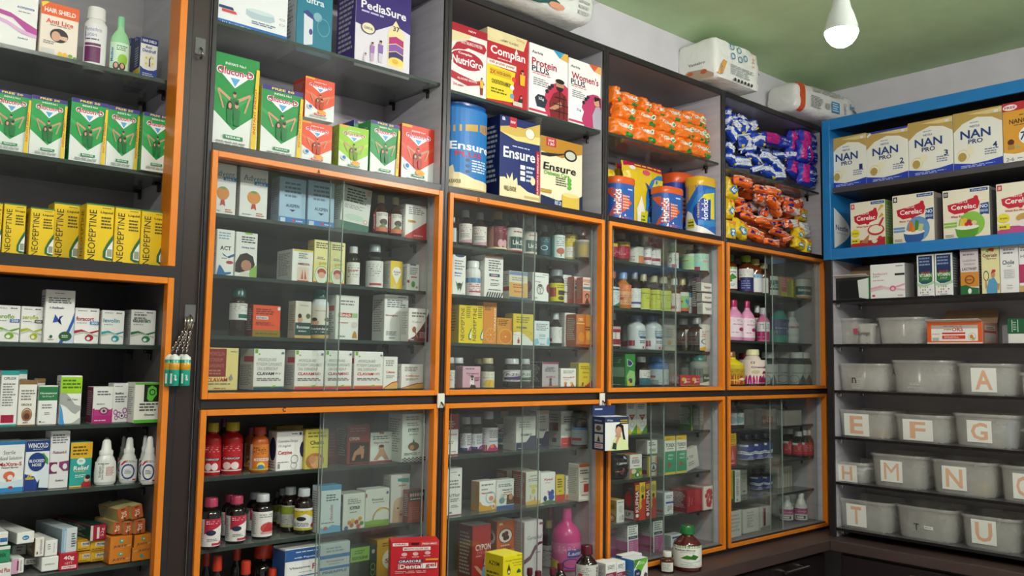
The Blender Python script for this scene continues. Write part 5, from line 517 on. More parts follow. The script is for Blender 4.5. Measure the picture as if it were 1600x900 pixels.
((P,((0,1),(1,1),(1,.74),(.8,.84),(.5,.88),(.2,.8),(0,.66)),'bfa05a'),(P,((.3,.95),(1,.98),(1,.9),(.7,.9)),'e0cc90'),(T,'NESTLE',.45,.73,.2,.035,'4a5a90','b'),(L,.35,.78,.55,.81,1,'8a98c0'),(T,'NAN',.46,.6,.62,.15,'22407e','b'),(T,'PRO',.46,.47,.3,.08,'26386e','b'),(T,'1',.85,.36,.09,.1,'26386e','b'),(L,.64,.2,.92,.32,3,'8088a8'),(E,.2,.24,.14,.11,'e8dcae'),(E,.19,.23,.115,.095,'f0ece0'),(E,.18,.22,.09,.078,'b89a54'),(E,.36,.32,.08,.07,'f0e8cc'),(P,((0,0),(1,0),(1,.14),(.7,.1),(.4,.08),(0,.13)),'2a3fb0'),(L,.15,.02,.85,.07,2,'b8c4f0'),(R,.85,.9,.93,.95,'e8e8e0')),
((P,((0,1),(1,1),(1,.74),(.8,.84),(.5,.88),(.2,.8),(0,.66)),'bfa05a'),(P,((.3,.95),(1,.98),(1,.9),(.7,.9)),'e0cc90'),(T,'NESTLE',.45,.73,.2,.035,'4a5a90','b'),(L,.35,.78,.55,.81,1,'8a98c0'),(T,'NAN',.46,.6,.62,.15,'22407e','b'),(T,'PRO',.46,.47,.3,.08,'26386e','b'),(T,'2',.85,.36,.09,.1,'26386e','b'),(L,.64,.2,.92,.32,3,'8088a8'),(E,.2,.24,.14,.11,'e8dcae'),(E,.19,.23,.115,.095,'f0ece0'),(E,.18,.22,.09,.078,'b89a54'),(E,.36,.32,.08,.07,'f0e8cc'),(P,((0,0),(1,0),(1,.14),(.7,.1),(.4,.08),(0,.13)),'2a3fb0'),(L,.15,.02,.85,.07,2,'b8c4f0'),(R,.85,.9,.93,.95,'e8e8e0'),(R,.1,.965,1,1,'2a3fa0'),(P,((.04,.9),(.14,.96),(.1,.99),(.02,.93)),'d8e4f8')),
((P,((0,1),(1,1),(1,.74),(.8,.84),(.5,.88),(.2,.8),(0,.66)),'bfa05a'),(P,((.3,.95),(1,.98),(1,.9),(.7,.9)),'e0cc90'),(T,'NESTLE',.45,.73,.2,.035,'4a5a90','b'),(L,.35,.78,.55,.81,1,'8a98c0'),(T,'NAN',.46,.6,.62,.15,'22407e','b'),(T,'PRO',.46,.47,.3,.08,'26386e','b'),(T,'3',.85,.36,.09,.1,'26386e','b'),(L,.64,.2,.92,.32,3,'8088a8'),(E,.2,.24,.14,.11,'e8dcae'),(E,.19,.23,.115,.095,'f0ece0'),(E,.18,.22,.09,.078,'b89a54'),(E,.36,.32,.08,.07,'f0e8cc'),(P,((0,0),(1,0),(1,.14),(.7,.1),(.4,.08),(0,.13)),'2a3fb0'),(L,.15,.02,.85,.07,2,'b8c4f0'),(R,.85,.9,.93,.95,'e8e8e0')),
((P,((0,1),(1,1),(1,.74),(.8,.84),(.5,.88),(.2,.8),(0,.66)),'bfa05a'),(P,((.3,.95),(1,.98),(1,.9),(.7,.9)),'e0cc90'),(T,'NESTLE',.45,.73,.2,.035,'4a5a90','b'),(L,.35,.78,.55,.81,1,'8a98c0'),(T,'NAN',.46,.6,.62,.15,'22407e','b'),(T,'PRO',.46,.47,.3,.08,'26386e','b'),(T,'4',.85,.36,.09,.1,'26386e','b'),(L,.64,.2,.92,.32,3,'8088a8'),(E,.2,.24,.14,.11,'e8dcae'),(E,.19,.23,.115,.095,'f0ece0'),(E,.18,.22,.09,.078,'b89a54'),(E,.36,.32,.08,.07,'f0e8cc'),(P,((0,0),(1,0),(1,.14),(.7,.1),(.4,.08),(0,.13)),'2a3fb0'),(L,.15,.02,.85,.07,2,'b8c4f0'),(R,.85,.9,.93,.95,'e8e8e0')),
((P,((0,.86),(.3,.86),(1,.9),(1,1),(0,1)),'c0303a'),(E,.14,.92,.13,.05,'f4e8e8'),(T,'FREE',.14,.92,.2,.04,'b82a3a','b'),(T,'NANGROW',.42,.68,.6,.08,'4a3416','b'),(L,.3,.76,.6,.79,1,'6a5020'),(L,.2,.6,.6,.63,1,'8a6020'),(E,.5,.42,.22,.16,'f0f0ee'),(T,'7',.36,.42,.1,.14,'26386e','bi'),(E,.14,.34,.06,.05,'5a3420'),(R,.08,.22,.2,.3,'b8863a'),(R,.22,.24,.3,.27,'8ab0a0'),(P,((0,0),(1,0),(1,.2),(.6,.16),(.2,.14),(0,.18)),'f0ece4'),(T,'2-6',.12,.06,.14,.06,'8a8070','b'),(L,.25,.05,.6,.08,1,GY)),
((R,0,0,1,1,'efe6d2'),(P,((.1,.7),(.5,.76),(.75,.82),(.8,.7),(.76,.58),(.5,.52),(.25,.5),(.12,.58)),'c8243a'),(T,'NESTLE',.42,.74,.24,.05,'f4e8e8','b'),(T,'Cerelac',.45,.64,.54,.1,'f6f2ee','b'),(E,.72,.8,.05,.04,'c8243a'),(E,.5,.52,.05,.03,'c8243a'),(R,.02,.86,.12,.97,'c8243a'),(T,'8',.07,.915,.06,.07,'f0ece4','b'),(R,.6,.92,.98,.98,'2a4a90'),(T,'Fortified',.79,.95,.3,.03,'d8e0f0','b'),(T,'Wheat Apple Cherry',.45,.45,.56,.05,'b83a4a','bi'),(P,((0,0),(1,0),(1,.2),(.6,.14),(.3,.16),(0,.08)),'b8303a'),(E,.14,.32,.13,.09,'e8d83a'),(T,'iron',.14,.32,.16,.04,'6a5a10','b'),(R,.03,.1,.27,.2,'e8d83a'),(L,.05,.12,.25,.18,1,'6a5a10'),(E,.74,.36,.24,.12,'c8343a'),(E,.74,.37,.2,.09,'f0e4d0'),(P,((.8,.45),(.86,.42),(.98,.6),(.94,.62)),'c8343a'),(P,((.3,.1),(.55,.28),(.5,.08)),'b8804a'),(P,((.78,.74),(.9,.9),(.98,.86)),'d8b04a'),(P,((.8,.6),(.92,.72),(.97,.66)),'d8a83a'),(E,.7,.12,.08,.05,'e8dcc8'),(E,.86,.18,.06,.04,'d8303a')),
((R,0,0,1,1,'efe6d2'),(P,((.1,.7),(.5,.76),(.75,.82),(.8,.7),(.76,.58),(.5,.52),(.25,.5),(.12,.58)),'c8243a'),(T,'NESTLE',.42,.74,.24,.05,'f4e8e8','b'),(T,'Cerelac',.45,.64,.54,.1,'f6f2ee','b'),(E,.72,.8,.05,.04,'c8243a'),(E,.5,.52,.05,.03,'c8243a'),(R,.02,.86,.12,.97,'26262a'),(T,'8',.07,.915,.06,.07,'f0ece4','b'),(R,.6,.92,.98,.98,'2a4a90'),(T,'Fortified',.79,.95,.3,.03,'d8e0f0','b'),(T,'Rice Vegetables',.45,.45,.56,.05,'b83a4a','bi'),(P,((.8,.66),(.99,.68),(.99,.44),(.88,.46),(.8,.42)),'2a4a8a'),(T,'NO',.89,.61,.16,.07,'f4f4f8','b'),(T,'REFINED SUGAR',.89,.52,.16,.05,'d8e0f0','b'),(R,.02,.3,.3,.34,'6a9ac8'),(R,.02,.24,.3,.28,'6a9ac8'),(E,.62,.28,.28,.25,'6a9ac8'),(P,((.26,.22),(.3,.06),(.36,0),(.66,0),(.74,.08),(.78,.24)),'2f5a9a'),(E,.52,.22,.26,.05,'f0ece2'),(P,((.38,.24),(.42,.44),(.5,.42),(.5,.24)),'e0722a'),(P,((.45,.22),(.5,.36),(.56,.34),(.54,.22)),'e08a3a'),(P,((.54,.24),(.56,.46),(.64,.44),(.62,.26)),'4a8a2a'),(P,((.62,.24),(.66,.38),(.76,.36),(.72,.22)),'c8c88a'),(L,.05,.04,.25,.1,2,GY)),
((R,0,0,1,1,'efe6d2'),(P,((.1,.7),(.5,.76),(.75,.82),(.8,.7),(.76,.58),(.5,.52),(.25,.5),(.12,.58)),'c8243a'),(T,'NESTLE',.42,.74,.24,.05,'f4e8e8','b'),(T,'Cerelac',.45,.64,.54,.1,'f6f2ee','b'),(E,.72,.8,.05,.04,'c8243a'),(E,.5,.52,.05,.03,'c8243a'),(R,.02,.86,.12,.97,'26262a'),(T,'10',.07,.915,.06,.07,'f0ece4','b'),(R,.6,.92,.98,.98,'2a4a90'),(T,'Fortified',.79,.95,.3,.03,'d8e0f0','b'),(T,'Wheat Rice Mixed Fruit',.45,.45,.56,.05,'b83a4a','bi'),(P,((.8,.66),(.99,.68),(.99,.44),(.88,.46),(.8,.42)),'2a4a8a'),(T,'NO',.89,.61,.16,.07,'f4f4f8','b'),(T,'REFINED SUGAR',.89,.52,.16,.05,'d8e0f0','b'),(R,.02,.3,.3,.34,'8ac04a'),(R,.02,.24,.3,.28,'8ac04a'),(E,.62,.28,.28,.25,'8ac04a'),(P,((.26,.22),(.3,.06),(.36,0),(.66,0),(.74,.08),(.78,.24)),'5a9a2f'),(E,.52,.22,.26,.05,'f0ece2'),(P,((.36,.26),(.4,.4),(.5,.36),(.5,.24)),'e8c84a'),(E,.48,.36,.05,.05,'e8b83a'),(E,.52,.28,.05,.04,'c8303a'),(E,.6,.28,.05,.04,'c8303a'),(E,.57,.33,.05,.04,'b8283a'),(E,.68,.3,.06,.04,'e8c8a0'),(L,.05,.04,.25,.1,2,GY)),
((R,0,0,1,1,'efe6d2'),(P,((.1,.7),(.5,.76),(.75,.82),(.8,.7),(.76,.58),(.5,.52),(.25,.5),(.12,.58)),'c8243a'),(T,'NESTLE',.42,.74,.24,.05,'f4e8e8','b'),(T,'Cerelac',.45,.64,.54,.1,'f6f2ee','b'),(E,.72,.8,.05,.04,'c8243a'),(E,.5,.52,.05,.03,'c8243a'),(R,.02,.86,.12,.97,'c8243a'),(T,'10',.07,.915,.06,.07,'f0ece4','b'),(R,.6,.92,.98,.98,'2a4a90'),(T,'Fortified',.79,.95,.3,.03,'d8e0f0','b'),(T,'Wheat Rice Mixed Veg',.45,.45,.56,.05,'b83a4a','bi'),(P,((0,0),(1,0),(1,.2),(.6,.14),(.3,.16),(0,.08)),'c0488a'),(E,.14,.32,.13,.09,'e8d83a'),(T,'iron',.14,.32,.16,.04,'6a5a10','b'),(R,.03,.1,.27,.2,'e8d83a'),(L,.05,.12,.25,.18,1,'6a5a10'),(E,.6,.3,.2,.09,'c89a4a'),(E,.8,.34,.2,.1,'c8a05a'),(E,.6,.2,.2,.07,'e8e0e4'),(E,.75,.24,.15,.08,'e0d8dc')),
((R,.05,.08,.7,.88,'17191a'),(P,((.68,.86),(1,.95),(1,0),(.72,.1)),'dfe4e0'),(R,.98,0,1,1,'2f8a4a')),
((T,'budecort',.3,.72,.42,.08,'c84a78',''),(L,.08,.62,.3,.66,1,GY),(L,.08,.5,.5,.56,1,'e0a8b8'),(L,.75,.9,.95,.94,1,'303030'),(R,.72,.65,1,.71,'303030'),(P,((0,.32),(.3,.38),(.6,.3),(1,.42),(1,.36),(.6,.25),(.3,.3),(0,.26)),'e8a8bc'),(P,((0,.2),(.4,.28),(1,.2),(1,.25),(.4,.34),(0,.27)),'e8c4d0'),(E,.66,.28,.09,.08,'d8688a'),(E,.66,.27,.05,.045,'f0c8d4'),(R,.06,.06,.14,.12,'c84a68'),(L,.8,.06,.95,.1,1,'c84a68')),
((R,.1,.36,.9,.96,'24365e'),(R,.1,.36,.9,.56,'2f7a3a'),(P,((.1,.36),(.3,.3),(.7,.3),(.9,.36)),'2a4a70'),(L,.16,.72,.84,.94,3,'8a9ac0'),(T,'MULTI',.5,.57,.5,.05,'c8303a','b'),(T,'VITAMIN',.5,.5,.7,.08,'e0f0d8','b'),(T,'SYRUP',.5,.42,.4,.04,'d8e0f0',''),(P,((0,.34),(.4,.28),(1,.36),(1,.3),(.4,.22),(0,.26)),'b8d0b4'),(E,.2,.1,.03,.018,'c83a3a'),(E,.34,.16,.03,.018,'5a9a3a'),(E,.48,.22,.03,.018,'d88a3a'),(E,.62,.1,.03,.018,'8a3a6a'),(E,.76,.16,.03,.018,'3a5a9a'),(E,.2,.22,.03,.018,'b8a83a'),(E,.34,.1,.03,.018,'5a4a3a'),(E,.48,.16,.03,.018,'c83a3a'),(E,.62,.22,.03,.018,'3a8a4a'),(R,.04,0,.96,.02,'3a3a40'),(L,.3,.03,.7,.06,1,GY)),
((R,0,.52,1,1,'dccfd2'),(L,.15,.85,.9,.92,1,GY),(T,'Lactulose',.5,.76,.7,.06,'6a6068',''),(T,'Solution',.5,.68,.6,.05,'6a6068',''),(T,'LACTIHEP',.5,.57,.8,.06,'4a4448','b'),(R,0,.18,1,.5,'d08a34'),(O,.5,.33,.28,.1,.3,'8a4a1a'),(L,.3,.3,.7,.36,1,'8a4a1a'),(P,((0,0),(1,0),(1,.14),(.6,.16),(.3,.22),(0,.2)),'2a6a3a'),(E,.5,.08,.1,.06,'e8f0e4')),
((P,((.3,.92),(.5,.96),(.75,.95),(.7,.88),(.45,.9)),'c8402a'),(P,((.25,.9),(.45,.94),(.4,.87)),'4a9a3a'),(T,'Cyprosin',.5,.8,.8,.1,'6a2a2a','b'),(L,.3,.72,.9,.75,1,'7a3a5a'),(O,.26,.38,.16,.11,.2,'3a2a20'),(P,((.25,.08),(.4,.3),(.7,.34),(.9,.2),(.85,0),(.3,0)),'5a9ac0'),(E,.64,.4,.12,.07,'c8906a'),(P,((.52,.42),(.8,.46),(.78,.5),(.62,.51)),'b8303a'),(P,((.2,.1),(.3,.14),(.28,.3),(.2,.26)),'c8906a'),(P,((.85,.1),(.95,.06),(1,.2),(.9,.22)),'c8906a')),
((L,.2,.8,.9,.94,2,'8a888a'),(T,'Cholie',.46,.64,.64,.09,'2a4a48','bi'),(L,.4,.54,.7,.58,1,GY),(R,.2,.3,.8,.5,'dcdadc'),(L,.22,.31,.78,.49,5,'b8b6b8'),(T,'Cholie',.5,.16,.3,.03,'4a4a4c','i'),(P,((.3,.12),(.7,.12),(.6,.08),(.4,.08)),'d0cdd0')),
((L,.1,.85,.9,.95,2,GY),(T,'Honey',.5,.74,.8,.08,'303034','i'),(R,0,.2,1,.58,'b0305e'),(E,.6,.4,.3,.1,'d8b07a'),(R,0,0,1,.14,'c8a06a')),
((R,0,0,1,1,'e2622e'),(R,.08,.12,.92,.86,'eeeae6'),(R,.08,.7,.92,.86,'b8b0aa'),(L,.3,.78,.7,.84,1,'8a5a4a'),(T,'prolyte',.38,.66,.13,.09,'8a2a4a','bi'),(T,'ORS',.56,.66,.2,.17,'c83a2a','b'),(R,.28,.44,.7,.52,'d8402e'),(R,.28,.22,.7,.38,'d8402e'),(L,.32,.25,.66,.35,2,'f0c0b8'),(L,.09,.42,.26,.48,1,'d88a7a'),(R,.1,.14,.22,.28,'b8b8b8'),(O,.82,.32,.07,.17,.1,'b8b0a8'),(E,.81,.32,.03,.09,'d8822a'),(E,.84,.24,.03,.05,'e0a03a'),(P,((0,0),(1,0),(1,.06),(0,.06)),'f0d8cc')),
((R,.15,.1,.85,.85,'c8bcb4'),(R,.1,.5,.9,.62,'b83a34'),(L,.25,.65,.8,.8,2,'8a4a44'),(R,.2,.12,.8,.45,'b8b0aa')),
((R,.12,.1,.14,.9,'c8d8c8'),(R,.28,.1,.3,.9,'c8d8c8'),(L,.16,.2,.26,.8,4,'a8c8b0'))]
SIDES = {'dark': [('L', .12, .2, .88, .9, 14, '9a9a98')], 'white': [('L', .12, .2, .88, .9, 12, 'b8b8b8')]}
def carton(name, label, cat, group, loc, rz, tilt, w, d, h, base, side, top, art, sart):
    mb = MB(); mt = mat(base); mb.box(-w/2, -d/2, 0, w/2, d/2, h, mt, .0012)
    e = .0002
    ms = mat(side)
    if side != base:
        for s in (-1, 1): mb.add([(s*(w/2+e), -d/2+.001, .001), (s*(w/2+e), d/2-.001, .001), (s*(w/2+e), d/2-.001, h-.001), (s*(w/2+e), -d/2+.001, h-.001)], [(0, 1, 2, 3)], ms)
    if top: mb.add([(-w/2+.001, -d/2+.001, h+e), (w/2-.001, -d/2+.001, h+e), (w/2-.001, d/2-.001, h+e), (-w/2+.001, d/2-.001, h+e)], [(0, 1, 2, 3)], mat(top))
    mb.add([(-w/2+.004, d/2-.006, h+2*e), (w/2-.004, d/2-.006, h+2*e), (w/2-.004, d/2-.0045, h+2*e), (-w/2+.004, d/2-.0045, h+2*e)], [(0, 1, 2, 3)], mat('8a8a88'))
    paint(mb, ARTS[art], lambda u, v, l: (-w/2+u*w, -d/2-.0003-.00012*l, v*h))
    sa = ARTS[sart] if sart >= 0 else None
    if sa is None:
        c = lin(side); sa = SIDES['white' if sum(c) < .6 else 'dark']
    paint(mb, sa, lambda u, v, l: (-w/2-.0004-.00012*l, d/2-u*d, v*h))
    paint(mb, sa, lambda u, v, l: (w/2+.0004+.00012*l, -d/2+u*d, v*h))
    o = tag(mb.build(name, None, loc, (0, tilt, rz)), label, cat, group)
    if name == 'open_box':
        for yy, dy, dz, c, nm in ((-d/2, -.024, .008, 'eeeae4', 'front_flap'), (d/2, .03, .05, 'a98a68', 'rear_flap')):
            f = MB(); q = [(-w/2, yy, h+.0006), (w/2, yy, h+.0006), (w/2*.97, yy+dy, h+dz), (-w/2*.97, yy+dy, h+dz)]
            f.add(q+[(x, y, z+.0012) for x, y, z in q], [(3, 2, 1, 0), (4, 5, 6, 7), (0, 1, 5, 4), (1, 2, 6, 5), (2, 3, 7, 6), (3, 0, 4, 7)], mat(c)); f.build(nm, o)
    return o
PROFS = {  # body outline as (radius, height) fractions, first cap height, cap radius
 'syrup': ([(.93, 0), (1, .02), (1, .56), (.93, .62), (.72, .69), (.45, .76), (.40, .79), (.40, .86)], .81, 1., .52),
 'round': ([(.9, 0), (1, .03), (1, .66), (.93, .72), (.7, .77), (.5, .80), (.48, .86)], .83, 1., .66),
 'wide': ([(.9, 0), (1, .03), (1, .68), (.95, .74), (.8, .78), (.72, .80), (.7, .86)], .81, 1., .80),
 'spray': ([(.8, 0), (.96, .05), (1, .25), (.93, .45), (.75, .58), (.55, .66), (.42, .70), (.42, .73)], .70, 1., .46),
 'lotion': ([(.9, 0), (1, .03), (1, .55), (.92, .62), (.7, .70), (.42, .76), (.36, .80), (.34, .86)], .82, 1., .36),
 'jar': ([(.93, 0), (1, .03), (1, .80), (.97, .86)], .84, 1., 1.02),
 'tin': ([(.96, 0), (1, .02), (1, .93), (.9, .97)], .955, 1., .93),
 'flask': ([(.85, 0), (1, .06), (1.02, .3), (.93, .5), (.72, .68), (.5, .8), (.42, .84), (.42, .88)], .83, 1., .52),
 'drop': ([(.93, 0), (1, .03), (1, .60), (.85, .67), (.6, .71), (.5, .73), (.5, .78)], .74, 1., .62),
}
def bottle(name, label, cat, group, loc, rz, r, h, prof, body, bk, cap, ck, sq, lab, lv, lang, art):
    pf, cz0, cz1, cr = PROFS[prof]; ex = 3.2 if prof == 'jar' else 2.6 if prof == 'tin' else 2.
    mb = MB(); mb.lathe([(a*r, z*h) for a, z in pf], mat(body, bk), 24, sq, ex)
    o = tag(mb.build(name, None, loc, (0, 0, rz), 40), label, cat, group)
    c = MB(); R = cr*r; hc = (cz1-cz0)*h
    if prof == 'spray':
        c.lathe([(R*1.35, cz0*h-.004), (R*1.35, cz0*h+hc*.15), (R, cz0*h+hc*.25), (R*.8, h-hc*.15), (R*.5, h)], mat(cap, ck), 24, sq)
    elif prof in ('jar', 'tin'):
        c.lathe([(R, cz0*h), (R*1.02, cz0*h+hc*.2), (R*1.02, h-hc*.15), (R*.97, h)], mat(cap, ck), 32, sq, ex)
    else:
        c.lathe([(R, cz0*h), (R*1.03, cz0*h+hc*.12), (R, cz0*h+hc*.2), (R*.98, h-hc*.12), (R*.88, h)], mat(cap, ck), 32, sq, 2, .05)
    c.build('cap', o, smooth=50)
    if lab:
        lb = MB(); v0, v1, span = lv; rr = r+.0004
        def P(u, v, l):
            a = lang+(u-.5)*span; q = rr+.00012*l
            ca, sa = math.sin(a), -math.cos(a)
            k = (abs(ca)**ex+abs(sa)**ex)**(-1/ex) if ex != 2 else 1
            return (q*k*ca, q*k*sa*sq-(0 if sq == 1 else .0004), (v0+(v1-v0)*v)*h)
        paint(lb, [('R', 0, 0, 1, 1, lab)], P, 'p', 18); paint(lb, ARTS[art], P, 'p', 14, 1)
        lb.build('label_sticker', o, smooth=60)
    return o
def pack(name, label, cat, group, loc, rot, w, h, t, base, art, sd, fin=.012, puff=.35, sealc=None, wr=.10):
    # sealed film packet standing with its face to -y; origin at the base centre
    rnd = random.Random(sd); mb = MB(); n, q = 16, 12
    ph = [rnd.uniform(0, 6.28) for _ in range(6)]
    def F(u, v, s):
        a, b = 2*u-1, 2*v-1
        k = max(0, 1-abs(a)**3.2)**puff*max(0, 1-abs(b)**4)**puff
        wv = 1+wr*(math.sin(7*a+4*b+ph[0])+.7*math.sin(11*b-5*a+ph[1])+.5*math.sin(17*a+9*b+ph[2]))
        return (a*w/2*(1-.03*math.sin(3*b+ph[3])), s*t/2*k*wv, h*(v+.0))
    vs = [F(i/n, j/q, s) for s in (-1, 1) for j in range(q+1) for i in range(n+1)]; N = (n+1)*(q+1); fs = []
    for j in range(q):
        for i in range(n):
            a = j*(n+1)+i; fs.append((a, a+1, a+n+2, a+n+1)); fs.append((N+a, N+a+n+1, N+a+n+2, N+a+1))
    mb.add(vs, fs, mat(base, 'f'))
    sc = mat(sealc or base, 'f'); kk = 14
    for s in (-1, 1):
        vs = []
        for k in range(kk+1):
            z = h*k/kk; x = s*w/2*(1-.03*math.sin(3*(2*k/kk-1)+ph[3])); vs += [(x-s*.002, .0012*(-1)**k, z), (x+s*fin, .0015*(-1)**k+.004*math.sin(k*.7+ph[4]), z)]
        mb.add(vs, [(2*k, 2*k+1, 2*k+3, 2*k+2) for k in range(kk)], sc)
    paint(mb, ARTS[art], lambda u, v, l: tuple(Vector(F(u, v, -1))-Vector((0, .0012+.00015*l, 0))), 'f', 14)
    o = mb.build(name, None, loc, rot, 60)
    return tag(o, label, cat, group)

# ------------------------------------------------------------------ room shell
def S1(name, boxes, mt):
    mb = MB()
    for b in boxes: mb.box(*b, mt)
    return struct(mb.build(name))
WALLM = mat('d6d2da', 'w')
S1('wall_back', [(-1.6, 2.035, 0, 3.5, 2.2, 2.479), (-1.6, 1.84, 2.4785, 3.5, 2.2, 2.665)], WALLM)
S1('wall_right', [(3.40, -2, 0, 3.55, 2.2, 2.665)], WALLM)
S1('wall_left', [(-1.75, -2, 0, -1.6, 2.2, 2.665)], WALLM)
S1('ceiling', [(-1.75, -2, 2.665, 3.55, 2.2, 2.75)], mat('c4e0ae', 'w'))
S1('floor', [(-1.75, -2, -.08, 3.55, 2.2, 0)], mat('aaa49a', 'w'))
BLK = mat('242123', 'l'); ORG = mat('e5811f', 'o'); LAM = mat('b6b0b6', 'l'); DKL = mat('4a4648', 'l'); PALE = mat('c2bec6', 'l'); GRY = mat('7a7476', 'l')
EDGE = mat('93a39b', 'g'); BLU = mat('1f78bd', 'o'); BRN = mat('2c1d1a', 'l'); STEEL = mat('b8b6b2', 'm'); WHT = mat('e8e6e2', 'g')
S1('trim_1', [(.6642, 1.7532, .862, .7043, 2.03, 2.479)], BRN)
# ------------------------------------------------------------------ cabinets
def pbox(name, par, b, mt, bev=0):
    mb = MB(); mb.box(*b, mt, bev); return mb.build(name, par)
def glass_shelf(par, x0, x1, z, y0, y1=2.018, brackets=True):
    mb = MB(); mb.box(x0, y0+.0015, z-.008, x1, y1, z, SHELFGLASS); mb.box(x0, y0, z-.008, x1, y0+.0015, z, mat('2f3d37', 'g'))
    s = mb.build('glass_shelf', par)
    if brackets:
        for xx, sg in ((x0, 1), (x1, -1)):
            for yy in (y0+.05, y1-.05):
                b = MB(); b.box(xx, yy-.006, z-.016, xx+sg*.016, yy+.006, z-.0085, mat('4a4846', 'm'), .002); b.box(xx, yy-.004, z-.03, xx+sg*.006, yy+.004, z-.016, mat('4a4846', 'm'), .001)
                b.build('shelf_bracket', s)
    return s
def door_frame(par, x0, x1, z0, z1, wd=.0125):
    mb = MB(); ya, yb = 1.737, 1.758; e = .0009
    mb.box(x0, ya, z0, x0+wd, yb, z1, ORG, e); mb.box(x1-wd, ya, z0, x1, yb, z1, ORG, e)
    mb.box(x0+wd, ya+.0004, z0, x1-wd, yb, z0+wd, ORG, e); mb.box(x0+wd, ya+.0004, z1-wd, x1-wd, yb, z1, ORG, e)
    mb.box(x0+wd, 1.7585, z0+wd-.004, x1-wd, 1.7835, z0+wd, mat('8a4a16', 'o')); mb.box(x0+wd, 1.7585, z1-wd, x1-wd, 1.7835, z1-wd+.004, mat('8a4a16', 'o'))
    return mb.build('door_frame', par)
def pane(par, x0, x1, z0, z1, back, wd=.0125):
    y = 1.777 if back else 1.760; a, b = x0, x1; zz0, zz1 = z0+wd+.001, z1-wd-.001
    mb = MB(); mb.box(a, y, zz0, b, y+.004, zz1, PANE)
    for s in (a, b): mb.box(s-.0005, y-.0001, zz0, s+.0005, y+.0041, zz1, EDGE)
    return mb.build('sliding_pane', par)
def cabinet(name, label, xa, xb, fx0, fx1, opens, uppers, lowers, up_panes, lo_panes, shaded_backc, zt=2.479):
    c = tag(empty(name, ((xa+xb)/2, 1.75, .862)), label, 'cabinet', 'glass-fronted cabinets along the back wall')
    inv = Matrix.Translation((-(xa+xb)/2, -1.75, -.862))
    made = []
    P = lambda n, b, m, bev=0: made.append(pbox(n, c, b, m, bev)) or made[-1]
    ix0, ix1 = fx0+.001, fx1-.001
    for x0, x1 in ((xa+.0004, ix0), (ix1, xb-.0004)):
        mb = MB(); mb.box(x0, 1.7525, .862, x1, 2.03, zt-.0005, PALE); mb.box(x0, 1.745, .862, x1, 1.7525, zt-.0005, BLK, .001); made.append(mb.build('side_panel', c))
    P('back_panel', (ix0, 2.02, 1.9495, ix1, 2.03, zt-.001), LAM); P('back_panel', (ix0, 2.02, .862, ix1, 2.03, 1.949), shaded_backc)  # lower back darker: shade behind the glazed shelves is put into its colour
    def board(n, z0, z1):
        mb = MB(); mb.box(ix0, 1.7525, z0, ix1, 2.02, z1, GRY); mb.box(ix0, 1.745, z0, ix1, 1.7525, z1, BLK, .001); made.append(mb.build(n, c))
    board('top_board', zt-.020, zt-.0005); board('middle_board', 1.9315, 1.949); board('divider_board', 1.3925, 1.4125); board('base_board', .8625, .892)
    for z in opens: made.append(glass_shelf(c, ix0, ix1, z, 1.76))
    for z in uppers+lowers: made.append(glass_shelf(c, ix0, ix1, z, 1.80))
    made.append(door_frame(c, fx0, fx1, 1.4128, 1.931)); made.append(door_frame(c, fx0, fx1, .875, 1.3917))
    for i, (a, b) in enumerate(up_panes): made.append(pane(c, a, b, 1.4128, 1.931, i % 2))
    for i, (a, b) in enumerate(lo_panes): made.append(pane(c, a, b, .875, 1.3917, i % 2))
    for o in made: o.matrix_local = inv
    return c

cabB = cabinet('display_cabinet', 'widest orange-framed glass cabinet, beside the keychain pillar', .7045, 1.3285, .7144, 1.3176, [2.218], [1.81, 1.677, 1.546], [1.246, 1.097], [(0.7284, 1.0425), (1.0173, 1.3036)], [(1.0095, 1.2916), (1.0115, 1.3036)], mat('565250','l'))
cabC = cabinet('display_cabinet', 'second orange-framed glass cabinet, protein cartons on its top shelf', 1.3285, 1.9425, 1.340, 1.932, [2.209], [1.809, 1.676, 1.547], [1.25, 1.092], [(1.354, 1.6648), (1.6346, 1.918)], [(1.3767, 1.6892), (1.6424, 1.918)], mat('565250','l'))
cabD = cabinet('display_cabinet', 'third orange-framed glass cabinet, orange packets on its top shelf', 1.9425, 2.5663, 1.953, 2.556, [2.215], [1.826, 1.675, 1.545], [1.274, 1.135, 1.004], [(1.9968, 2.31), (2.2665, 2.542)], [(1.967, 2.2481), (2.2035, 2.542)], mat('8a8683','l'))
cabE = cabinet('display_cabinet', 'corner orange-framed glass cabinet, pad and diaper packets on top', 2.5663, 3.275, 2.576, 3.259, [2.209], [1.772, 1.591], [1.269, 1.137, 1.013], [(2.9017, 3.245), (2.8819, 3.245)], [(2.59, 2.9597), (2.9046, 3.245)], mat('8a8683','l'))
MARKS = [('B', 'A', 0.9616, 1.9239, 0.0095), ('B', 'C', 0.8983, 1.3881000000000001, 0.0095), ('C', 'D', 1.435, 1.9245, 0.0095)]
def lettermark(par, t, x, z, h):
    mb = MB(); vs, fs = glyphs(t, True); mb.add([(x+a*h*.8, 1.7362, z+b*h) for a, b in vs], fs, mat('1c1616'))
    o = mb.build('painted_letter', par); o.matrix_local = Matrix.Translation(-par.location)
for par, t, x, z, h in MARKS: lettermark({'B': cabB, 'C': cabC}[par], t, x, z, h)
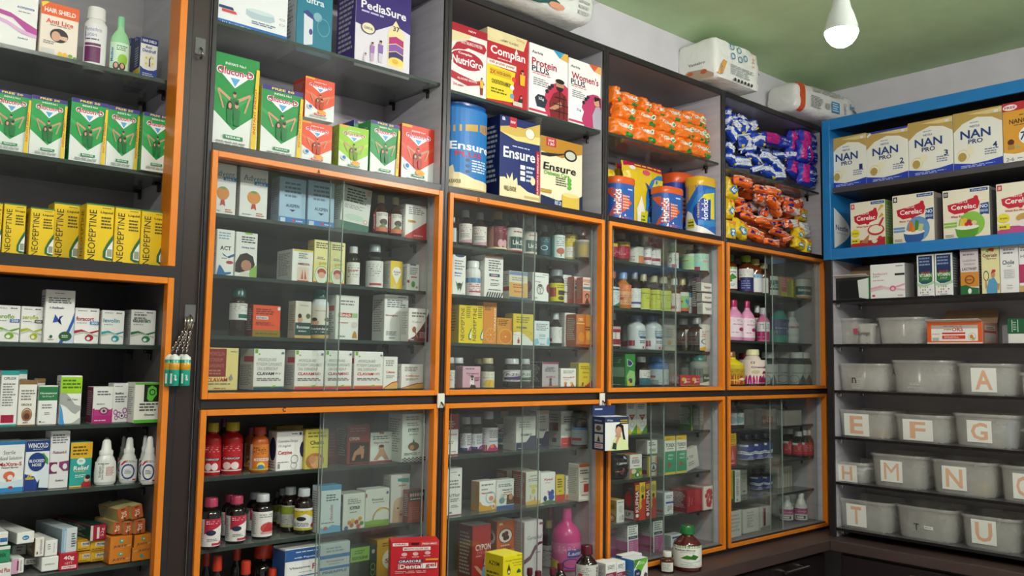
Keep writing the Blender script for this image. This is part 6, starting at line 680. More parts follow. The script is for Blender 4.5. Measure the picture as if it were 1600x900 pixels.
# left rack: open shelves above, framed below
cA = tag(empty('wall_rack', (.3, 1.75, .862)), 'open shelf rack at far left with orange posts and dark sides', 'shelf rack'); mk = []
Pp = lambda n, b, m, bev=0: mk.append(pbox(n, cA, b, m, bev))
mb = MB(); mb.box(.652, 1.7525, .862, .664, 2.03, 2.4785, PALE); mb.box(.6482, 1.745, .862, .6640, 1.7525, 2.4785, BLK, .001); mk.append(mb.build('side_panel', cA))
Pp('side_panel', (-.012, 1.745, .862, 0, 2.03, 2.4785), PALE)
Pp('back_panel', (0, 2.02, 1.66, .652, 2.03, 2.4785), mat('9a979a', 'l')); Pp('back_panel', (0, 2.02, .862, .652, 2.03, 1.658), mat('4e4a4c', 'l'))  # lower back darker: the rack's inner shade is put into its colour
Pp('side_shade', (.6505, 1.80, .892, .652, 2.02, 1.657), mat('6a6668', 'l'))  # added dark sheet that carries the shade on the lower side panel
Pp('top_board', (0, 1.745, 2.459, .652, 2.02, 2.4785), GRY); Pp('rail_board', (0, 1.739, 1.657, .648, 2.02, 1.679), BLK); Pp('base_board', (0, 1.745, .8625, .652, 2.02, .892), GRY)
for z in (2.075, 1.876, 1.521, 1.366, 1.245, 1.091): mk.append(glass_shelf(cA, .001, .650, z, 1.80))
Pp('upper_post', (.633, 1.737, 1.6795, .648, 1.793, 2.4785), ORG, .001); mk.append(door_frame(cA, .004, .648, .875, 1.6565))
for o in mk: o.matrix_local = Matrix.Translation((-.3, -1.75, -.862))
# right rack
cR = tag(empty('wall_rack', (3.268, 1.2, .862)), 'tall open rack on right wall, blue top frame, rows of bins', 'shelf rack'); mk = []
Pp = lambda n, b, m, bev=0: mk.append(pbox(n, cR, b, m, bev))
y0, y1 = .70, 1.672
mb = MB(); mb.box(3.1445, 1.646, .862, 3.397, y1, 1.912, PALE); mb.box(3.136, 1.646, .862, 3.1445, y1, 1.912, BLK, .001); mb.box(3.1445, 1.646, 1.912, 3.397, y1, 2.466, BLU); mb.box(3.134, 1.646, 1.9125, 3.1445, y1+.006, 2.466, BLU, .001); mk.append(mb.build('side_panel', cR))
Pp('side_panel', (3.136, y0-.02, .862, 3.397, y0, 2.466), PALE)
mb = MB(); mb.box(3.388, y0, .862, 3.397, 1.646, 1.91, mat('b4b0b2', 'l')); mb.box(3.388, y0, 1.91, 3.397, 1.646, 2.444, mat('37373c', 'l')); mk.append(mb.build('back_panel', cR))
mb = MB(); mb.box(3.1445, y0, 2.446, 3.388, 1.646, 2.466, DKL); mb.box(3.134, y0, 2.424, 3.1445, 1.646, 2.467, BLU, .001); mk.append(mb.build('top_board', cR))
mb = MB(); mb.box(3.150, y0, 2.175, 3.388, 1.646, 2.195, DKL); mk.append(mb.build('shelf_board', cR))
mb = MB(); mb.box(3.1445, y0, 1.932, 3.388, 1.646, 1.953, DKL); mb.box(3.134, y0, 1.9125, 3.1445, 1.646, 1.953, BLU, .001); mk.append(mb.build('shelf_board', cR))
for z in (1.755, 1.5865, 1.411, 1.236, 1.0665, .896):
    mb = MB(); mb.box(3.142, y0, z-.009, 3.386, 1.645, z, mat('5a5658', 'g')); mb.box(3.139, y0, z-.010, 3.142, 1.645, z, mat('1d1a1c', 'g'))
    s = mb.build('shelf_board', cR); mk.append(s)
    for xx in (3.17, 3.35):
        b = MB(); b.box(xx-.006, 1.63, z-.026, xx+.006, 1.6455, z-.0105, STEEL, .002); b.build('shelf_bracket', s)
mb = MB(); n = 24; R0 = .13
pts = [(3.136+.01+R0*1.45*(k/n)*0, 0, 0) for k in range(0)]
arc = [(3.16+.13*math.sin(math.pi*k/n)*1.0, 1.6455, 2.12-.16*k/n) for k in range(n+1)]
mb.add([(x, y, z) for x, y, z in arc], [tuple(range(n+1))], mat('e6e6ea'))
vs, fs = glyphs('Nestle', True); mb.add([(3.222+a*.10, 1.6452, 2.045+b*.022) for a, b in vs], fs, mat('4a5a8a'))
vs, fs = glyphs('Good Food, Good Life', False); mb.add([(3.222+a*.085, 1.6452, 2.024+b*.009) for a, b in vs], fs, mat('8a92b0'))
mk.append(mb.build('brand_sticker', cR))
for o in mk: o.matrix_local = Matrix.Translation((-3.268, -1.2, -.862))
# worktop and drawer units
mb = MB(); WT = mat('4a3a38', 'l'); mb.box(-.1, 1.63, .824, 3.398, 2.032, .8615, WT, .002); mb.box(3.06, .70, .8241, 3.398, 1.6299, .8614, WT, .002)
tag(mb.build('worktop', None, (0, 0, 0)), 'dark brown L-shaped worktop running under the cabinets', 'worktop')
def drawer_unit(label, u0, u1, right, hand):
    o = tag(empty('drawer_unit', (0, 0, 0)), label, 'drawer unit'); DK = mat('2a2022', 'l')
    mb = MB()
    T3 = (lambda u, d, z: (3.075+d, u, z)) if right else (lambda u, d, z: (u, 1.655+d, z))
    def bx(m, ua, ub, da, db, za, zb, mt, e=0):
        a, b = T3(ua, da, za), T3(ub, db, zb); m.box(min(a[0], b[0]), min(a[1], b[1]), za, max(a[0], b[0]), max(a[1], b[1]), zb, mt, e)
    bx(mb, u0, u1, .012, .32, .001, .823, DK); mb.build('carcass', o)
    for za, zb in ((.62, .812), (.33, .61), (.04, .32)):
        f = MB(); bx(f, u0+.012, u1-.012, -.006, .012, za, zb, mat('241b1d', 'l'), .003); fr = f.build('drawer_front', o)
        if hand:
            h = MB(); zc = zb-.022; uc = (u0+u1)/2+hand
            h.tube([T3(uc-.075, -.03, zc), T3(uc+.075, -.03, zc)], .0055, STEEL, 10)
            for s in (-.06, .06): h.tube([T3(uc+s, -.006, zc), T3(uc+s, -.03, zc)], .005, STEEL, 8)
            h.build('handle', fr, smooth=60)
drawer_unit('dark drawer unit with steel handle near the corner', 2.492, 3.072, False, .04)
drawer_unit('dark drawer unit left of the steel-handled one', 1.85, 2.490, False, -.1)
drawer_unit('dark drawer unit under the right rack', .95, 1.60, True, -.02)
# ------------------------------------------------------------------ ceiling tube lights (out of the picture)
for i, (p, rz, ln, st) in enumerate(TUBES):
    o = tag(empty('tube_light', p, rz), 'white ceiling tube light, '+['left', 'right', 'rear'][i]+' of the room behind the camera', 'lamp')
    tm = bpy.data.materials.new('lit_tube'); tm.use_nodes = True; q = tm.node_tree.nodes['Principled BSDF']; q.inputs['Emission Color'].default_value = (1, .975, .93, 1); q.inputs['Emission Strength'].default_value = st
    b = MB(); b.tube([(-ln/2, 0, 0), (ln/2, 0, 0)], .016, tm, 16); b.build('lit_tube', o, smooth=60)
    b = MB(); b.box(-ln/2-.02, -.02, .024, ln/2+.02, .02, .10, mat('dcdcd8', 'g'), .003)
    for s in (-1, 1): b.box(s*(ln/2+.001), -.017, -.02, s*(ln/2+.02), .017, .024, mat('dcdcd8', 'g'), .002)
    b.build('lamp_batten', o)
# ------------------------------------------------------------------ bulb
o = tag(empty('pendant_bulb', (1.765, .895, 2.235)), 'lit white LED bulb hanging below the green ceiling', 'light bulb')
b = MB(); b.lathe([(.0352, .0), (.0345, .012), (.028, .036), (.0215, .052), (.0175, .075), (.0165, .085)], mat('d4d6d8', 'g'), 28); b.build('bulb_housing', o, smooth=50)
gm = bpy.data.materials.new('lit_diffuser'); gm.use_nodes = True; gb = gm.node_tree.nodes['Principled BSDF']; gb.inputs['Emission Color'].default_value = (1, .99, .96, 1); gb.inputs['Emission Strength'].default_value = BULB
b = MB(); b.lathe([(.004, -.0345), (.013, -.032), (.022, -.026), (.030, -.016), (.0345, -.006), (.0352, -.0002)], gm, 28); b.build('bulb_diffuser', o, smooth=60)
b = MB(); b.lathe([(.0195, .0855), (.021, .088), (.021, .094), (.0175, .098), (.0175, .135), (.010, .15)], mat('7a6458', 'g'), 24); b.build('bulb_holder', o, smooth=40)
b = MB(); b.tube([(0, 0, .149), (0, 0, .4295)], .003, mat('d8d4cc', 'g'), 8); b.build('cord', o, smooth=60)
# ------------------------------------------------------------------ hooks, keychains, hanging carton
def hook(name, label, x, y, z, s=1, clear=False):
    o = tag(empty(name, (x, y, z)), label, 'hook')
    m1 = mat('e6e2d8', 'g') if not clear else FILM
    b = MB(); b.box(-.011*s, -.004, -.018*s, .011*s, 0, .018*s, m1, .002); b.build('hook_plate', o)
    b = MB(); b.tube([(0, -.004, -.004*s), (0, -.012, -.010*s), (0, -.016, -.018*s), (0, -.013, -.026*s), (0, -.006, -.027*s)], .0022*s, mat('8a8880', 'm') if clear else mat('5a5048', 'm'), 8); b.build('hook_wire', o, smooth=60)
    return o
hook('adhesive_hook', 'white adhesive hook between widest and second cabinets', 1.3227, 1.7365, 1.3998)
hook('adhesive_hook', 'white adhesive hook above the hanging navy carton', 1.9212, 1.7365, 1.3927)
hook('adhesive_hook', 'clear adhesive hook high on the dark pillar', 0.6826, 1.7527, 2.1474, 1, True)
hook('adhesive_hook', 'clear adhesive hook on pillar holding the keychains', 0.6878, 1.7527, 1.5876, 1, True)

def keychain(label, x, y, z, sw, k):
    o = tag(empty('keychain', (x, y, z)), label, 'keychain', 'tube keychains on the pillar hook'); o.scale = (1.28,)*3; m = mat('c8c4ba', 'm')
    b = MB(); b.tube([(sw*.1+.0105*math.cos(a)*.45, .0105*math.cos(a)*.8, -.006+.0105*math.sin(a)) for a in [i*math.pi/8 for i in range(17)]], .0009, m, 6); b.build('split_ring', o, smooth=60)
    b = MB()
    for i in range(9):
        zz = -.0175-.0042*i; xx = sw*(.2+.8*i/9)
        b.tube([(xx+.0013*math.cos(a)*(1 if i % 2 else .4), .0013*math.cos(a)*(.4 if i % 2 else 1), zz+.0026*math.sin(a)) for a in [q*math.pi/4 for q in range(9)]], .0006, m, 5)
    b.build('link_chain', o, smooth=60)
    b = MB(); b.lathe([(.0072, -.1045), (.0078, -.1035), (.0078, -.0645), (.0074, -.0640)], mat('1f9a86', 'g'), 20, cx=sw)
    b.build('tube_body', o, smooth=50)
    b = MB(); b.lathe([(.0077, -.0798), (.0079, -.0795), (.0079, -.0690), (.0077, -.0688)], mat('d8992e', 'g'), 20, cx=sw); b.build('orange_band', o, smooth=50)
    b = MB(); b.lathe([(.0078, -.0640), (.0074, -.0600), (.0035, -.0570), (.0022, -.0555)], mat('e6e6e2', 'g'), 20, cx=sw); b.build('cap', o, smooth=50)
    b = MB(); r = .0081
    def P(u, v, l): a = -.3+(u-.5)*1.9; q = r+.0001*l; return (sw+q*math.sin(a), -q*math.cos(a), -.103+.022*v)
    paint(b, [('R', .1, .1, .3, .8, 'd8e8e4'), ('T', 'gel', .62, .5, .3, .4, 'f0f4f0', 'vb')], P, 'p', 8); b.build('label_sticker', o)
keychain('teal tube keychain, leftmost of the hanging bunch', 0.6793, 1.7380, 1.5752, -0.0256, 0)
keychain('teal tube keychain, second from left in the bunch', 0.6813, 1.7280, 1.5752, -0.0225, 1)
keychain('teal tube keychain, third from left in the bunch', 0.6833, 1.7420, 1.5752, -0.0089, 2)
keychain('teal tube keychain, rightmost of the hanging bunch', 0.6853, 1.7300, 1.5752, -0.0078, 3)

def hanging_carton(x0, x1, y, z0, z1, art, sart):
    w = x1-x0; h = z1-z0; d = .055; o = MB(); m = mat('26345e')
    o.box(-w/2, -d/2, 0, w/2, d/2, h*.76, mat('e9eae6'), .0012)
    e = .0003
    for s in (-1, 1): o.add([(s*(w/2+e), -d/2, 0), (s*(w/2+e), d/2, 0), (s*(w/2+e), d/2, h*.76), (s*(w/2+e), -d/2, h*.76)], [(0, 1, 2, 3)], m)
    o.add([(-w/2, -d/2, h*.76+e), (w/2, -d/2, h*.76+e), (w/2, d/2, h*.76+e), (-w/2, d/2, h*.76+e)], [(0, 1, 2, 3)], mat('dfe2e6'))
    paint(o, art, lambda u, v, l: (-w/2+u*w, -d/2-.0003-.00012*l, v*h*.76))
    paint(o, sart, lambda u, v, l: (-w/2-.0006-.00012*l, d/2-u*d, v*h*.76))
    r = tag(o.build('hanging_carton', None, ((x0+x1)/2, y, z0), (0, 0, -.10)), 'navy wrist support carton hanging from the white hook, woman pictured', 'box')
    t = MB(); t.box(-w/2, d/2-.002, h*.765, w/2*.9, d/2-.0004, h, m, .0003); t.box(-w*.42, d/2-.0024, h*.90, -w*.1, d/2-.0021, h*.93, mat('c8d0e0')); t.build('hang_tab', r)
hanging_carton(1.8685, 1.9605, 1.695, 1.2499, 1.3759, [('R', 0, 0.84, 1, 1, '26345e'), ('T', 'Wrist', 0.2, 0.9, 0.25, 0.06, 'c8d0e0', 'b'), ('R', 0.62, 0.78, 1, 0.93, '3a3a30'), ('L', 0.64, 0.8, 0.98, 0.92, 2, 'c8b04a'), ('P', ((0.2, 0), (0.3, 0.28), (0.45, 0.42), (0.75, 0.42), (0.95, 0.25), (1, 0)), 'dce6a8'), ('P', ((0.5, 0.45), (0.5, 0.38), (0.66, 0.38), (0.66, 0.5)), 'c09078'), ('E', 0.56, 0.6, 0.14, 0.13, 'c89a80'), ('P', ((0.44, 0.62), (0.46, 0.76), (0.62, 0.8), (0.76, 0.74), (0.8, 0.5), (0.86, 0.3), (0.76, 0.32), (0.72, 0.52), (0.66, 0.68), (0.54, 0.72)), '1c1618'), ('P', ((0.36, 0.12), (0.44, 0.1), (0.62, 0.42), (0.54, 0.46)), 'c09078'), ('P', ((0.28, 0.06), (0.46, 0.02), (0.48, 0.2), (0.34, 0.24)), '2a3a34'), ('E', 0.5, 0.44, 0.08, 0.05, 'c09078')], [('T', 'Wrist', 0.45, 0.88, 0.6, 0.05, 'c8d0e0', 'b'), ('R', 0.2, 0.54, 0.85, 0.78, 'b8b4ae'), ('R', 0.2, 0.24, 0.85, 0.48, 'c8c4be'), ('E', 0.5, 0.66, 0.2, 0.08, '5a4a44'), ('P', ((0.4, 0.26), (0.5, 0.46), (0.65, 0.26)), '3a3a40'), ('R', 0.2, 0.06, 0.85, 0.2, 'd8c8d0'), ('L', 0.25, 0.08, 0.8, 0.18, 2, '8a3a4a')])

# ------------------------------------------------------------------ large packs lying on top of the cabinets
def big_pack(name, label, loc, rot, w, d, h, base, endm, art, eart, sd, ex=5., fin=.02, droop=.0, en=7):
    rnd = random.Random(sd); o = MB(); N, M = 40, 14; ph = [rnd.uniform(0, 6.3) for _ in range(5)]
    def ring(t, k=1.):
        x = -w/2+w*t; q = max(0, 1-abs(2*t-1)**en)**.16*k; vs = []
        for i in range(N):
            a = 2*math.pi*i/N; c, s = math.cos(a), math.sin(a); r = (abs(c)**ex+abs(s)**ex)**(-1/ex)
            wv = 1+.020*math.sin(3*a+ph[0]+9*t)+.016*math.sin(7*a+ph[1]-14*t)+.010*math.sin(13*a+25*t+ph[2])
            vs.append((x, c*r*d/2*q*wv, h/2+s*r*h/2*q*wv))
        return vs
    ts = [0, .004, .015, .04]+[.04+.92*i/(M) for i in range(1, M)]+[.96, .985, .996, 1]
    vs = []; fs = []
    for t in ts: vs += ring(t, .93 if t in (0, 1) else 1)
    K = len(ts); mats2 = []
    for j in range(K-1):
        for i in range(N): fs.append((j*N+i, (j+1)*N+i, (j+1)*N+(i+1) % N, j*N+(i+1) % N))
    o.add(vs, fs, mat(base, 'f')); o.add(vs[:N], [tuple(range(N))], mat(endm, 'f')); o.add(vs[-N:], [tuple(range(N))[::-1]], mat(endm, 'f'))
    def PS(u, v, l):
        q = max(0, 1-abs(2*u-1)**en)**.16; tt = min(.995, abs(2*v-1)); return (-w/2+u*w, -(d/2*(1-tt**ex)**(1/ex)*q*1.047+.0008+.0002*l), h/2+(v-.5)*h*q*1.02)
    paint(o, art, PS, 'f', 14)
    paint(o, eart, lambda u, v, l: (-w/2-.001-.0002*l, d/2-u*d, h*v), 'p')
    r = tag(o.build(name, None, loc, rot, 50), label, 'pack')
    f = MB(); vs = []
    for k in range(13):
        y = -d/2+d*k/12; vs += [(w/2-.004, y, h/2+.004*math.sin(k)), (w/2+fin*(1+.5*math.sin(k*1.7)), y*.85, h/2+.008*math.sin(k*1.3)-droop)]
    f.add(vs, [(2*k, 2*k+2, 2*k+3, 2*k+1) for k in range(12)], FILM if endm == 'c8ccca' else mat(endm, 'f')); f.build('sealed_end', r, smooth=60)
    return r

big_pack('diaper_pack', 'large silver and green diaper pack above second cabinet', (1.52, 1.745, 2.484), (0, 0, 0), .62, .14, .165, 'dfe0dc', 'c8ccca', [('P', ((.30, .0), (.62, .06), (.74, .16), (.5, .40), (.34, .6)), '23514a'), ('P', ((.1, .05), (.36, .03), (.48, .25), (.3, .4)), 'd0a898'), ('E', .80, .40, .035, .11, '2a7f9c'), ('E', .80, .40, .02, .07, 'e8f0f2'), ('E', .72, .62, .035, .11, '2a7f9c'), ('E', .72, .62, .02, .07, 'e8f0f2'), ('E', .72, .10, .05, .05, 'd89a7a'), ('L', .86, .1, .96, .4, 3, 'b0b4b2')], [], 3)
big_pack('diaper_pack', 'boxy white diaper pack above third cabinet, icons on front', (2.56, 1.762, 2.483), (0, 0, 0), .27, .165, .142, 'eeeeea', 'b9bbb4', [('O', .34, .86, .05, .08, .3, '2a8aa8'), ('O', .50, .84, .05, .08, .3, '2a8aa8'), ('O', .64, .70, .05, .08, .3, '2a8aa8'), ('O', .36, .64, .05, .08, .3, '2a8aa8'), ('O', .52, .62, .05, .08, .3, '2a8aa8'), ('T', 'L M S', .82, .72, .06, .36, 'd8923a', 'd'), ('L', .30, .18, .86, .44, 5, 'b0b4b8'), ('P', ((.0, .02), (.12, .1), (.22, .44), (.14, .46)), 'e0a85a'), ('T', 'Dry', .1, .2, .06, .22, '4a6a9a', 'v')]+[('E', .40+.075*i, .08, .025, .04, '3a3a40') for i in range(6)], [('T', 'Vantabro', .52, .42, .42, .07, '3a3a38', ''), ('P', ((.05, .12), (.3, .28), (.7, .24), (.95, .08), (.95, .0), (.05, .0)), 'b09a86'), ('E', .35, .2, .08, .05, 'c8603a'), ('E', .7, .18, .08, .06, 'c8603a')], 4, 12., en=40)
big_pack('diaper_pack', 'crumpled white diaper pack with orange band above corner cabinet', (3.165, 1.738, 2.483), (0, 0, -.12), .39, .15, .118, 'e2e0de', 'd2d0cc', [('R', .0, .02, .13, .98, 'c8502e'), ('R', .13, .02, .14, .98, 'e8dcc8'), ('L', .22, .2, .42, .6, 8, '8a8a8a'), ('R', .46, .28, .53, .46, 'a8a8a4'), ('R', .56, .22, .69, .58, '2a86b8'), ('L', .57, .25, .68, .55, 4, 'd0e4f0'), ('T', 'Comfort', .79, .44, .05, .36, '5a7a9a', 'd'), ('L', .25, .72, .8, .92, 4, 'a8a8a4'), ('T', 'Petal', .92, .56, .1, .22, '2a7aa0', 'b')], [], 9, 4.5, .03, .02, en=16)

# ------------------------------------------------------------------ plastic bins on the right rack
LIT = [0]
def storage_bin(name, label, cat, group, loc, w, d, h, letter, card, ink, contents):
    o = MB(); N = 32; ex = 6
    def ring(k, z, g=0):
        vs = []
        for i in range(N):
            a = 2*math.pi*(i+.5)/N; c, s = math.cos(a), math.sin(a); r = (abs(c)**ex+abs(s)**ex)**(-1/ex)
            vs.append((c*r*(w/2*k-g), s*r*(d/2*k-g), z))
        return vs
    R = w/2; lp = .005; kt = 1-2*lp/w
    loops = [ring(.92*kt, .0), ring(.935*kt, .004), ring(kt, h-.010), ring(1, h-.0095), ring(1, h-.001), ring(.995, h), ring(kt, h-.001, .0012), ring(.935*kt, .006, .0012), ring(.92*kt, .0035, .0012)]
    vs = [p for l in loops for p in l]; fs = []
    for j in range(len(loops)-1):
        for i in range(N): fs.append((j*N+i, j*N+(i+1) % N, (j+1)*N+(i+1) % N, (j+1)*N+i))
    fs.append(tuple(range(N))[::-1]); fs.append(tuple((len(loops)-1)*N+i for i in range(N)))
    o.add(vs, fs, BIN)
    r = tag(o.build(name, None, loc, (0, 0, -math.pi/2), 50), label, cat, 'clear bins on the right rack')
    yw = lambda v: -(d/2)*kt*(.935+.065*v)-.0022
    short = label.split(' on right rack')[0]
    if card:
        u0, u1, v0, v1 = card; x0, x1 = -w/2+u0*w, -w/2+u1*w; c = MB()
        P0 = lambda u, v, l: (x0+u*(x1-x0), yw(v0+v*(v1-v0))-.0008-.0002*l, h*(v0+v*(v1-v0)))
        vs = [P0(a, b, -3) for a, b in ((0, 0), (1, 0), (1, 1), (0, 1))]+[P0(a, b, 0) for a, b in ((0, 0), (1, 0), (1, 1), (0, 1))]
        c.add(vs, [(3, 2, 1, 0), (4, 5, 6, 7), (0, 1, 5, 4), (1, 2, 6, 5), (2, 3, 7, 6), (3, 0, 4, 7)], mat('efede8'))
        ww = .2 if letter == 'I' else .62
        paint(c, [('T', letter, .5, .5, ww*(1.1 if letter in 'AMNGOU' else .85), .80, 'e6b597', '' if letter == 'M' else 'b')], P0, 'p', 1, 2)
        c.build('letter_card', r)
    if ink:
        c = MB()
        uu, vv, sw, sh = (.45, .5, .65, .25) if len(ink) > 2 else ((.1, .62, .06, .22) if ink == 'A' else (.38, .38, .08, .2))
        paint(c, [('T', ink, uu, vv, sw, sh, '3a3436', 'i' if len(ink) > 2 else '')]+([('R', .50, .34, .64, .44, 'e8e6e2'), ('L', .515, .36, .63, .42, 1, '505050')] if ink == 'T' else []), lambda u, v, l: (-w/2+u*w, yw(v)-.0004, h*v), 'p', 4)
        c.build('ink_mark', r)
    if 'pink' in label:
        c = MB(); paint(c, [('R', .76, .38, .95, .6, 'd05a78')], lambda u, v, l: (-w/2+u*w, yw(v)-.0004, h*v)); c.build('pink_sticker', r)
    M4 = Matrix.Translation(loc) @ Matrix.Rotation(-math.pi/2, 4, 'Z'); rnd = random.Random(LIT[0]); LIT[0] += 1
    def put(mb, nm, lb, ct, x, y, z, rz, rx=0, sm=0):
        q = mb.build(nm, None, (0, 0, 0), (0, 0, 0), sm); q.matrix_world = M4 @ Matrix.Translation((x, y, z)) @ Matrix.Rotation(rz, 4, 'Z') @ Matrix.Rotation(rx, 4, 'X'); tag(q, lb, ct)
    if 'w' in contents:
        c = MB(); a, b2, e = w*.22, .05, h*.42; c.box(-a/2, -b2/2, 0, a/2, b2/2, e, mat('d8d2c6'), .001); paint(c, [('L', .1, .2, .9, .8, 4, '7a7676')], lambda u, v, l: (-a/2+u*a, -b2/2-.0003, v*e))
        put(c, 'medicine_carton', 'pale carton inside '+short, 'box', -w*.24, .0, .0045, .15)
    if 'y' in contents:
        c = MB(); a, b2, e = w*.2, .05, h*.3; c.box(-a/2, -b2/2, 0, a/2, b2/2, e, mat('c8a23a'), .001); paint(c, [('L', .1, .3, .9, .8, 2, '6a5410')], lambda u, v, l: (-a/2+u*a, -b2/2-.0003, v*e))
        put(c, 'medicine_carton', 'mustard carton inside '+short, 'box', w*.2, -.02, .0045, -.1)
    if 'b' in contents:
        c = MB(); a, b2, e = w*.12, .06, h*.72; c.box(-a/2, -b2/2, 0, a/2, b2/2, e, mat('2f5a9a'), .001); paint(c, [('L', .2, .1, .8, .9, 6, 'a8c0e0')], lambda u, v, l: (-a/2+u*a, -b2/2-.0003, v*e))
        put(c, 'medicine_carton', 'blue carton inside '+short, 'box', w*.3, -.01, .0045, 0)
    if 's' in contents:
        for k in range(3):
            c = MB(); a, e = min(.09, w*.26), .035; c.box(-a/2, -e/2, 0, a/2, e/2, .0006, mat('c8c8cc', 'm'))
            for i in range(5):
                for j in (-1, 1): c.lathe([(.0065, .0006), (.006, .003), (.003, .0042)], mat('d0d2d6', 'g'), 10, cx=-a/2+a*(i+.5)/5, cy=j*e*.25)
            put(c, 'blister_strip', ['lower', 'middle', 'upper'][k]+' blister strip inside '+short, 'blister strip', -w*.16+w*.16*k, -d*.18+.03*k, h*.20+.018*k, rnd.uniform(-.3, .3), .75, 50)
    if 'f' in contents:
        c = MB(); nn = 12; vs = []; a, b2, e = w*.46, d*.5, h*.55
        for j in range(nn+1):
            for i in range(nn+1):
                u, v = i/nn-.5, j/nn-.5; vs.append((u*a, v*b2, e*(.35+.4*math.cos(u*2.6)*math.cos(v*2.6)+.16*math.sin(9*u+5*v+LIT[0])+.10*math.sin(17*v-8*u))))
        c.add(vs, [(j*(nn+1)+i, j*(nn+1)+i+1, (j+1)*(nn+1)+i+1, (j+1)*(nn+1)+i) for j in range(nn) for i in range(nn)], FILM)
        put(c, 'film_wrap', 'crumpled clear film wrap inside '+short, 'film wrap', w*.12, 0, .006, 0, 0, 60)

# ------------------------------------------------------------------ goods on the shelves: one row each (place words are filled in from PLACES)
PLACES = (('A0','on left rack, top shelf'),('A1','on left rack, second shelf'),('A2','on left rack, third shelf'),('A3','on lower left rack, first shelf'),('A4','on lower left rack, second shelf'),('A5','on lower left rack, third shelf'),('A6','on lower left rack, bottom shelf'),('B0','on widest cabinet, upper open shelf'),('B1','on widest cabinet, lower open shelf'),('B2','in upper widest case, top shelf'),('B3','in upper widest case, second shelf'),('B4','in upper widest case, third shelf'),('B5','in upper widest case, bottom shelf'),('B6','in lower widest case, top shelf'),('B7','in lower widest case, middle shelf'),('B8','in lower widest case, bottom shelf'),('C0','on second cabinet, upper open shelf'),('C1','on second cabinet, lower open shelf'),('C2','in upper second case, top shelf'),('C3','in upper second case, second shelf'),('C4','in upper second case, third shelf'),('C5','in upper second case, bottom shelf'),('C6','in lower second case, top shelf'),('C7','in lower second case, middle shelf'),('C8','in lower second case, bottom shelf'),('D0','on third cabinet, upper open shelf'),('D1','on third cabinet, lower open shelf'),('D2','in upper third case, top shelf'),('D3','in upper third case, second shelf'),('D4','in upper third case, third shelf'),('D5','in upper third case, bottom shelf'),('D6','in lower third case, top shelf'),('D7','in lower third case, second shelf'),('D8','in lower third case, third shelf'),('D9','in lower third case, bottom shelf'),('E0','on corner cabinet, upper open shelf'),('E1','on corner cabinet, lower open shelf'),('E2','in upper corner case, top shelf'),('E3','in upper corner case, middle shelf'),('E4','in upper corner case, bottom shelf'),('E5','in lower corner case, top shelf'),('E6','in lower corner case, second shelf'),('E7','in lower corner case, third shelf'),('E8','in lower corner case, bottom shelf'),('R0','on right rack, top shelf'),('R1','on right rack, second shelf'),('R2','on right rack, third shelf'),('R3','on right rack, fourth shelf'),('R4','on right rack, fifth shelf'),('R5','on right rack, sixth shelf'),('R6','on right rack, seventh shelf'),('R7','on right rack, bottom shelf'),('W','on the dark worktop'))
PLACES = dict(PLACES)
def words(t):
    if t and '@' in t:
        i = t.index('@'); k = t[i+1:i+3].rstrip(',')
        if k not in PLACES: k = k[0]
        t = t[:i]+PLACES[k]+t[i+1+len(k):]
    return t

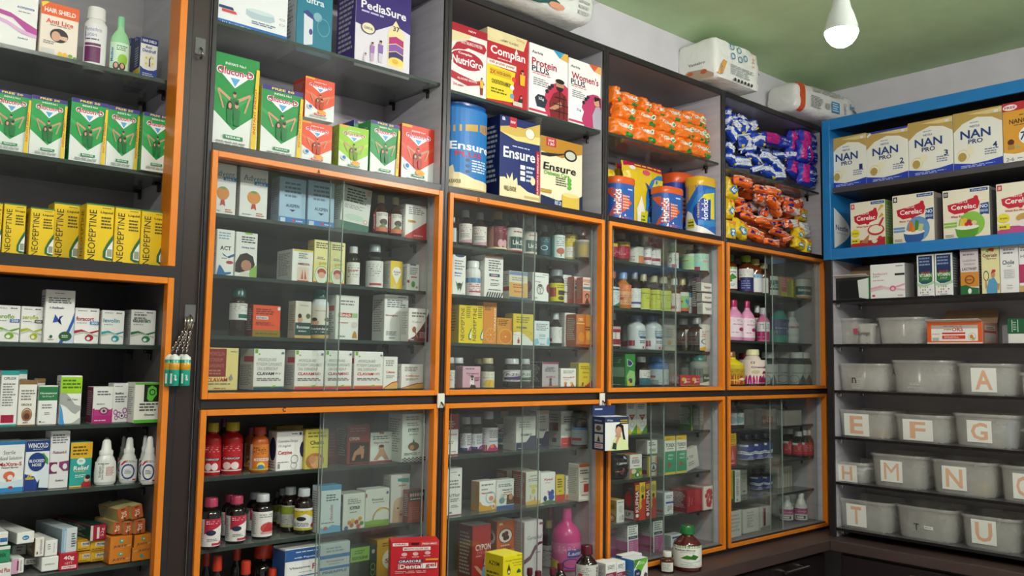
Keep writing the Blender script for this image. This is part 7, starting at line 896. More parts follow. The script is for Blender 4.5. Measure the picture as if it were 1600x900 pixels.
for r in [
(MC,'tall white pink-waved carton @A0',BX,None,(.35,1.85,2.0754),0,0,.084,.06,.118,WH,WH,None,0,-1),
(MC,'cream carton with orange band, photo print, @A0',BX,None,(.431,1.845,2.0754),0,0,.068,.05,.108,'f3e6d8','f3e6d8',None,1,-1),
(MC,'white navy-banded dandruff carton @A0',BX,None,(.603,1.84,2.0754),0,0,.035,.04,.087,WH,'23336e',None,4,5),
(MC,'navy-sided dandruff carton tucked behind white one, @A0',BX,None,(.605,1.89,2.0754),0,0,.026,.03,.103,WH,'23336e',None,4,6),
(MC,'rearmost navy-sided dandruff carton @A0',BX,None,(.608,1.93,2.0754),0,0,.03,.03,.112,WH,'23336e',None,4,6),
(MC,'green and white glucose carton @A1, leftmost',BX,'green and white glucose cartons @A1',(.356,1.845,1.8764),0,0,.064,.07,.114,'e4e8e4','2aa050','33297f',7,-1),
(MC,'green and white glucose carton @A1, second from left',BX,'green and white glucose cartons @A1',(.42,1.845,1.8764),0,0,.062,.07,.116,'e4e8e4','2aa050','33297f',7,-1),
(MC,'green and white glucose carton @A1, third from left',BX,'green and white glucose cartons @A1',(.492,1.845,1.8764),0,0,.067,.07,.126,'e4e8e4','2aa050','33297f',7,-1),
(MC,'green and white glucose carton @A1, fourth from left',BX,'green and white glucose cartons @A1',(.557,1.845,1.8764),0,0,.061,.07,.125,'e4e8e4','2aa050','33297f',7,-1),
(MC,'green and white glucose carton @A1, rightmost',BX,'green and white glucose cartons @A1',(.618,1.825,1.8764),0,0,.059,.07,.12,'e4e8e4','2aa050','33297f',7,-1),
(MC,'green glucose carton peeking out behind its row, @A1',BX,None,(.485,1.935,1.8764),0,0,.019,.05,.142,'e4e8e4','e4e8e4','33297f',7,-1),
(MC,'yellow cut-off medicine carton @A2',BX,None,(.333,1.802,1.6794),0,0,.027,.045,.094,'efc91f','e3bf22','4a8a40',8,9),
(MC,'slim yellow drops carton @A2',BX,None,(.367,1.802,1.6794),0,0,.036,.045,.095,'efc91f','e3bf22','4a8a40',8,9),
(MC,'short yellow liquid carton @A2',BX,None,(.413,1.802,1.6794),0,0,.041,.045,.093,'efc91f','e3bf22','4a8a40',10,9),
(MC,'tall yellow liquid carton @A2, leftmost',BX,'tall yellow liquid cartons @A2',(.466,1.847,1.6794),0,0,.047,.045,.115,'efc91f','e3bf22','4a8a40',10,9),
(MC,'tall yellow liquid carton @A2, second from left',BX,'tall yellow liquid cartons @A2',(.514,1.802,1.6794),0,0,.051,.045,.114,'efc91f','e3bf22','4a8a40',10,9),
(MC,'tall yellow liquid carton @A2, third from left',BX,'tall yellow liquid cartons @A2',(.566,1.802,1.6794),0,0,.049,.045,.114,'efc91f','e3bf22','4a8a40',10,9),
(MC,'tall yellow liquid carton @A2, rightmost',BX,'tall yellow liquid cartons @A2',(.617,1.802,1.6794),0,0,.05,.045,.114,'efc91f','e3bf22','4a8a40',10,9),
(MC,'inhaler carton, blue-pill and green-swirl print, @A3',BX,None,(.373,1.845,1.5214),0,0,.044,.05,.068,WH,WH,None,11,-1),
(MC,'inhaler carton, yellow-green swirl print, @A3',BX,None,(.415,1.845,1.5214),0,0,.037,.05,.068,WH,WH,None,12,-1),
(MC,'tallest white inhaler carton with blue curve, @A3',BX,None,(.46,1.826,1.5214),0,0,.052,.032,.102,WH,WH,None,13,-1),
(MC,'inhaler carton, dark red swirl print, @A3',BX,None,(.512,1.845,1.5214),0,0,.045,.05,.07,WH,WH,None,14,-1),
(MC,'inhaler carton, teal swirl print, @A3',BX,None,(.561,1.845,1.5214),0,0,.043,.05,.068,WH,WH,None,15,-1),
(MC,'inhaler carton, dark green swirl print, @A3',BX,None,(.62,1.845,1.5214),0,0,.049,.05,.072,WH,'d8d8d8',None,16,-1),
(MC,'teal-topped eye drop carton behind others, @A4',BX,None,(.417,1.885,1.3664),0,0,.015,.03,.103,WH,'e0e0de','2a9a96',17,-1),
(MC,'tall eye drop carton with teal top and red patch, @A4',BX,None,(.385,1.835,1.3664),0,0,.029,.03,.102,'f0f0ee','f0f0ee','2a9a96',18,-1),
(MC,'brown-topped drop carton half hidden behind, @A4',BX,None,(.45,1.885,1.3664),0,0,.014,.03,.086,'f0f0ee','f0f0ee','8a6a42',19,-1),
(MC,'drop carton with brown top and brown emblem, @A4',BX,None,(.416,1.835,1.3664),0,0,.03,.03,.084,'f2efe8','f2efe8','8a6a42',20,-1),
(MC,'short drop carton, green upper part, @A4',BX,None,(.451,1.835,1.3664),0,0,.033,.03,.074,WH,WH,None,21,-1),
(MC,'drop carton, lime top over grey waves, @A4',BX,None,(.491,1.835,1.3664),0,0,.038,.03,.093,'eef0ea','eef0ea',None,22,-1),
(MC,'drop carton with magenta panel and eye print, @A4',BX,None,(.55,1.84,1.3664),0,0,.037,.04,.071,WH,'8e2a5e',None,23,-1),
(MC,'drop carton, purple circles around an eye, @A4',BX,None,(.583,1.837,1.3664),0,0,.029,.035,.078,WH,WH,'b080b0',24,-1),
(MC,'wide ear drop carton with green ear print, @A4',BX,None,(.623,1.809,1.3664),0,0,.05,.05,.08,'f2f2ea','f2f2ea',None,25,-1),
(MC,'nasal spray carton, blue stripes, orange head print, @A5',BX,None,(.394,1.845,1.2454),0,0,.046,.05,.093,'eef0f0','eef0f0',None,26,-1),
(MC,'navy and white cold spray carton @A5',BX,None,(.439,1.84,1.2454),0,0,.041,.04,.092,'e8ecf2','1f3a7a',None,27,-1),
(MC,'tall grey nasal spray carton with plum shapes, @A5',BX,None,(.477,1.84,1.2454),0,0,.034,.04,.108,'e6e4e6','e6e4e6',None,28,-1),
(MC,'teal spray carton with yellow top and child, @A5',BX,None,(.516,1.84,1.2454),0,0,.039,.04,.085,'2fa39c','2a8a86',None,29,-1),
(OC,'white end-on ointment carton with red lettering, @A6',BX,None,(.392,1.86,1.0938),0,0,.026,.1,.026,WH,WH,None,32,-1),
(OC,'green end-on ointment carton @A6',BX,None,(.389,1.85,1.121),0,0,.024,.08,.029,'2f8f66','2f8f66',None,33,-1),
(OC,'white ointment carton atop the green one, @A6',BX,None,(.387,1.85,1.1519),0,0,.018,.08,.024,WH,WH,None,34,-1),
(OC,'long white ointment carton with blue oval, @A6',BX,None,(.416,1.891,1.1503),.12,0,.03,.16,.021,WH,'b8b8b8',None,35,-1),
(OC,'grey ointment carton below the blue-oval one, @A6',BX,None,(.425,1.88,1.1231),0,0,.024,.06,.019,'8f8f8c','8f8f8c',None,36,-1),
(OC,'white and pink ointment carton @A6',BX,None,(.415,1.845,1.0979),0,0,.02,.07,.027,WH,WH,None,37,-1),
(OC,'low cream ointment carton @A6',BX,None,(.449,1.875,1.1025),0,0,.027,.05,.011,'e8e4dc','e8e4dc',None,38,-1),
(OC,'white ointment carton with upright dark text, @A6',BX,None,(.446,1.851,1.1233),.1,0,.016,.08,.035,'f0eae4','6a5238',None,39,-1),
(OC,'white ointment carton with small vertical text, @A6',BX,None,(.465,1.861,1.122),.1,0,.022,.1,.029,WH,WH,None,40,-1),
(OC,'plain white ointment carton, green script, @A6',BX,None,(.469,1.855,1.0945),0,0,.029,.09,.026,WH,WH,None,41,-1),
(OC,'tall pale blue ointment carton @A6',BX,None,(.496,1.886,1.1218),.12,0,.028,.13,.046,'d4dde2','93a6b2',None,42,-1),
(OC,'red forty-gram ointment carton @A6',BX,None,(.503,1.849,1.0917),-.05,0,.033,.08,.031,'b81e34','b81e34',None,43,-1),
(OC,'dark green ointment carton with red end, @A6',BX,None,(.543,1.901,1.139),.16,0,.031,.16,.029,'b01e3a','1f4438','1f3f35',44,-1),
(OC,'yellow pain balm carton @A6, leftmost',BX,'yellow pain balm cartons',(.532,1.865,1.1202),0,0,.024,.07,.021,'e3b32a','e3b32a',None,45,-1),
(OC,'yellow pain balm carton @A6, third from left',BX,'yellow pain balm cartons',(.559,1.865,1.1172),0,0,.029,.07,.02,'e3b32a','e3b32a',None,45,-1),
(OC,'yellow pain balm carton @A6, second from left',BX,'yellow pain balm cartons',(.535,1.865,1.0978),0,0,.022,.07,.02,'e3b32a','e3b32a',None,45,-1),
(OC,'yellow pain balm carton @A6, rightmost',BX,'yellow pain balm cartons',(.56,1.865,1.0964),0,0,.028,.07,.02,'e3b32a','e3b32a',None,45,-1),
(OC,'orange gel carton @A6, second from left',BX,'orange gel cartons',(.592,1.831,1.1179),.04,0,.042,.06,.027,'e0862a','c87426',None,46,-1),
(OC,'orange gel carton @A6, rightmost',BX,'orange gel cartons',(.634,1.831,1.1178),.04,0,.034,.06,.026,'e0862a','c87426',None,46,-1),
(OC,'orange gel carton @A6, leftmost',BX,'orange gel cartons',(.591,1.831,1.0929),.04,0,.041,.06,.027,'e0862a','c87426',None,46,-1),
(OC,'orange gel carton @A6, third from left',BX,'orange gel cartons',(.632,1.831,1.0928),.04,0,.036,.06,.027,'e0862a','c87426',None,47,-1),
(OC,'brown gold-topped small carton @A6, leftmost',BX,'small brown cartons piled on the orange ones',(.582,1.853,1.1475),.12,.06,.019,.085,.024,'c2663a','b8a868','d2c68c',48,-1),
(OC,'brown gold-topped small carton @A6, third from left',BX,'small brown cartons piled on the orange ones',(.602,1.848,1.1455),.12,-.02,.019,.085,.025,'c2663a','b8a868','d2c68c',48,-1),
(OC,'brown gold-topped small carton @A6, rightmost',BX,'small brown cartons piled on the orange ones',(.623,1.843,1.1459),.12,-.03,.021,.085,.028,'c2663a','b8a868','d2c68c',48,-1),
(OC,'brown gold-topped small carton @A6, second from left',BX,'small brown cartons piled on the orange ones',(.597,1.854,1.1723),.12,-.22,.025,.085,.027,'c2663a','b8a868','d2c68c',48,-1),
(OC,'brown gold-topped small carton @A6, fourth from left',BX,'small brown cartons piled on the orange ones',(.618,1.843,1.176),.12,-.16,.022,.085,.027,'c2663a','b8a868','d2c68c',48,-1),
('device_carton','large white nebulizer carton, blue stripe, @B0',BX,None,(.806,1.86,2.2184),0,0,.172,.16,.123,'eef0f2','8a98a4',None,49,-1),
('device_carton','teal inhaler device carton @B0',BX,None,(.977,1.86,2.2184),0,0,.095,.1,.183,'2f7f96','cfd4d6',None,50,-1),
('nutrition_carton','purple and cream nutrition carton @B0',BX,None,(1.165,1.845,2.2184),0,0,.164,.09,.219,'e6e0ea','4a3a86',None,51,-1),
('glucose_carton','tallest green glucose carton @B1',BX,None,(.774,1.825,1.9494),0,0,.11,.09,.208,'dfe6e0','2a9a4a',None,52,-1),
('glucose_carton','medium green glucose carton with blue top, @B1',BX,None,(.888,1.82,1.9494),0,0,.1,.08,.161,'e4e8e4','e8c83a','33297f',53,-1),
('glucose_carton','orange glucose carton, lower of a stack, @B1',BX,None,(.978,1.81,1.9494),0,0,.078,.06,.099,'e4e8e4','d8482a',None,54,-1),
('glucose_carton','orange glucose carton, upper of a stack, @B1',BX,None,(.983,1.812,2.0576),0,0,.076,.06,.097,'e4e8e4','d8482a',None,54,-1),
('glucose_carton','blue-topped glucose carton behind the lime one, @B1',BX,None,(1.16,1.91,1.9494),0,0,.047,.06,.16,'e4e8e4','2a3a9a','33297f',53,-1),
('glucose_carton','lime green glucose carton @B1',BX,None,(1.077,1.81,1.9494),0,0,.081,.06,.109,'e4e8e4','9ccc3a',None,55,-1),
('glucose_carton','small green glucose carton @B1',BX,None,(1.166,1.81,1.9494),0,0,.084,.06,.137,'e4e8e4','2a9a4a','33297f',53,-1),
('glucose_carton','red glucose carton, last in the row, @B1',BX,None,(1.266,1.81,1.9494),0,0,.1,.06,.147,'e4e8e4','d8482a',None,56,-1),
(MC,'white syrup carton with orange fruit print, @B2, leftmost',BX,'white syrup carton with orange fruit print, matching items @B2',(.775,1.841,1.8104),0,0,.06,.042,.115,WH,'e0dedc','3a3a44',57,-1),
(MC,'white syrup carton with orange fruit print, @B2, rightmost',BX,'white syrup carton with orange fruit print, matching items @B2',(.847,1.841,1.8104),0,0,.066,.042,.115,WH,'b8b0ae','3a3a44',57,-1),
(MC,'pale blue antibiotic carton @B2, leftmost',BX,'pale blue antibiotic cartons @B2',(.948,1.851,1.8104),0,0,.068,.042,.11,'a9cbe4','9cb8cc',None,58,-1),
(MC,'pale blue antibiotic carton @B2, rightmost',BX,'pale blue antibiotic cartons @B2',(1.023,1.851,1.8104),0,0,.071,.042,.113,'a9cbe4','9cb8cc',None,58,-1),
(MC,'leaning white carton with green base, @B2',BX,None,(1.114,1.847,1.8141),0,.09,.083,.035,.111,'d9ddd6','d9ddd6',None,59,-1),
(MC,'white carton with red slanted corner, @B2',BX,None,(1.281,1.823,1.8104),0,0,.066,.042,.087,WH,WH,None,61,-1),
(MC,'white carton half hidden behind its twin, @B3',BX,None,(.786,1.894,1.6774),0,0,.017,.028,.077,WH,WH,None,62,-1),
(MC,'tall white carton with blue swoosh, @B3',BX,None,(.791,1.844,1.6774),0,0,.041,.028,.103,WH,WH,None,63,-1),
(MC,'white carton with photo of dark-haired child, @B3',BX,None,(.84,1.846,1.6774),0,0,.051,.032,.102,'efefec','efefec',None,64,-1),
(MC,'wide white syrup carton with lung drawing, @B3',BX,None,(.98,1.869,1.6774),0,0,.054,.077,.077,WH,'dedcd8',None,65,-1),
(MC,'pale yellow child syrup carton @B3, leftmost',BX,'pale yellow child syrup cartons @B3',(1.03,1.846,1.6774),0,0,.042,.032,.105,'efe6a0','c9a83a',None,66,-1),
(MC,'pale yellow child syrup carton @B3, rightmost',BX,'pale yellow child syrup cartons @B3',(1.073,1.846,1.6774),0,0,.041,.032,.104,'efe6a0','c9a83a',None,66,-1),
(MC,'yellow carton with white drop shape, @B3',BX,None,(1.245,1.846,1.6774),0,0,.037,.032,.074,'e8c72c','e4e2da',None,69,-1),
(MC,'small white carton with green leaf print, @B3',BX,None,(1.295,1.845,1.6774),0,0,.038,.035,.07,WH,WH,None,70,-1),
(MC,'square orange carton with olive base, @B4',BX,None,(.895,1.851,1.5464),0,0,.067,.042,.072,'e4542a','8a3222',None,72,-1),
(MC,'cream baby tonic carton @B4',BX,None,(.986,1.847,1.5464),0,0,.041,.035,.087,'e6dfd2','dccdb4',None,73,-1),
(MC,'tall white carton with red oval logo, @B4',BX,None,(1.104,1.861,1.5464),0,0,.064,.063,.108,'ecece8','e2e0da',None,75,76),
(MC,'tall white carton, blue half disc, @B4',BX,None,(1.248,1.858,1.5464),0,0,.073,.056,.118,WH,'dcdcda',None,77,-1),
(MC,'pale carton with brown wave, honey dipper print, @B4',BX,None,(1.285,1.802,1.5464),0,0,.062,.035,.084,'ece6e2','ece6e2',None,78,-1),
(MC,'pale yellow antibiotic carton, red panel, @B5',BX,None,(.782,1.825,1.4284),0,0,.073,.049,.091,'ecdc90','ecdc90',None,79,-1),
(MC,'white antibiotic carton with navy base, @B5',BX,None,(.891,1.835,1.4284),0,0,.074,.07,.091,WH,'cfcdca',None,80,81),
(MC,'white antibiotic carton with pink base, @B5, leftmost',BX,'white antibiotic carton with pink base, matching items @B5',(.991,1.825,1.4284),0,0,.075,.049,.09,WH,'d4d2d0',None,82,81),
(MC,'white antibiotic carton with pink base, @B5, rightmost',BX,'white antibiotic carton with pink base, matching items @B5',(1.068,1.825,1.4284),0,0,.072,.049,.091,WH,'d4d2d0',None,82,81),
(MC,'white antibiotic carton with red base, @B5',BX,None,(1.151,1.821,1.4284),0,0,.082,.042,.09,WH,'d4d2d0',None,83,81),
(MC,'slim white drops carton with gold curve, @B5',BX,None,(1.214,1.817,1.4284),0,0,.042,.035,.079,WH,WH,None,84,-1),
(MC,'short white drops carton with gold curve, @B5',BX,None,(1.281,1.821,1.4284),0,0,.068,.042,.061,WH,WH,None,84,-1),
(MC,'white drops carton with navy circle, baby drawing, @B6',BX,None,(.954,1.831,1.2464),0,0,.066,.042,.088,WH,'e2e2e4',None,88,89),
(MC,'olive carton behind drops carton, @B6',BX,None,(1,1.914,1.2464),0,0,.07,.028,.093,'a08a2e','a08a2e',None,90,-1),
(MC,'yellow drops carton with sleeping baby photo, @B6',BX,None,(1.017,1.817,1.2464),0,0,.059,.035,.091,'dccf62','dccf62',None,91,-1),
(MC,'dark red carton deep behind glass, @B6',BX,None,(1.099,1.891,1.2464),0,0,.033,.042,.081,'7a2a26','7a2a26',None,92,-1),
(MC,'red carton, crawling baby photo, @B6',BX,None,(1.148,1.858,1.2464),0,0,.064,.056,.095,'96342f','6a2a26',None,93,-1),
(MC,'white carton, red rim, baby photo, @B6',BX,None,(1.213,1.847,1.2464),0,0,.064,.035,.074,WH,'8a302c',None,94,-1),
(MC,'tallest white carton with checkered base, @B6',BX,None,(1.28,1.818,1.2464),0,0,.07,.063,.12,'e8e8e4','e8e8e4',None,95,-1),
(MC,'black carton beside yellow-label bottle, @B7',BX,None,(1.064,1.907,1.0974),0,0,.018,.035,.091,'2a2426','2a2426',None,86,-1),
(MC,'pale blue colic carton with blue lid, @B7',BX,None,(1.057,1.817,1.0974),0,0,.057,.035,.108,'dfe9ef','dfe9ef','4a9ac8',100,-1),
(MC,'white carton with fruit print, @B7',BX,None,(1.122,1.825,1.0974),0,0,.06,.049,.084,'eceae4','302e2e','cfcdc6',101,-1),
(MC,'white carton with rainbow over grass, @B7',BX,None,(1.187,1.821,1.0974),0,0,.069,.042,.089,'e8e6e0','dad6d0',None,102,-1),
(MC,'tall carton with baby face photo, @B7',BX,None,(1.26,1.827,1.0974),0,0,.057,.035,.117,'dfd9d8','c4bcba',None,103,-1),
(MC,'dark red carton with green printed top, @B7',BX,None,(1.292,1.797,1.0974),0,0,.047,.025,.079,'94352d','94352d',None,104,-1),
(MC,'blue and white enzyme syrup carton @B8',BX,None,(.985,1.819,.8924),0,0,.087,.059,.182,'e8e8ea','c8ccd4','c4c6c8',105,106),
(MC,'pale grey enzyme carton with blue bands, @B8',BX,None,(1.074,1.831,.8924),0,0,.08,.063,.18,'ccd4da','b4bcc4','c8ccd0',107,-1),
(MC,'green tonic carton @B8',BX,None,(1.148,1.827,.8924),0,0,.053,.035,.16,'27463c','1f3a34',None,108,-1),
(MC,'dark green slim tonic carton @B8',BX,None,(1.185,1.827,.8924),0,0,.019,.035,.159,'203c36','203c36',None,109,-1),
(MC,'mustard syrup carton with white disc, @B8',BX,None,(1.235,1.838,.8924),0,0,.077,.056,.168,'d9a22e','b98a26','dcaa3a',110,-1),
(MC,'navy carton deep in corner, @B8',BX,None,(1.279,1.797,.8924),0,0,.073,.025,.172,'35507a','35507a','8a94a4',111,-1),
('nutrition_carton','white and red milk powder carton, oval logo, @C0',BX,None,(1.409,1.802,2.2094),0,0,.133,.08,.185,'ece8e4','ece8e4','a8182a',112,-1),
('nutrition_carton','red and cream drink powder carton, yellow panel, @C0',BX,None,(1.552,1.8,2.2094),0,0,.154,.075,.205,'b8232c','e6dcc0','e2d3a0',113,-1),
('nutrition_carton','white protein carton, bearded man in checked shirt, @C0',BX,None,(1.708,1.793,2.2094),0,0,.156,.07,.202,'eeeeec','eeeeec',None,114,-1),
('nutrition_carton',"white nutrition carton with woman's photo, pink disc, @C0",BX,None,(1.857,1.784,2.2094),0,0,.141,.06,.196,'eeeeec','eeeeec',None,115,-1),
('nutrition_carton','navy and gold drink powder carton @C1',BX,None,(1.624,1.83,1.9494),0,0,.153,.09,.239,'1d2c66','1a2450',None,117,-1),
('nutrition_carton','cream diabetes drink powder carton @C1',BX,None,(1.788,1.81,1.9494),0,0,.174,.06,.208,'e8e0c0','e2dab8',None,118,-1),
(MC,'white syrup carton cut by frame, plant print, @C3',BX,None,(1.411,1.845,1.6764),0,0,.03,.031,.107,WH,WH,None,126,-1),
(MC,'white syrup carton with plant print, second along, @C3',BX,None,(1.449,1.845,1.6764),0,0,.044,.031,.11,WH,WH,None,126,-1),
(MC,'tall white antibiotic carton, striped base, @C3',BX,None,(1.573,1.861,1.6764),0,0,.069,.062,.12,'ecebe6','d6d4ce',None,128,-1),
(MC,'cream and amber carton straddling glass edge, @C3',BX,None,(1.667,1.849,1.6764),0,0,.072,.037,.083,'e6dcc4','cfcbc0',None,129,130),
(MC,'white carton with child sketch and maroon discs, @C3',BX,None,(1.756,1.852,1.6764),0,0,.065,.043,.086,WH,'d8d6d2',None,131,132),
(MC,'slim white carton with red base, @C3',BX,None,(1.894,1.868,1.6764),0,0,.038,.025,.092,WH,WH,None,134,-1),
(MC,'coral and white child syrup carton @C3, leftmost',BX,'coral and white child syrup cartons @C3',(1.909,1.838,1.6764),0,0,.035,.028,.086,'e8d8d0','c8503a','c85a44',135,-1),
(MC,'coral and white child syrup carton @C3, rightmost',BX,'coral and white child syrup cartons @C3',(1.905,1.798,1.6764),0,0,.035,.028,.081,'e8d8d0','c8503a','c85a44',135,-1),
(MC,'yellow enzyme drops carton, left of pair, @C4',BX,None,(1.473,1.861,1.5474),0,0,.043,.062,.104,'e9cf22','c9ae1c','4a6a3a',136,137),
(MC,'yellow enzyme drops carton, right of pair, @C4',BX,None,(1.515,1.861,1.5474),0,0,.042,.062,.105,'e9cf22','c9ae1c','4a6a3a',136,-1),
(MC,'tall orange drink mix carton, orange half print, @C4',BX,None,(1.561,1.845,1.5474),0,0,.049,.031,.116,'d88a32','b8722a',None,138,-1),
(MC,'squat orange drink mix carton, orange half print, @C4',BX,None,(1.616,1.845,1.5474),0,0,.057,.031,.075,'d8953a','b8722a',None,139,-1),
(MC,'square yellow powder carton with white wave, @C4',BX,None,(1.69,1.849,1.5474),0,0,.082,.037,.09,'e2cb2e','b8a828',None,140,-1),
(MC,'pale blue and white medicine carton @C4',BX,None,(1.763,1.845,1.5474),0,0,.061,.031,.073,'dbe8ec','c0c8ca',None,141,-1),
(MC,'tall white carton with star emblem, @C4',BX,None,(1.883,1.852,1.5474),0,0,.047,.043,.103,'e8e8e4','cfcfcb',None,143,-1),
(MC,'amber rehydration powder carton, @C4',BX,None,(1.896,1.806,1.5474),0,0,.069,.043,.097,'c0702e','a85a26',None,144,-1),
(MC,'pink child paracetamol carton @C5',BX,None,(1.47,1.81,1.4284),0,0,.061,.031,.057,'d5a9bd','c094a8',None,147,-1),
(MC,'grey carton with long side, figure print, @C5',BX,None,(1.77,1.84,1.4284),0,0,.066,.081,.072,'b4b0b4','3c3438','5a3a48',151,-1),
(MC,'white carton with orange child drawings, @C5',BX,None,(1.841,1.814,1.4284),0,0,.064,.037,.054,WH,WH,None,152,-1),
(MC,'yellow carton with red stair shape, @C5',BX,None,(1.902,1.803,1.4284),0,0,.057,.037,.071,'d6c23a','b0a030',None,153,-1),
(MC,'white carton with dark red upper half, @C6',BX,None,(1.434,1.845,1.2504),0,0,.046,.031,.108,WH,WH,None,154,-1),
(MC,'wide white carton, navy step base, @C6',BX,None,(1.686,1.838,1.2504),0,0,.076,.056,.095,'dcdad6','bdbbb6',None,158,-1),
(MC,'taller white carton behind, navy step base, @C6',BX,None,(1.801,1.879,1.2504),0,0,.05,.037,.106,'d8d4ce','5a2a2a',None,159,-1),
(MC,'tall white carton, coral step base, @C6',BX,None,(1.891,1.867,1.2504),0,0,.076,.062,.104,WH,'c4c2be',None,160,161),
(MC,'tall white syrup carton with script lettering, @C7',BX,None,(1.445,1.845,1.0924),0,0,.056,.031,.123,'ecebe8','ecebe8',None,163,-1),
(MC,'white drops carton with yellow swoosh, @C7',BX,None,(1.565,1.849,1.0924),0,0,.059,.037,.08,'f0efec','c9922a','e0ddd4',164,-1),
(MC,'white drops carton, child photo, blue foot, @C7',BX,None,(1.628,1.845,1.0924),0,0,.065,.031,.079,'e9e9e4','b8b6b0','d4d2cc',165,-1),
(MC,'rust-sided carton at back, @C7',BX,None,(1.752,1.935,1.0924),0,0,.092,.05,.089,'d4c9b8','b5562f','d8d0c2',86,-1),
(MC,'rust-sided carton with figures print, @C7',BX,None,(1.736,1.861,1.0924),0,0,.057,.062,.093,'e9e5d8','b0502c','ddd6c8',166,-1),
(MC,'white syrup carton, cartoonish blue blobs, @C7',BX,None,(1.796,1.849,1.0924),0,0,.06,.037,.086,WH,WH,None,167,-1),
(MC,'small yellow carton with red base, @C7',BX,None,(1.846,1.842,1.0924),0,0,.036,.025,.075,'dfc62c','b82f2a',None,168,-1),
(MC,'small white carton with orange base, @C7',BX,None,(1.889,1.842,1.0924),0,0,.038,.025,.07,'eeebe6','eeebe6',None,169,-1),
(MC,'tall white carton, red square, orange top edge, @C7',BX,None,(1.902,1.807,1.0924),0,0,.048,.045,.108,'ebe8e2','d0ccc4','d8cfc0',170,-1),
(MC,'tall deep red appetite tonic carton @C8',BX,None,(1.546,1.861,.8924),0,0,.066,.062,.163,'a8201f','7a1219','c8c2bc',171,-1),
(MC,'orange date tonic carton @C8',BX,None,(1.651,1.875,.8924),0,0,.066,.05,.161,'d4622a','a8461f','cfc6ba',172,173),
(MC,'pale pink tonic carton with plum wave, @C8',BX,None,(1.721,1.841,.8924),0,0,.072,.062,.158,'ead8e0','b8a0aa',None,174,-1),
(MC,'plum carton deep behind glass, @C8',BX,None,(1.782,1.949,.8924),0,0,.037,.037,.141,'7a5a68','6a4a58',None,86,-1),
(MC,'bright yellow enzyme syrup carton, second cabinet, @W',BX,None,(1.507,1.695,.8624),0,0,.066,.07,.149,'e9d81c','d8c81c','efe04a',178,179),
(MC,'red dental gel carton, widest cabinet, @W',BX,None,(1.219,1.69,.8624),-.5,0,.113,.05,.219,'c61f2c','c61f2c',None,181,-1),
(MC,'white carton with plum base, left one, third cabinet, @W',BX,None,(1.893,1.695,.8624),0,0,.044,.05,.073,WH,'d8d4d4','eceae8',182,-1),
(MC,'white carton with plum base, right one, third cabinet, @W',BX,None,(1.936,1.695,.8624),0,0,.038,.05,.07,WH,'d8d4d4','eceae8',183,-1),
(MC,'open carton with green and navy swirl, third cabinet, @W',BX,None,(1.991,1.667,.8624),0,0,.061,.05,.076,'f0f0ee','2a70b0','dfe4e8',184,185),
(MC,'flap-topped blue carton behind the swirl one, @W',BX,None,(2.023,1.715,.8624),0,0,.078,.036,.073,'e8e8e8','2a5a8a','f0f0ee',186,-1),
(MC,'maroon carton beside white stack, @D3',BX,None,(2.507,1.821,1.6754),0,0,.023,.022,.131,'5e3440','5e3440',None,86,-1),
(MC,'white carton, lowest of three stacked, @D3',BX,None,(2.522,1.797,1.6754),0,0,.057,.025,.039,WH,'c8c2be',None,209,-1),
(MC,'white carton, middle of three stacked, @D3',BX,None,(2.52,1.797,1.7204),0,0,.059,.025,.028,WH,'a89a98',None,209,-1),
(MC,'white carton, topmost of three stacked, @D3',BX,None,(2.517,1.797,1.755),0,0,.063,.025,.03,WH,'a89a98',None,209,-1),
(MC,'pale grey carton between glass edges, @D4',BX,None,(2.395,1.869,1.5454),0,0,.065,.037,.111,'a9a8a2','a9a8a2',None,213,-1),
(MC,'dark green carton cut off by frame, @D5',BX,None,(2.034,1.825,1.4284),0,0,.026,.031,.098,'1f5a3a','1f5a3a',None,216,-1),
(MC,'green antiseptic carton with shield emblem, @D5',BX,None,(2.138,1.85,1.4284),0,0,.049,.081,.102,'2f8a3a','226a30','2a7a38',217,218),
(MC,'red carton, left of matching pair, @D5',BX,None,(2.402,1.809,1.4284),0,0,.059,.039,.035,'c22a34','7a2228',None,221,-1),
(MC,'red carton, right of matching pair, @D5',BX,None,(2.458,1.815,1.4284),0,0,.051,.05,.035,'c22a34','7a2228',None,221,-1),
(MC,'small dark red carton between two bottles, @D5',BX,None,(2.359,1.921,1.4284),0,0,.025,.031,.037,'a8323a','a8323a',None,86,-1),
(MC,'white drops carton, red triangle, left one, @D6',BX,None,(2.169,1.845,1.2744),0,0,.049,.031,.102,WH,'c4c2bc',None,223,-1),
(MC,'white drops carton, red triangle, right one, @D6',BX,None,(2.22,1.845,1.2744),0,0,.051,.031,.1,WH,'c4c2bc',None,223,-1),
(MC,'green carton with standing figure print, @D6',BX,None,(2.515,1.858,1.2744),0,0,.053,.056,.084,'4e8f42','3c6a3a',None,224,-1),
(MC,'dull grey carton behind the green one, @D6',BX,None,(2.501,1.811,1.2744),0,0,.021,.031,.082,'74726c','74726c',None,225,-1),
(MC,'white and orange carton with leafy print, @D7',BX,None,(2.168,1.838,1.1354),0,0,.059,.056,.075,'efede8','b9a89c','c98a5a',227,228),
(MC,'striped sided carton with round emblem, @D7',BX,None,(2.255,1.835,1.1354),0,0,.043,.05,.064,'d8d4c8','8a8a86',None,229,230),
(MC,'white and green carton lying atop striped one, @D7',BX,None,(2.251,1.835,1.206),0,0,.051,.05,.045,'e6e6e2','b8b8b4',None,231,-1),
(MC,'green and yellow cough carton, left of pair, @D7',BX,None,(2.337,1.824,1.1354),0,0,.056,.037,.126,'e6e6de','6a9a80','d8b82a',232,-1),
(MC,'green and yellow cough carton, right of pair, @D7',BX,None,(2.399,1.824,1.1354),0,0,.055,.037,.126,'e6e6de','6a9a80','d8b82a',232,-1),
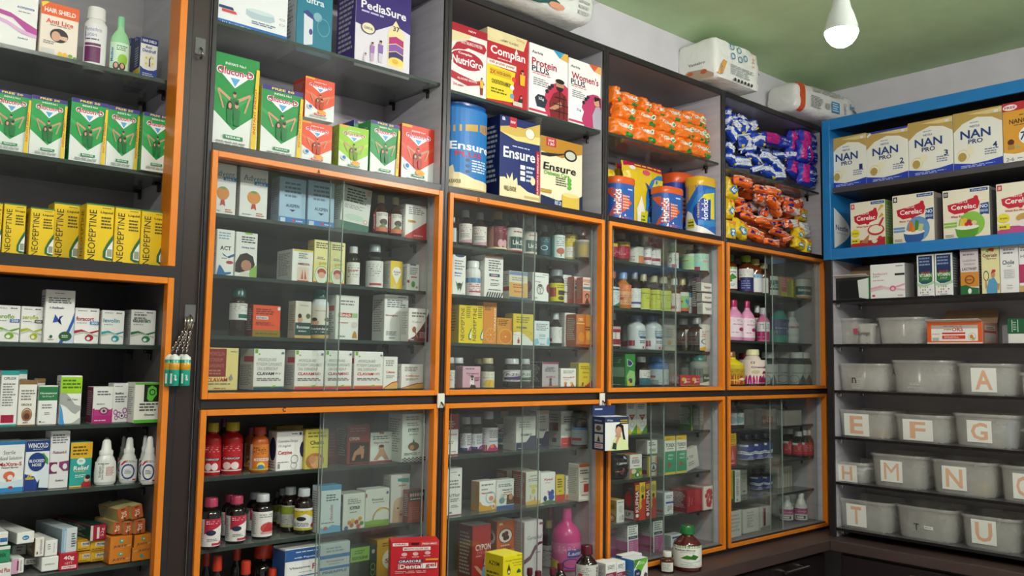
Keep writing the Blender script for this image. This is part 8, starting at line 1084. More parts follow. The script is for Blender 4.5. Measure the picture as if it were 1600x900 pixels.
(MC,'grey-green cough carton left of the pair, @D7',BX,None,(2.371,1.885,1.1354),0,0,.041,.031,.118,'c9c9c0','9a9a92',None,233,-1),
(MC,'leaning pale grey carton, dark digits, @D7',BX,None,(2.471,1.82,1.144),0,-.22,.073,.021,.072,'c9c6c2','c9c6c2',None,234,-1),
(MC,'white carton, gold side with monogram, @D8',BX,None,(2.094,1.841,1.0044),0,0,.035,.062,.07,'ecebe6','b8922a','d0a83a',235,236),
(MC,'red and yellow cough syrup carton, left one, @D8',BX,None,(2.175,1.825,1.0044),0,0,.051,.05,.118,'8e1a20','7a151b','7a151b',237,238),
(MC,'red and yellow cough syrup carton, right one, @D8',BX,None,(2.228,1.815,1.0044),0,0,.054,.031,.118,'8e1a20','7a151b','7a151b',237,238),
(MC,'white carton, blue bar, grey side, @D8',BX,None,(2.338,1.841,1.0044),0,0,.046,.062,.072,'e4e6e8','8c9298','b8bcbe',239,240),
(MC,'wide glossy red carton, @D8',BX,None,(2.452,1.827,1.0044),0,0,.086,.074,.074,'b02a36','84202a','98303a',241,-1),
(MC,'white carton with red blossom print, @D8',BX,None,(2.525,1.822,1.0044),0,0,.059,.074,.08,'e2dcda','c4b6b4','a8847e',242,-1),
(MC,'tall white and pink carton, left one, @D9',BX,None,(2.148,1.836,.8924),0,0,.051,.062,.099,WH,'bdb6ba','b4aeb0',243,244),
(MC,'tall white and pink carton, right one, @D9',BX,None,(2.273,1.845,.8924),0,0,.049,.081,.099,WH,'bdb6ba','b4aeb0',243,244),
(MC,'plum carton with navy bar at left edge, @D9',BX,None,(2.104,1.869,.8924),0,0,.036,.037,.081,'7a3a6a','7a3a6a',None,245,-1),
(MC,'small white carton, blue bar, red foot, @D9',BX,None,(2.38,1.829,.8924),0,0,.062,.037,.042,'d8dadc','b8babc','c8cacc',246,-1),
(MC,'pale carton behind sliding glass, @E2',BX,None,(3.146,1.897,1.7724),0,0,.041,.031,.087,'c9c9c4','c9c9c4',None,252,-1),
(MC,'pink and yellow carton behind sliding glass, left, @E2',BX,None,(3.135,1.865,1.7724),0,0,.042,.031,.086,'d2a06a','d2a06a',None,253,-1),
(MC,'pink and yellow carton behind sliding glass, right, @E2',BX,None,(3.209,1.883,1.7724),0,0,.037,.031,.092,'c88a5a','c88a5a',None,253,-1),
(MC,'olive yellow carton behind sliding glass, @E2',BX,None,(3.209,1.852,1.7724),0,0,.068,.031,.08,'c3bd3f','c3bd3f',None,254,-1),
(MC,'plain grey carton behind glass, wide, @E5',BX,None,(2.944,1.919,1.2694),0,0,.095,.037,.059,'a8a49e','a8a49e',None,266,-1),
(MC,'plain grey carton at right, top shelf, @E5',BX,None,(3.083,1.803,1.2694),0,0,.121,.037,.058,'9a958f','9a958f',None,268,-1),
(MC,'slim yellow and red carton, @E6',BX,None,(2.705,1.825,1.1374),0,0,.047,.031,.117,'b01f30','7a1a22',None,269,-1),
(MC,'white carton, green and yellow side, @E7',BX,None,(2.7,1.822,1.0134),0,0,.036,.074,.111,'d4d6d4','d0c64a',None,272,273),
(MC,'pale carton behind, dark dash print, @E7',BX,None,(2.869,1.885,1.0134),0,0,.043,.031,.092,'b4b2a8','b4b2a8',None,274,-1),
('slim_carton','slim upright beige carton @E7, leftmost',BX,'slim beige cartons packed side by side',(3.132,1.895,1.0134),0,0,.017,.031,.082,'cfc8ba','cfc8ba',None,275,-1),
('slim_carton','slim upright beige carton @E7, second from left',BX,'slim beige cartons packed side by side',(3.15,1.895,1.0134),0,0,.017,.031,.082,'cfc8ba','cfc8ba',None,275,-1),
('slim_carton','slim upright beige carton @E7, third from left',BX,'slim beige cartons packed side by side',(3.169,1.895,1.0134),0,0,.017,.031,.082,'cfc8ba','cfc8ba',None,275,-1),
('slim_carton','slim upright beige carton @E7, fourth from left',BX,'slim beige cartons packed side by side',(3.187,1.895,1.0134),0,0,.017,.031,.083,'cfc8ba','cfc8ba',None,275,-1),
('slim_carton','slim upright beige carton @E7, fifth from left',BX,'slim beige cartons packed side by side',(3.206,1.895,1.0134),0,0,.018,.031,.083,'cfc8ba','cfc8ba',None,275,-1),
('slim_carton','slim upright beige carton @E7, rightmost',BX,'slim beige cartons packed side by side',(3.225,1.895,1.0134),0,0,.018,.031,.084,'cfc8ba','cfc8ba',None,275,-1),
(MC,'white flat carton, left front, @E8',BX,None,(2.68,1.825,.8924),0,0,.081,.081,.092,'cfccc6','cfccc6','5a5654',276,-1),
(MC,'white flat carton, wide, second along, @E8',BX,None,(2.811,1.84,.8924),0,0,.108,.081,.086,'cfccc6','cfccc6','6a6664',277,-1),
(MC,'pale carton with maroon vertical bar, @E8',BX,None,(2.952,1.861,.8924),0,0,.071,.062,.076,'c4c1bb','c4c1bb',None,278,-1),
('formula_carton','white and gold milk powder carton, stage one, @R0',BX,None,(3.216,1.587,2.1954),-1.571,0,.145,.1,.2,'eeece2','d8d6cc',None,288,-1),
('formula_carton','white and gold milk powder carton, stage two, @R0',BX,None,(3.216,1.435,2.1954),-1.571,0,.157,.1,.196,'eeece2','d8d6cc','2a3fa0',289,-1),
('formula_carton','white and gold milk powder carton, stage three, @R0',BX,None,(3.216,1.277,2.1954),-1.571,0,.156,.1,.203,'eeece2','d8d6cc',None,290,-1),
('formula_carton','white and gold milk powder carton, stage four, @R0',BX,None,(3.216,1.117,2.1954),-1.571,0,.159,.1,.205,'eeece2','d8d6cc',None,291,-1),
('formula_carton','orange milk powder carton with red flash, @R0',BX,None,(3.216,.95,2.1954),-1.571,0,.171,.1,.207,'e0a13a','d8d6cc',None,292,-1),
('cereal_carton','baby cereal carton, red bowl, wheat ears, @R1',BX,None,(3.201,1.514,1.9534),-1.571,0,.134,.07,.175,'efe6d2','7aa03a',None,293,-1),
('cereal_carton','baby cereal carton, blue bowl, vegetables, @R1',BX,None,(3.201,1.344,1.9534),-1.571,0,.148,.07,.181,'efe6d2','a89a90',None,294,-1),
('cereal_carton','baby cereal carton, green bowl, mixed fruit, @R1',BX,None,(3.201,1.162,1.9534),-1.571,0,.153,.07,.175,'efe6d2','8a8480',None,295,-1),
('cereal_carton','baby cereal carton, pink field, at frame edge, @R1',BX,None,(3.201,.989,1.9534),-1.571,0,.147,.07,.175,'efe6d2','8a8480',None,296,-1),
('open_box','dark open box showing its white flap, @R2',BX,None,(3.216,1.584,1.7554),-1.571,0,.143,.1,.086,'2c2f30','2f8a4a','e8e8e4',297,-1),
(MC,'square white inhaler carton, pink swirl, @R2',BX,None,(3.206,1.444,1.7554),-1.571,0,.129,.08,.129,WH,'a8a6a4',None,298,-1),
(MC,'tall white vitamin carton, navy panel, left, @R2',BX,None,(3.191,1.305,1.7554),-1.571,0,.06,.05,.153,WH,'5a5a5a',None,299,-1),
(MC,'tall white vitamin carton, navy panel, right, @R2',BX,None,(3.191,1.242,1.7554),-1.571,0,.061,.05,.153,WH,'5a5a5a',None,299,-1),
(MC,'carton, amber middle over green wave, @R2',BX,None,(3.191,1.156,1.7554),-1.571,0,.059,.05,.158,'e2d8da','5a4a48',None,300,-1),
(MC,'cream carton, child with racket print, @R2',BX,None,(3.191,1.089,1.7554),-1.571,0,.057,.05,.163,'e8dfa8','e8dfa8',None,301,-1),
(MC,'white carton, dark script lettering, @R2',BX,None,(3.191,1.03,1.7554),-1.571,0,.057,.05,.162,'eeeaec','eeeaec',None,302,-1),
(MC,'white and magenta carton at frame edge, @R2',BX,None,(3.191,.973,1.7554),-1.571,0,.054,.05,.161,'efeaec','efeaec',None,303,-1),
('open_box','open orange and white rehydration salt box, @R3',BX,None,(3.236,1.212,1.5869),-1.571,0,.184,.14,.075,'e8e4de','c88a74',None,304,305),
(MC,'white carton under green one, frame edge, @R3',BX,None,(3.216,.987,1.5869),-1.571,0,.107,.1,.032,'e4e0dc','e4e0dc',None,86,-1),
(MC,'green carton lying on white one, frame edge, @R3',BX,None,(3.221,.988,1.6196),-1.571,0,.111,.1,.051,'1f5a38','1f5a38',None,306,-1)]:
    carton(r[0], words(r[1]), r[2], words(r[3]), *r[4:])

for r in [
('lotion_bottle','white lotion bottle with purple-block label, @A0',bo,None,(.507,1.855,2.0754),0,.022,.134,'wide','eeecea','g','f2f0ee','g',.7,'f0eef0',(.05,.72,2.4),-.235,2),
('hair_oil_bottle','pale green hair oil bottle, @A0',bo,None,(.551,1.841,2.0754),0,.019,.124,'lotion','a6dfae','g','8ed8a4','g',.6,'d8f2d8',(.04,.53,2.4),-.256,3),
('nasal_spray','white nasal spray bottle rearmost, squat, @A5',bo,None,(.589,1.909,1.2454),0,.012,.084,'spray','dcdedd','g','e4e6e5','g',.7,'eeeeec',(.08,.5,3),-.263,30),
('nasal_spray','squat white nasal spray with dark text bottle @A5',bo,None,(.563,1.825,1.2454),0,.021,.088,'spray','eeeeec','g','f2f2f0','g',.7,'f0f0ee',(.07,.52,2.2),-.263,30),
('nasal_spray','white spray bottle behind left ring-logo bottle, @A5',bo,None,(.619,1.897,1.2454),0,.01,.086,'spray','dcdedd','g','e4e6e5','g',.7,'eeeeec',(.08,.5,3),-.278,31),
('nasal_spray','white ring-logo nasal spray bottle @A5, leftmost',bo,'ring-logo nasal sprays',(.606,1.822,1.2454),0,.017,.09,'spray','eeeeec','g','f2f2f0','g',.7,'f0f0ee',(.05,.52,2.4),-.283,31),
('nasal_spray','white spray bottle behind right ring-logo bottle, @A5',bo,None,(.638,1.827,1.2454),0,.01,.092,'spray','dcdedd','g','e4e6e5','g',.7,'eeeeec',(.08,.5,3),-.296,31),
('nasal_spray','white ring-logo nasal spray bottle @A5, rightmost',bo,'ring-logo nasal sprays',(.632,1.782,1.2454),0,.015,.094,'spray','eeeeec','g','f2f2f0','g',.7,'f0f0ee',(.05,.52,2.4),-.3,31),
(BT,'amber syrup bottle, gold cap, red-edged label, @B2, leftmost',bo,'amber syrup bottle, gold cap, red-edged label, matching items @B2',(1.187,1.823,1.8104),0,.018,.101,sy,'3b1c14','b','b8a878','g',1,'e8e4dc',(.08,.56,3),-.508,60),
(BT,'amber syrup bottle, gold cap, red-edged label, @B2, rightmost',bo,'amber syrup bottle, gold cap, red-edged label, matching items @B2',(1.231,1.823,1.8104),0,.017,.102,sy,'3b1c14','b','b8a878','g',1,'e8e4dc',(.08,.56,3),-.523,60),
(BT,'dark syrup bottle with silver cap, @B3',bo,None,(1.126,1.846,1.6774),0,.016,.1,rn,'1e0f0c','b','c8ccd0','g',1,'eceae6',(.05,.6,3),-.482,67),
(BT,'larger black syrup bottle with silver cap, @B3',bo,None,(1.192,1.852,1.6774),0,.022,.112,rn,'120f10','b','a8b4b8','g',1,'e8e8e6',(.02,.62,3),-.503,68),
(BT,'dark cough bottle with teal cap, @B4',bo,None,(.835,1.849,1.5464),0,.019,.108,'wide','2b130e','b','1f5a56','g',1,'e6e6e2',(.34,.68,3),-.373,71),
(BT,'white baby tonic bottle with teal cap, @B4',bo,None,(1.041,1.851,1.5464),0,.021,.118,'wide','dfe4e8','g','1f5a58','g',1,'e6dfd2',(.02,.64,3),-.451,74),
(BT,'red cough bottle with yellow-green cap, @B6, leftmost',bo,'red cough bottle with yellow-green cap, matching items @B6',(.785,1.838,1.2464),0,.018,.111,rn,'b3161f','g','b8a832','g',1,'b8202a',(.06,.58,3),-.355,85),
(BT,'red cough bottle with yellow-green cap, @B6, rightmost',bo,'red cough bottle with yellow-green cap, matching items @B6',(.831,1.843,1.2464),0,.023,.111,rn,'b3161f','g','b8a832','g',1,'b8202a',(.06,.58,3),-.373,85),
(BT,'dark red bottle behind the two red ones, @B6',bo,None,(.848,1.93,1.2464),0,.01,.112,rn,'3a1414','b','6a2a3a','g',1,None,(.08,.54,3),-.364,86),
(BT,'orange honey cough bottle, half hidden, @B6',bo,None,(.897,1.892,1.2464),0,.012,.094,rn,'c4622a','g','8a2a4a','g',1,'d07a3a',(.06,.62,3),-.39,87),
(BT,'orange honey cough bottle with banded cap, @B6',bo,None,(.89,1.83,1.2464),0,.02,.099,rn,'c8662a','g','b84a3a','g',1,'d8803a',(.05,.62,3),-.399,87),
(BT,'dark cough syrup bottle, pink cap, front row, @B7, leftmost',bo,'dark cough syrup bottle, pink cap, front row, matching items @B7',(.776,1.811,1.0974),0,.021,.104,rn,'17100f','b','a83a58','g',1,'eae8e6',(.06,.6,3),-.356,96),
(BT,'dark cough syrup bottle, pink cap, front row, @B7, rightmost',bo,'dark cough syrup bottle, pink cap, front row, matching items @B7',(.842,1.831,1.0974),0,.021,.1,rn,'17100f','b','a83a58','g',1,'eae8e6',(.06,.6,3),-.379,96),
(BT,'dark pink-capped bottle, back row, @B7, rightmost',bo,'dark pink-capped bottle, back row, matching items @B7',(.855,1.896,1.0974),0,.016,.094,rn,'17100f','b','a83a58','g',1,'eae8e6',(.06,.6,3),-.373,96),
(BT,'dark pink-capped bottle, back row, @B7, leftmost',bo,'dark pink-capped bottle, back row, matching items @B7',(.803,1.898,1.0974),0,.008,.091,rn,'17100f','b','a83a58','g',1,'eae8e6',(.06,.6,3),-.352,96),
(BT,'dark bottle, silver cap, red triangle label, @B7',bo,None,(.909,1.842,1.0974),0,.022,.097,rn,'17100f','b','c4c8cc','g',1,'eae8e6',(.06,.62,3),-.403,97),
(BT,'dark silver-capped bottle behind red triangle one, @B7',bo,None,(.926,1.917,1.0974),0,.018,.09,rn,'17100f','b','b4b8bc','g',1,'eae8e6',(.06,.62,3),-.396,96),
(BT,'dark bottle, yellow and white label, @B7',bo,None,(1.006,1.832,1.0974),0,.021,.102,rn,'1c0d0b','b','c8ccce','g',1,'f0f0ec',(.1,.58,3),-.442,98),
(BT,'dark bottle, grey and green label, @B7',bo,None,(.993,1.874,1.0974),0,.02,.102,rn,'1c0d0b','b','c0c4c6','g',1,'c8c8c6',(.12,.6,3),-.429,99),
(BT,'dark green-label bottle, second in its file, @B7',bo,None,(.996,1.92,1.0974),0,.01,.092,rn,'1c0d0b','b','9a9ea0','g',1,'b0b4a8',(.12,.6,3),-.421,99),
(BT,'dark green-label bottle, third in its file, @B7',bo,None,(1.003,1.96,1.0974),0,.009,.08,rn,'1c0d0b','b','5a5e60','g',1,'a8aca0',(.12,.6,3),-.416,99),
(BT,'small dark bottle with red cap, far left back, @B8',bo,None,(.806,1.891,.8924),0,.011,.18,rn,'1a1110','b','c2371f','g',1,'3a1614',(.1,.5,3),-.355,86),
(BT,'dark bottle with red cap, far left front, @B8',bo,None,(.806,1.835,.8924),0,.015,.18,rn,'1a1110','b','c2371f','g',1,'3a1614',(.1,.5,3),-.364,86),
(BT,'dark bottle with slim tall red cap, @B8',bo,None,(.881,1.903,.8924),0,.013,.18,rn,'1a1110','b','c2371f','g',1,'3a1614',(.1,.5,3),-.382,86),
(BT,'dark red-capped bottle, low, left of broad one, @B8',bo,None,(.867,1.826,.8924),0,.016,.163,rn,'1a1110','b','c2371f','g',1,'3a1614',(.1,.5,3),-.39,86),
(BT,'broad-shouldered dark bottle with tall red cap, @B8',bo,None,(.935,1.881,.8924),0,.031,.183,rn,'1a1110','b','c2371f','g',1,'3a1614',(.1,.5,3),-.406,86),
(BT,'lowest dark bottle, red cap, right of broad one, @B8',bo,None,(.926,1.816,.8924),0,.014,.14,rn,'1a1110','b','c2371f','g',1,'3a1614',(.1,.5,3),-.416,86),
('powder_tin','large blue oval drink powder tin with gold band, @C1','tin',None,(1.449,1.833,1.9494),0,.071,.247,'tin','1f6fb4','g','1a4a8a','g',.75,'2476bc',(.03,.93,3.2),-.589,116),
(BT,'dark bottle cut off by the frame, @C2',bo,None,(1.416,1.818,1.8094),0,.008,.075,sy,'241310','b','9a9ca0','g',1,'cfd4d4',(.1,.6,3),-.582,86),
(BT,'dark bottle behind the two silver-capped ones, @C2',bo,None,(1.502,1.909,1.8094),0,.009,.094,sy,'241310','b','8a8c90','g',1,'c8cac8',(.1,.6,3),-.587,86),
(BT,'amber bottle, tall silver cap, white label, @C2, leftmost',bo,'amber bottle, tall silver cap, white label, matching items @C2',(1.475,1.841,1.8094),0,.021,.104,sy,'35160e','b','b4b8bc','g',1,'e2dcd4',(.12,.62,2),-.594,119),
(BT,'amber bottle, tall silver cap, white label, @C2, rightmost',bo,'amber bottle, tall silver cap, white label, matching items @C2',(1.527,1.843,1.8094),0,.023,.104,sy,'35160e','b','a8acb0','g',1,'e2dcd4',(.1,.6,2),-.609,119),
(BT,'dark bottle, maroon lung-print label, gold cap, @C2',bo,None,(1.597,1.848,1.8094),0,.028,.115,sy,'2e1610','b','a8875a','g',1,'6e1f2c',(.06,.62,3),-.627,120),
(BT,'liver tonic bottle, cream label, left of glass edge, @C2',bo,None,(1.658,1.848,1.8094),0,.028,.116,sy,'35201a','b','24423e','g',1,'e4e0d6',(.05,.64,3),-.643,121),
(BT,'liver tonic bottle between the two glass edges, @C2',bo,None,(1.736,1.865,1.8094),0,.025,.116,sy,'3a241c','b','4a4a48','g',1,'dcd8ce',(.05,.64,3),-.66,121),
(BT,'dark bottle with dark teal label, @C2',bo,None,(1.784,1.849,1.8094),0,.019,.1,sy,'241512','b','7a8488','g',1,'24505a',(.08,.62,3),-.675,122),
(BT,'bottle with white and aqua tree label, @C2',bo,None,(1.836,1.841,1.8094),0,.021,.114,sy,'1c2426','b','4a5456','g',1,'d8e6e2',(.03,.64,3),-.69,123),
(BT,'bottle with yellow and white label, @C2',bo,None,(1.899,1.856,1.8094),0,.028,.111,sy,'1d1512','b','8a7a5a','g',1,'dcc23a',(.1,.74,3),-.701,124),
(BT,'bottle with dull gold label, last on shelf, @C2',bo,None,(1.908,1.809,1.8094),0,.022,.095,sy,'2a211a','b','5a564e','g',1,'8f866a',(.1,.66,3),-.715,125),
(BT,'white tablet bottle with blue and pink label, @C3',bo,None,(1.514,1.852,1.6764),0,.022,.1,'wide','e4e6e4','g','e8eae8','g',1,'f0e2e2',(0,.52,3.4),-.603,127),
(BT,'black bottle with bright yellow label, @C3',bo,None,(1.844,1.854,1.6764),0,.024,.103,'wide','17140f','b','808a90','g',1,'d6cc26',(.06,.6,3),-.689,133),
(BT,'dark bottle with pale grey label, @C4',bo,None,(1.839,1.851,1.5474),0,.02,.1,sy,'1b1414','b','c0c4ca','g',1,'dcdcda',(.1,.58,3),-.689,142),
(BT,'black bottle cut off by the frame, @C5',bo,None,(1.411,1.811,1.4284),0,.011,.08,'wide','14110f','b','c8cacc','g',1,'dedede',(0,.58,3),-.583,145),
(BT,'black bottle, silver cap, white label, @C5',bo,None,(1.462,1.844,1.4284),0,.018,.08,'wide','14110f','b','c8cacc','g',1,'dedede',(0,.58,3),-.59,146),
(BT,'dark gold-capped bottle behind pink carton, @C5',bo,None,(1.567,1.885,1.4284),0,.015,.078,'wide','1a1210','b','8a7a5a','g',1,None,(.08,.54,3),-.611,86),
(BT,'black bottle with gold cap, yellow spot label, @C5',bo,None,(1.546,1.819,1.4284),0,.019,.08,'wide','17110f','b','b8ac84','g',1,'e2ded0',(0,.54,3),-.62,148),
(BT,'black bottle with purple-framed label, @C5',bo,None,(1.641,1.825,1.4284),0,.025,.08,'wide','15110f','b','c4c4cc','g',1,'dcdae0',(.2,.6,3),-.644,149),
(BT,'black bottle behind overlapping glass, green label, @C5',bo,None,(1.694,1.826,1.4284),0,.016,.08,'wide','2a2826','b','b8bcc0','g',1,'b8c0bc',(.2,.6,3),-.658,150),
(BT,'dark bottle, silver cap, purple-foot label, @C6',bo,None,(1.495,1.845,1.2504),0,.015,.097,'wide','14111a','b','b0b4b8','g',1,'dedee2',(.08,.56,3),-.599,155),
(BT,'wide dark bottle, silver cap, magenta petal label, @C6',bo,None,(1.532,1.85,1.2504),0,.02,.096,'wide','14111a','b','b0b4b8','g',1,'dedee2',(.1,.54,3),-.609,155),
(BT,'large maroon bottle with silver cap, @C6',bo,None,(1.585,1.858,1.2504),0,.028,.11,sy,'30121a','b','b8bcc0','g',1,'d8d4dc',(.02,.6,3),-.622,156),
(BT,'amber bottle with tan cap, bright blue label, @C6',bo,None,(1.672,1.89,1.2504),0,.024,.107,sy,'331412','b','c89a72','g',1,'4a98c0',(.12,.66,3),-.637,157),
(BT,'dark bottle, dark green cap, blue-edged label, @C6',bo,None,(1.905,1.81,1.2504),0,.025,.105,'wide','141416','b','24423e','g',1,'9aa8b0',(.06,.54,3),-.72,162),
(BT,'slim dark bottle, gold cap, white label, @C8',bo,None,(1.863,1.894,.8924),0,.02,.133,'flask','23252a','b','c8b878','g',1,'dcdad8',(0,.46,3),-.684,175),
(BT,'pink shampoo-like bottle, rear, @C8',bo,None,(1.902,1.928,.8924),0,.023,.168,'lotion','c22a78','g','c83a88','g',1,'cf4a8e',(.1,.55,3),-.685,176),
(BT,'large pink pump-necked bottle, front, @C8',bo,None,(1.873,1.83,.8924),0,.043,.177,'lotion','cf2f82','g','c8388a','g',1,'d65a9a',(.04,.46,3),-.701,177),
(BT,'maroon-capped bottle, leftmost by yellow carton, @W',bo,None,(1.618,1.715,.8624),0,.015,.09,sy,'1d0d10','b','5a1524','g',1,'d8d4d4',(.06,.5,3),-.666,86),
(BT,'maroon-capped bottle, low, by yellow carton, @W',bo,None,(1.613,1.677,.8624),0,.017,.09,sy,'1d0d10','b','5a1524','g',1,'d8d4d4',(.06,.5,3),-.674,86),
(BT,'maroon-capped bottle, front one of pair, @W',bo,None,(1.667,1.677,.8624),0,.017,.09,sy,'1d0d10','b','5a1524','g',1,'d8d4d4',(.06,.5,3),-.688,86),
(BT,'maroon-capped bottle, back one of pair, @W',bo,None,(1.746,1.727,.8624),0,.017,.082,sy,'1d0d10','b','5a1524','g',1,'d8d4d4',(.06,.5,3),-.696,86),
(BT,'dark syrup bottle, maroon cap, by cabinet post, @W',bo,None,(1.815,1.692,.8624),0,.032,.129,sy,'18090b','b','5a1420','g',1,'d5d2cd',(.1,.62,3),-.5,180),
(BT,'small amber bottle with white cap, third cabinet, @W',bo,None,(2.189,1.702,.8624),0,.022,.061,'drop','4a2410','b','d8d4cc','g',1,'e2e0da',(.06,.5,1.8),-.9,187),
(BT,'large red tonic bottle, green cap, leaf label, @W',bo,None,(2.267,1.684,.8624),0,.044,.134,sy,'4e1418','b','1f6a32','g',1,'eceae2',(.09,.58,3),-.82,188),
('drink_jar','malt drink jar, orange lid, beside big pouch, @D1','jar',None,(2.087,1.818,1.9494),0,.05,.144,'jar','2f5fa8','g','dd5f2a','g',.75,'2f5fae',(.02,.84,2.6),-.752,190),
('drink_jar','short malt drink jar in front of taller one, @D1','jar',None,(2.324,1.809,1.9494),0,.056,.144,'jar','2f5fa8','g','dd5f2a','g',.7,'2f5fae',(.02,.86,2.6),-.8,190),
('drink_jar','tall malt drink jar with orange lid, @D1','jar',None,(2.484,1.882,1.9494),0,.065,.226,'jar','2a4aa8','g','dd5a28','g',.7,'2c4cb0',(.02,.87,2.6),-.812,190),
('drink_jar','malt drink jar with yellow lid, @D1','jar',None,(2.478,1.782,1.9494),0,.053,.198,'jar','2a62b4','g','dfb02a','g',.75,'2a66b8',(0,.88,2.8),-.834,195),
(BT,'amber bottle, crimson label, cut by glass edge, @D2',bo,None,(2.09,1.847,1.8264),0,.017,.084,sy,'3c2016','b','8a6a4a','g',1,'a81e3a',(.18,.7,3),-.745,196),
(BT,'amber bottle, crimson and yellow label, @D2',bo,None,(2.146,1.863,1.8264),0,.033,.099,sy,'4a2a1c','b','a8805a','g',1,'a81e3a',(.14,.7,3),-.753,196),
(BT,'dark bottle, pale label with orange panel, @D2',bo,None,(2.216,1.861,1.8264),0,.031,.099,sy,'2a1d18','b','6a665e','g',1,'d2d2c8',(0,.6,3),-.767,197),
(BT,'slim bottle, white label with crimson bar, @D2',bo,None,(2.264,1.846,1.8264),0,.016,.099,sy,'241c1a','b','5a5a58','g',1,'dfe2e2',(0,.64,3),-.78,198),
(BT,'dark bottle, white label with crimson bar, @D2',bo,None,(2.308,1.853,1.8264),0,.024,.099,sy,'241c1c','b','4a5258','g',1,'e4e6e6',(0,.64,3),-.787,198),
(BT,'bottle between glass edges, white label, @D2',bo,None,(2.41,1.85,1.8264),0,.02,.095,sy,'4a4440','b','8a8886','g',1,'dedcda',(0,.62,3),-.806,199),
(BT,'bottle, green label with blue heart, @D2',bo,None,(2.5,1.843,1.8264),0,.03,.093,sy,'4e443a','b','6a5a3a','g',1,'a8d49a',(.06,.66,3),-.823,200),
(BT,'bottle, mint label with crimson corner, @D2',bo,None,(2.52,1.819,1.8264),0,.033,.099,sy,'50483e','b','8a8a80','g',1,'aadccb',(.02,.62,3),-.837,201),
(BT,'dark bottle, orange cap, white label, @D3',bo,None,(2.099,1.857,1.6754),0,.026,.121,sy,'221412','b','b85a4a','g',1,'dcdfe2',(.06,.56,3),-.745,202),
(BT,'orange bottle with blue cap, @D3',bo,None,(2.155,1.858,1.6754),0,.028,.122,sy,'c9792a','b','7a9ac8','g',1,'e2a478',(.12,.66,3),-.756,203),
(BT,'dark bottle, grey cap, blue-striped label, @D3',bo,None,(2.206,1.852,1.6754),0,.022,.127,sy,'221614','b','7a8490','g',1,'dcdfe0',(.06,.56,3),-.768,204),
(BT,'dark bottle, lime label, left of pair, @D3',bo,None,(2.253,1.853,1.6754),0,.023,.124,sy,'261812','b','b0a884','g',1,'c3cc4a',(.04,.6,3),-.776,205),
(BT,'dark bottle, lime label, right of pair, @D3',bo,None,(2.312,1.855,1.6754),0,.025,.123,sy,'261812','b','b0a884','g',1,'c3cc4a',(.04,.6,3),-.787,205),
(BT,'dark bottle, lime label, behind glass edge, @D3',bo,None,(2.366,1.859,1.6754),0,.029,.124,sy,'261812','b','b0a884','g',1,'c3cc4a',(.04,.6,3),-.796,205),
(BT,'maroon bottle, pink and white label, @D3',bo,None,(2.422,1.855,1.6754),0,.024,.122,sy,'3a1f1c','b','b8bcbc','g',1,'ded2cc',(.02,.56,3),-.807,206),
(BT,'dark bottle, green label with blue heart, @D3',bo,None,(2.471,1.856,1.6754),0,.023,.127,sy,'3a1c16','b','b8a86a','g',1,'8fc07a',(.08,.6,3),-.816,207),
(BT,'dark bottle, white label with blue top, @D3',bo,None,(2.528,1.857,1.6754),0,.025,.128,sy,'2a2018','b','b4b8b8','g',1,'dfe2e2',(.04,.6,3),-.825,208),
(BT,'dark bottle, crimson label with white patch, @D4',bo,None,(2.102,1.86,1.5454),0,.03,.116,sy,'2a1012','b',GY,'g',1,'8e1f32',(.08,.62,3),-.745,210),
(BT,'grey bottle half hidden, crimson band, @D4',bo,None,(2.254,1.916,1.5454),0,.022,.112,rn,'a8adb0','g','3a4450','g',1,'b4b8ba',(.05,.6,3),-.762,211),
(BT,'pale grey bottle, blue cap, left one, @D4',bo,None,(2.227,1.861,1.5454),0,.031,.113,rn,'ccd3d8','g','4a5a7a','g',1,'d2d8dc',(.04,.62,3),-.77,212),
(BT,'pale grey bottle, blue cap, right one, @D4',bo,None,(2.314,1.863,1.5454),0,.033,.117,rn,'ccd3d8','g','4a5a7a','g',1,'d2d8dc',(.04,.62,3),-.786,212),
(BT,'grey bottle at back by glass edge, @D4',bo,None,(2.44,1.93,1.5454),0,.02,.117,rn,'8a9094','g','9aa0a4','g',1,'9aa0a4',(.1,.6,3),-.793,86),
(BT,'black bottle, slim white and orange label, left, @D4',bo,None,(2.516,1.887,1.5454),0,.035,.117,sy,'17100e','b','c4c4c8','g',1,'e4e2de',(.03,.66,1.5),.05,214),
(BT,'black bottle, slim white and orange label, right, @D4',bo,None,(2.502,1.818,1.5454),0,.032,.117,sy,'17100e','b','8a8a8c','g',1,'e4e2de',(.03,.66,1.5),.15,214),
('plastic_tub','plain white tub at right end, @D4','tub',None,(2.525,1.814,1.5454),0,.028,.095,'tin','c9c6c0','g','d8d6d2','g',1,'c9c6c0',(.1,.8,3),-.844,215),
(BT,'dark bottle, white and teal label, @D5',bo,None,(2.252,1.86,1.4284),0,.03,.094,sy,'1c0f0d','b','bcc0c2','g',1,'dddcd8',(.02,.54,2.4),.15,219),
(BT,'blue-capped bottle with pale blue label, @D5',bo,None,(2.348,1.867,1.4284),0,.037,.096,'wide','2a62a0','b','2a62a8','g',1,'b8c4cc',(.02,.56,3),-.791,220),
(BT,'dark teal-capped bottle behind red cartons, @D5',bo,None,(2.514,1.866,1.4284),0,.028,.101,'wide','2a3430','b','1f524c','g',1,'6a746e',(.1,.6,3),-.82,86),
(BT,'clear bottle with teal cap, last on shelf, @D5',bo,None,(2.519,1.821,1.4284),0,.035,.104,'wide','8a948c','b','1f6a62','g',1,'7a8a80',(0,.62,3),-.836,222),
(BT,'amber bottle, green cap, leaf label, @E2',bo,None,(2.764,1.86,1.7724),0,.03,.141,rn,'5e2a12','b','3f7a3a','g',1,'e8eae4',(.08,.66,3),-.861,247),
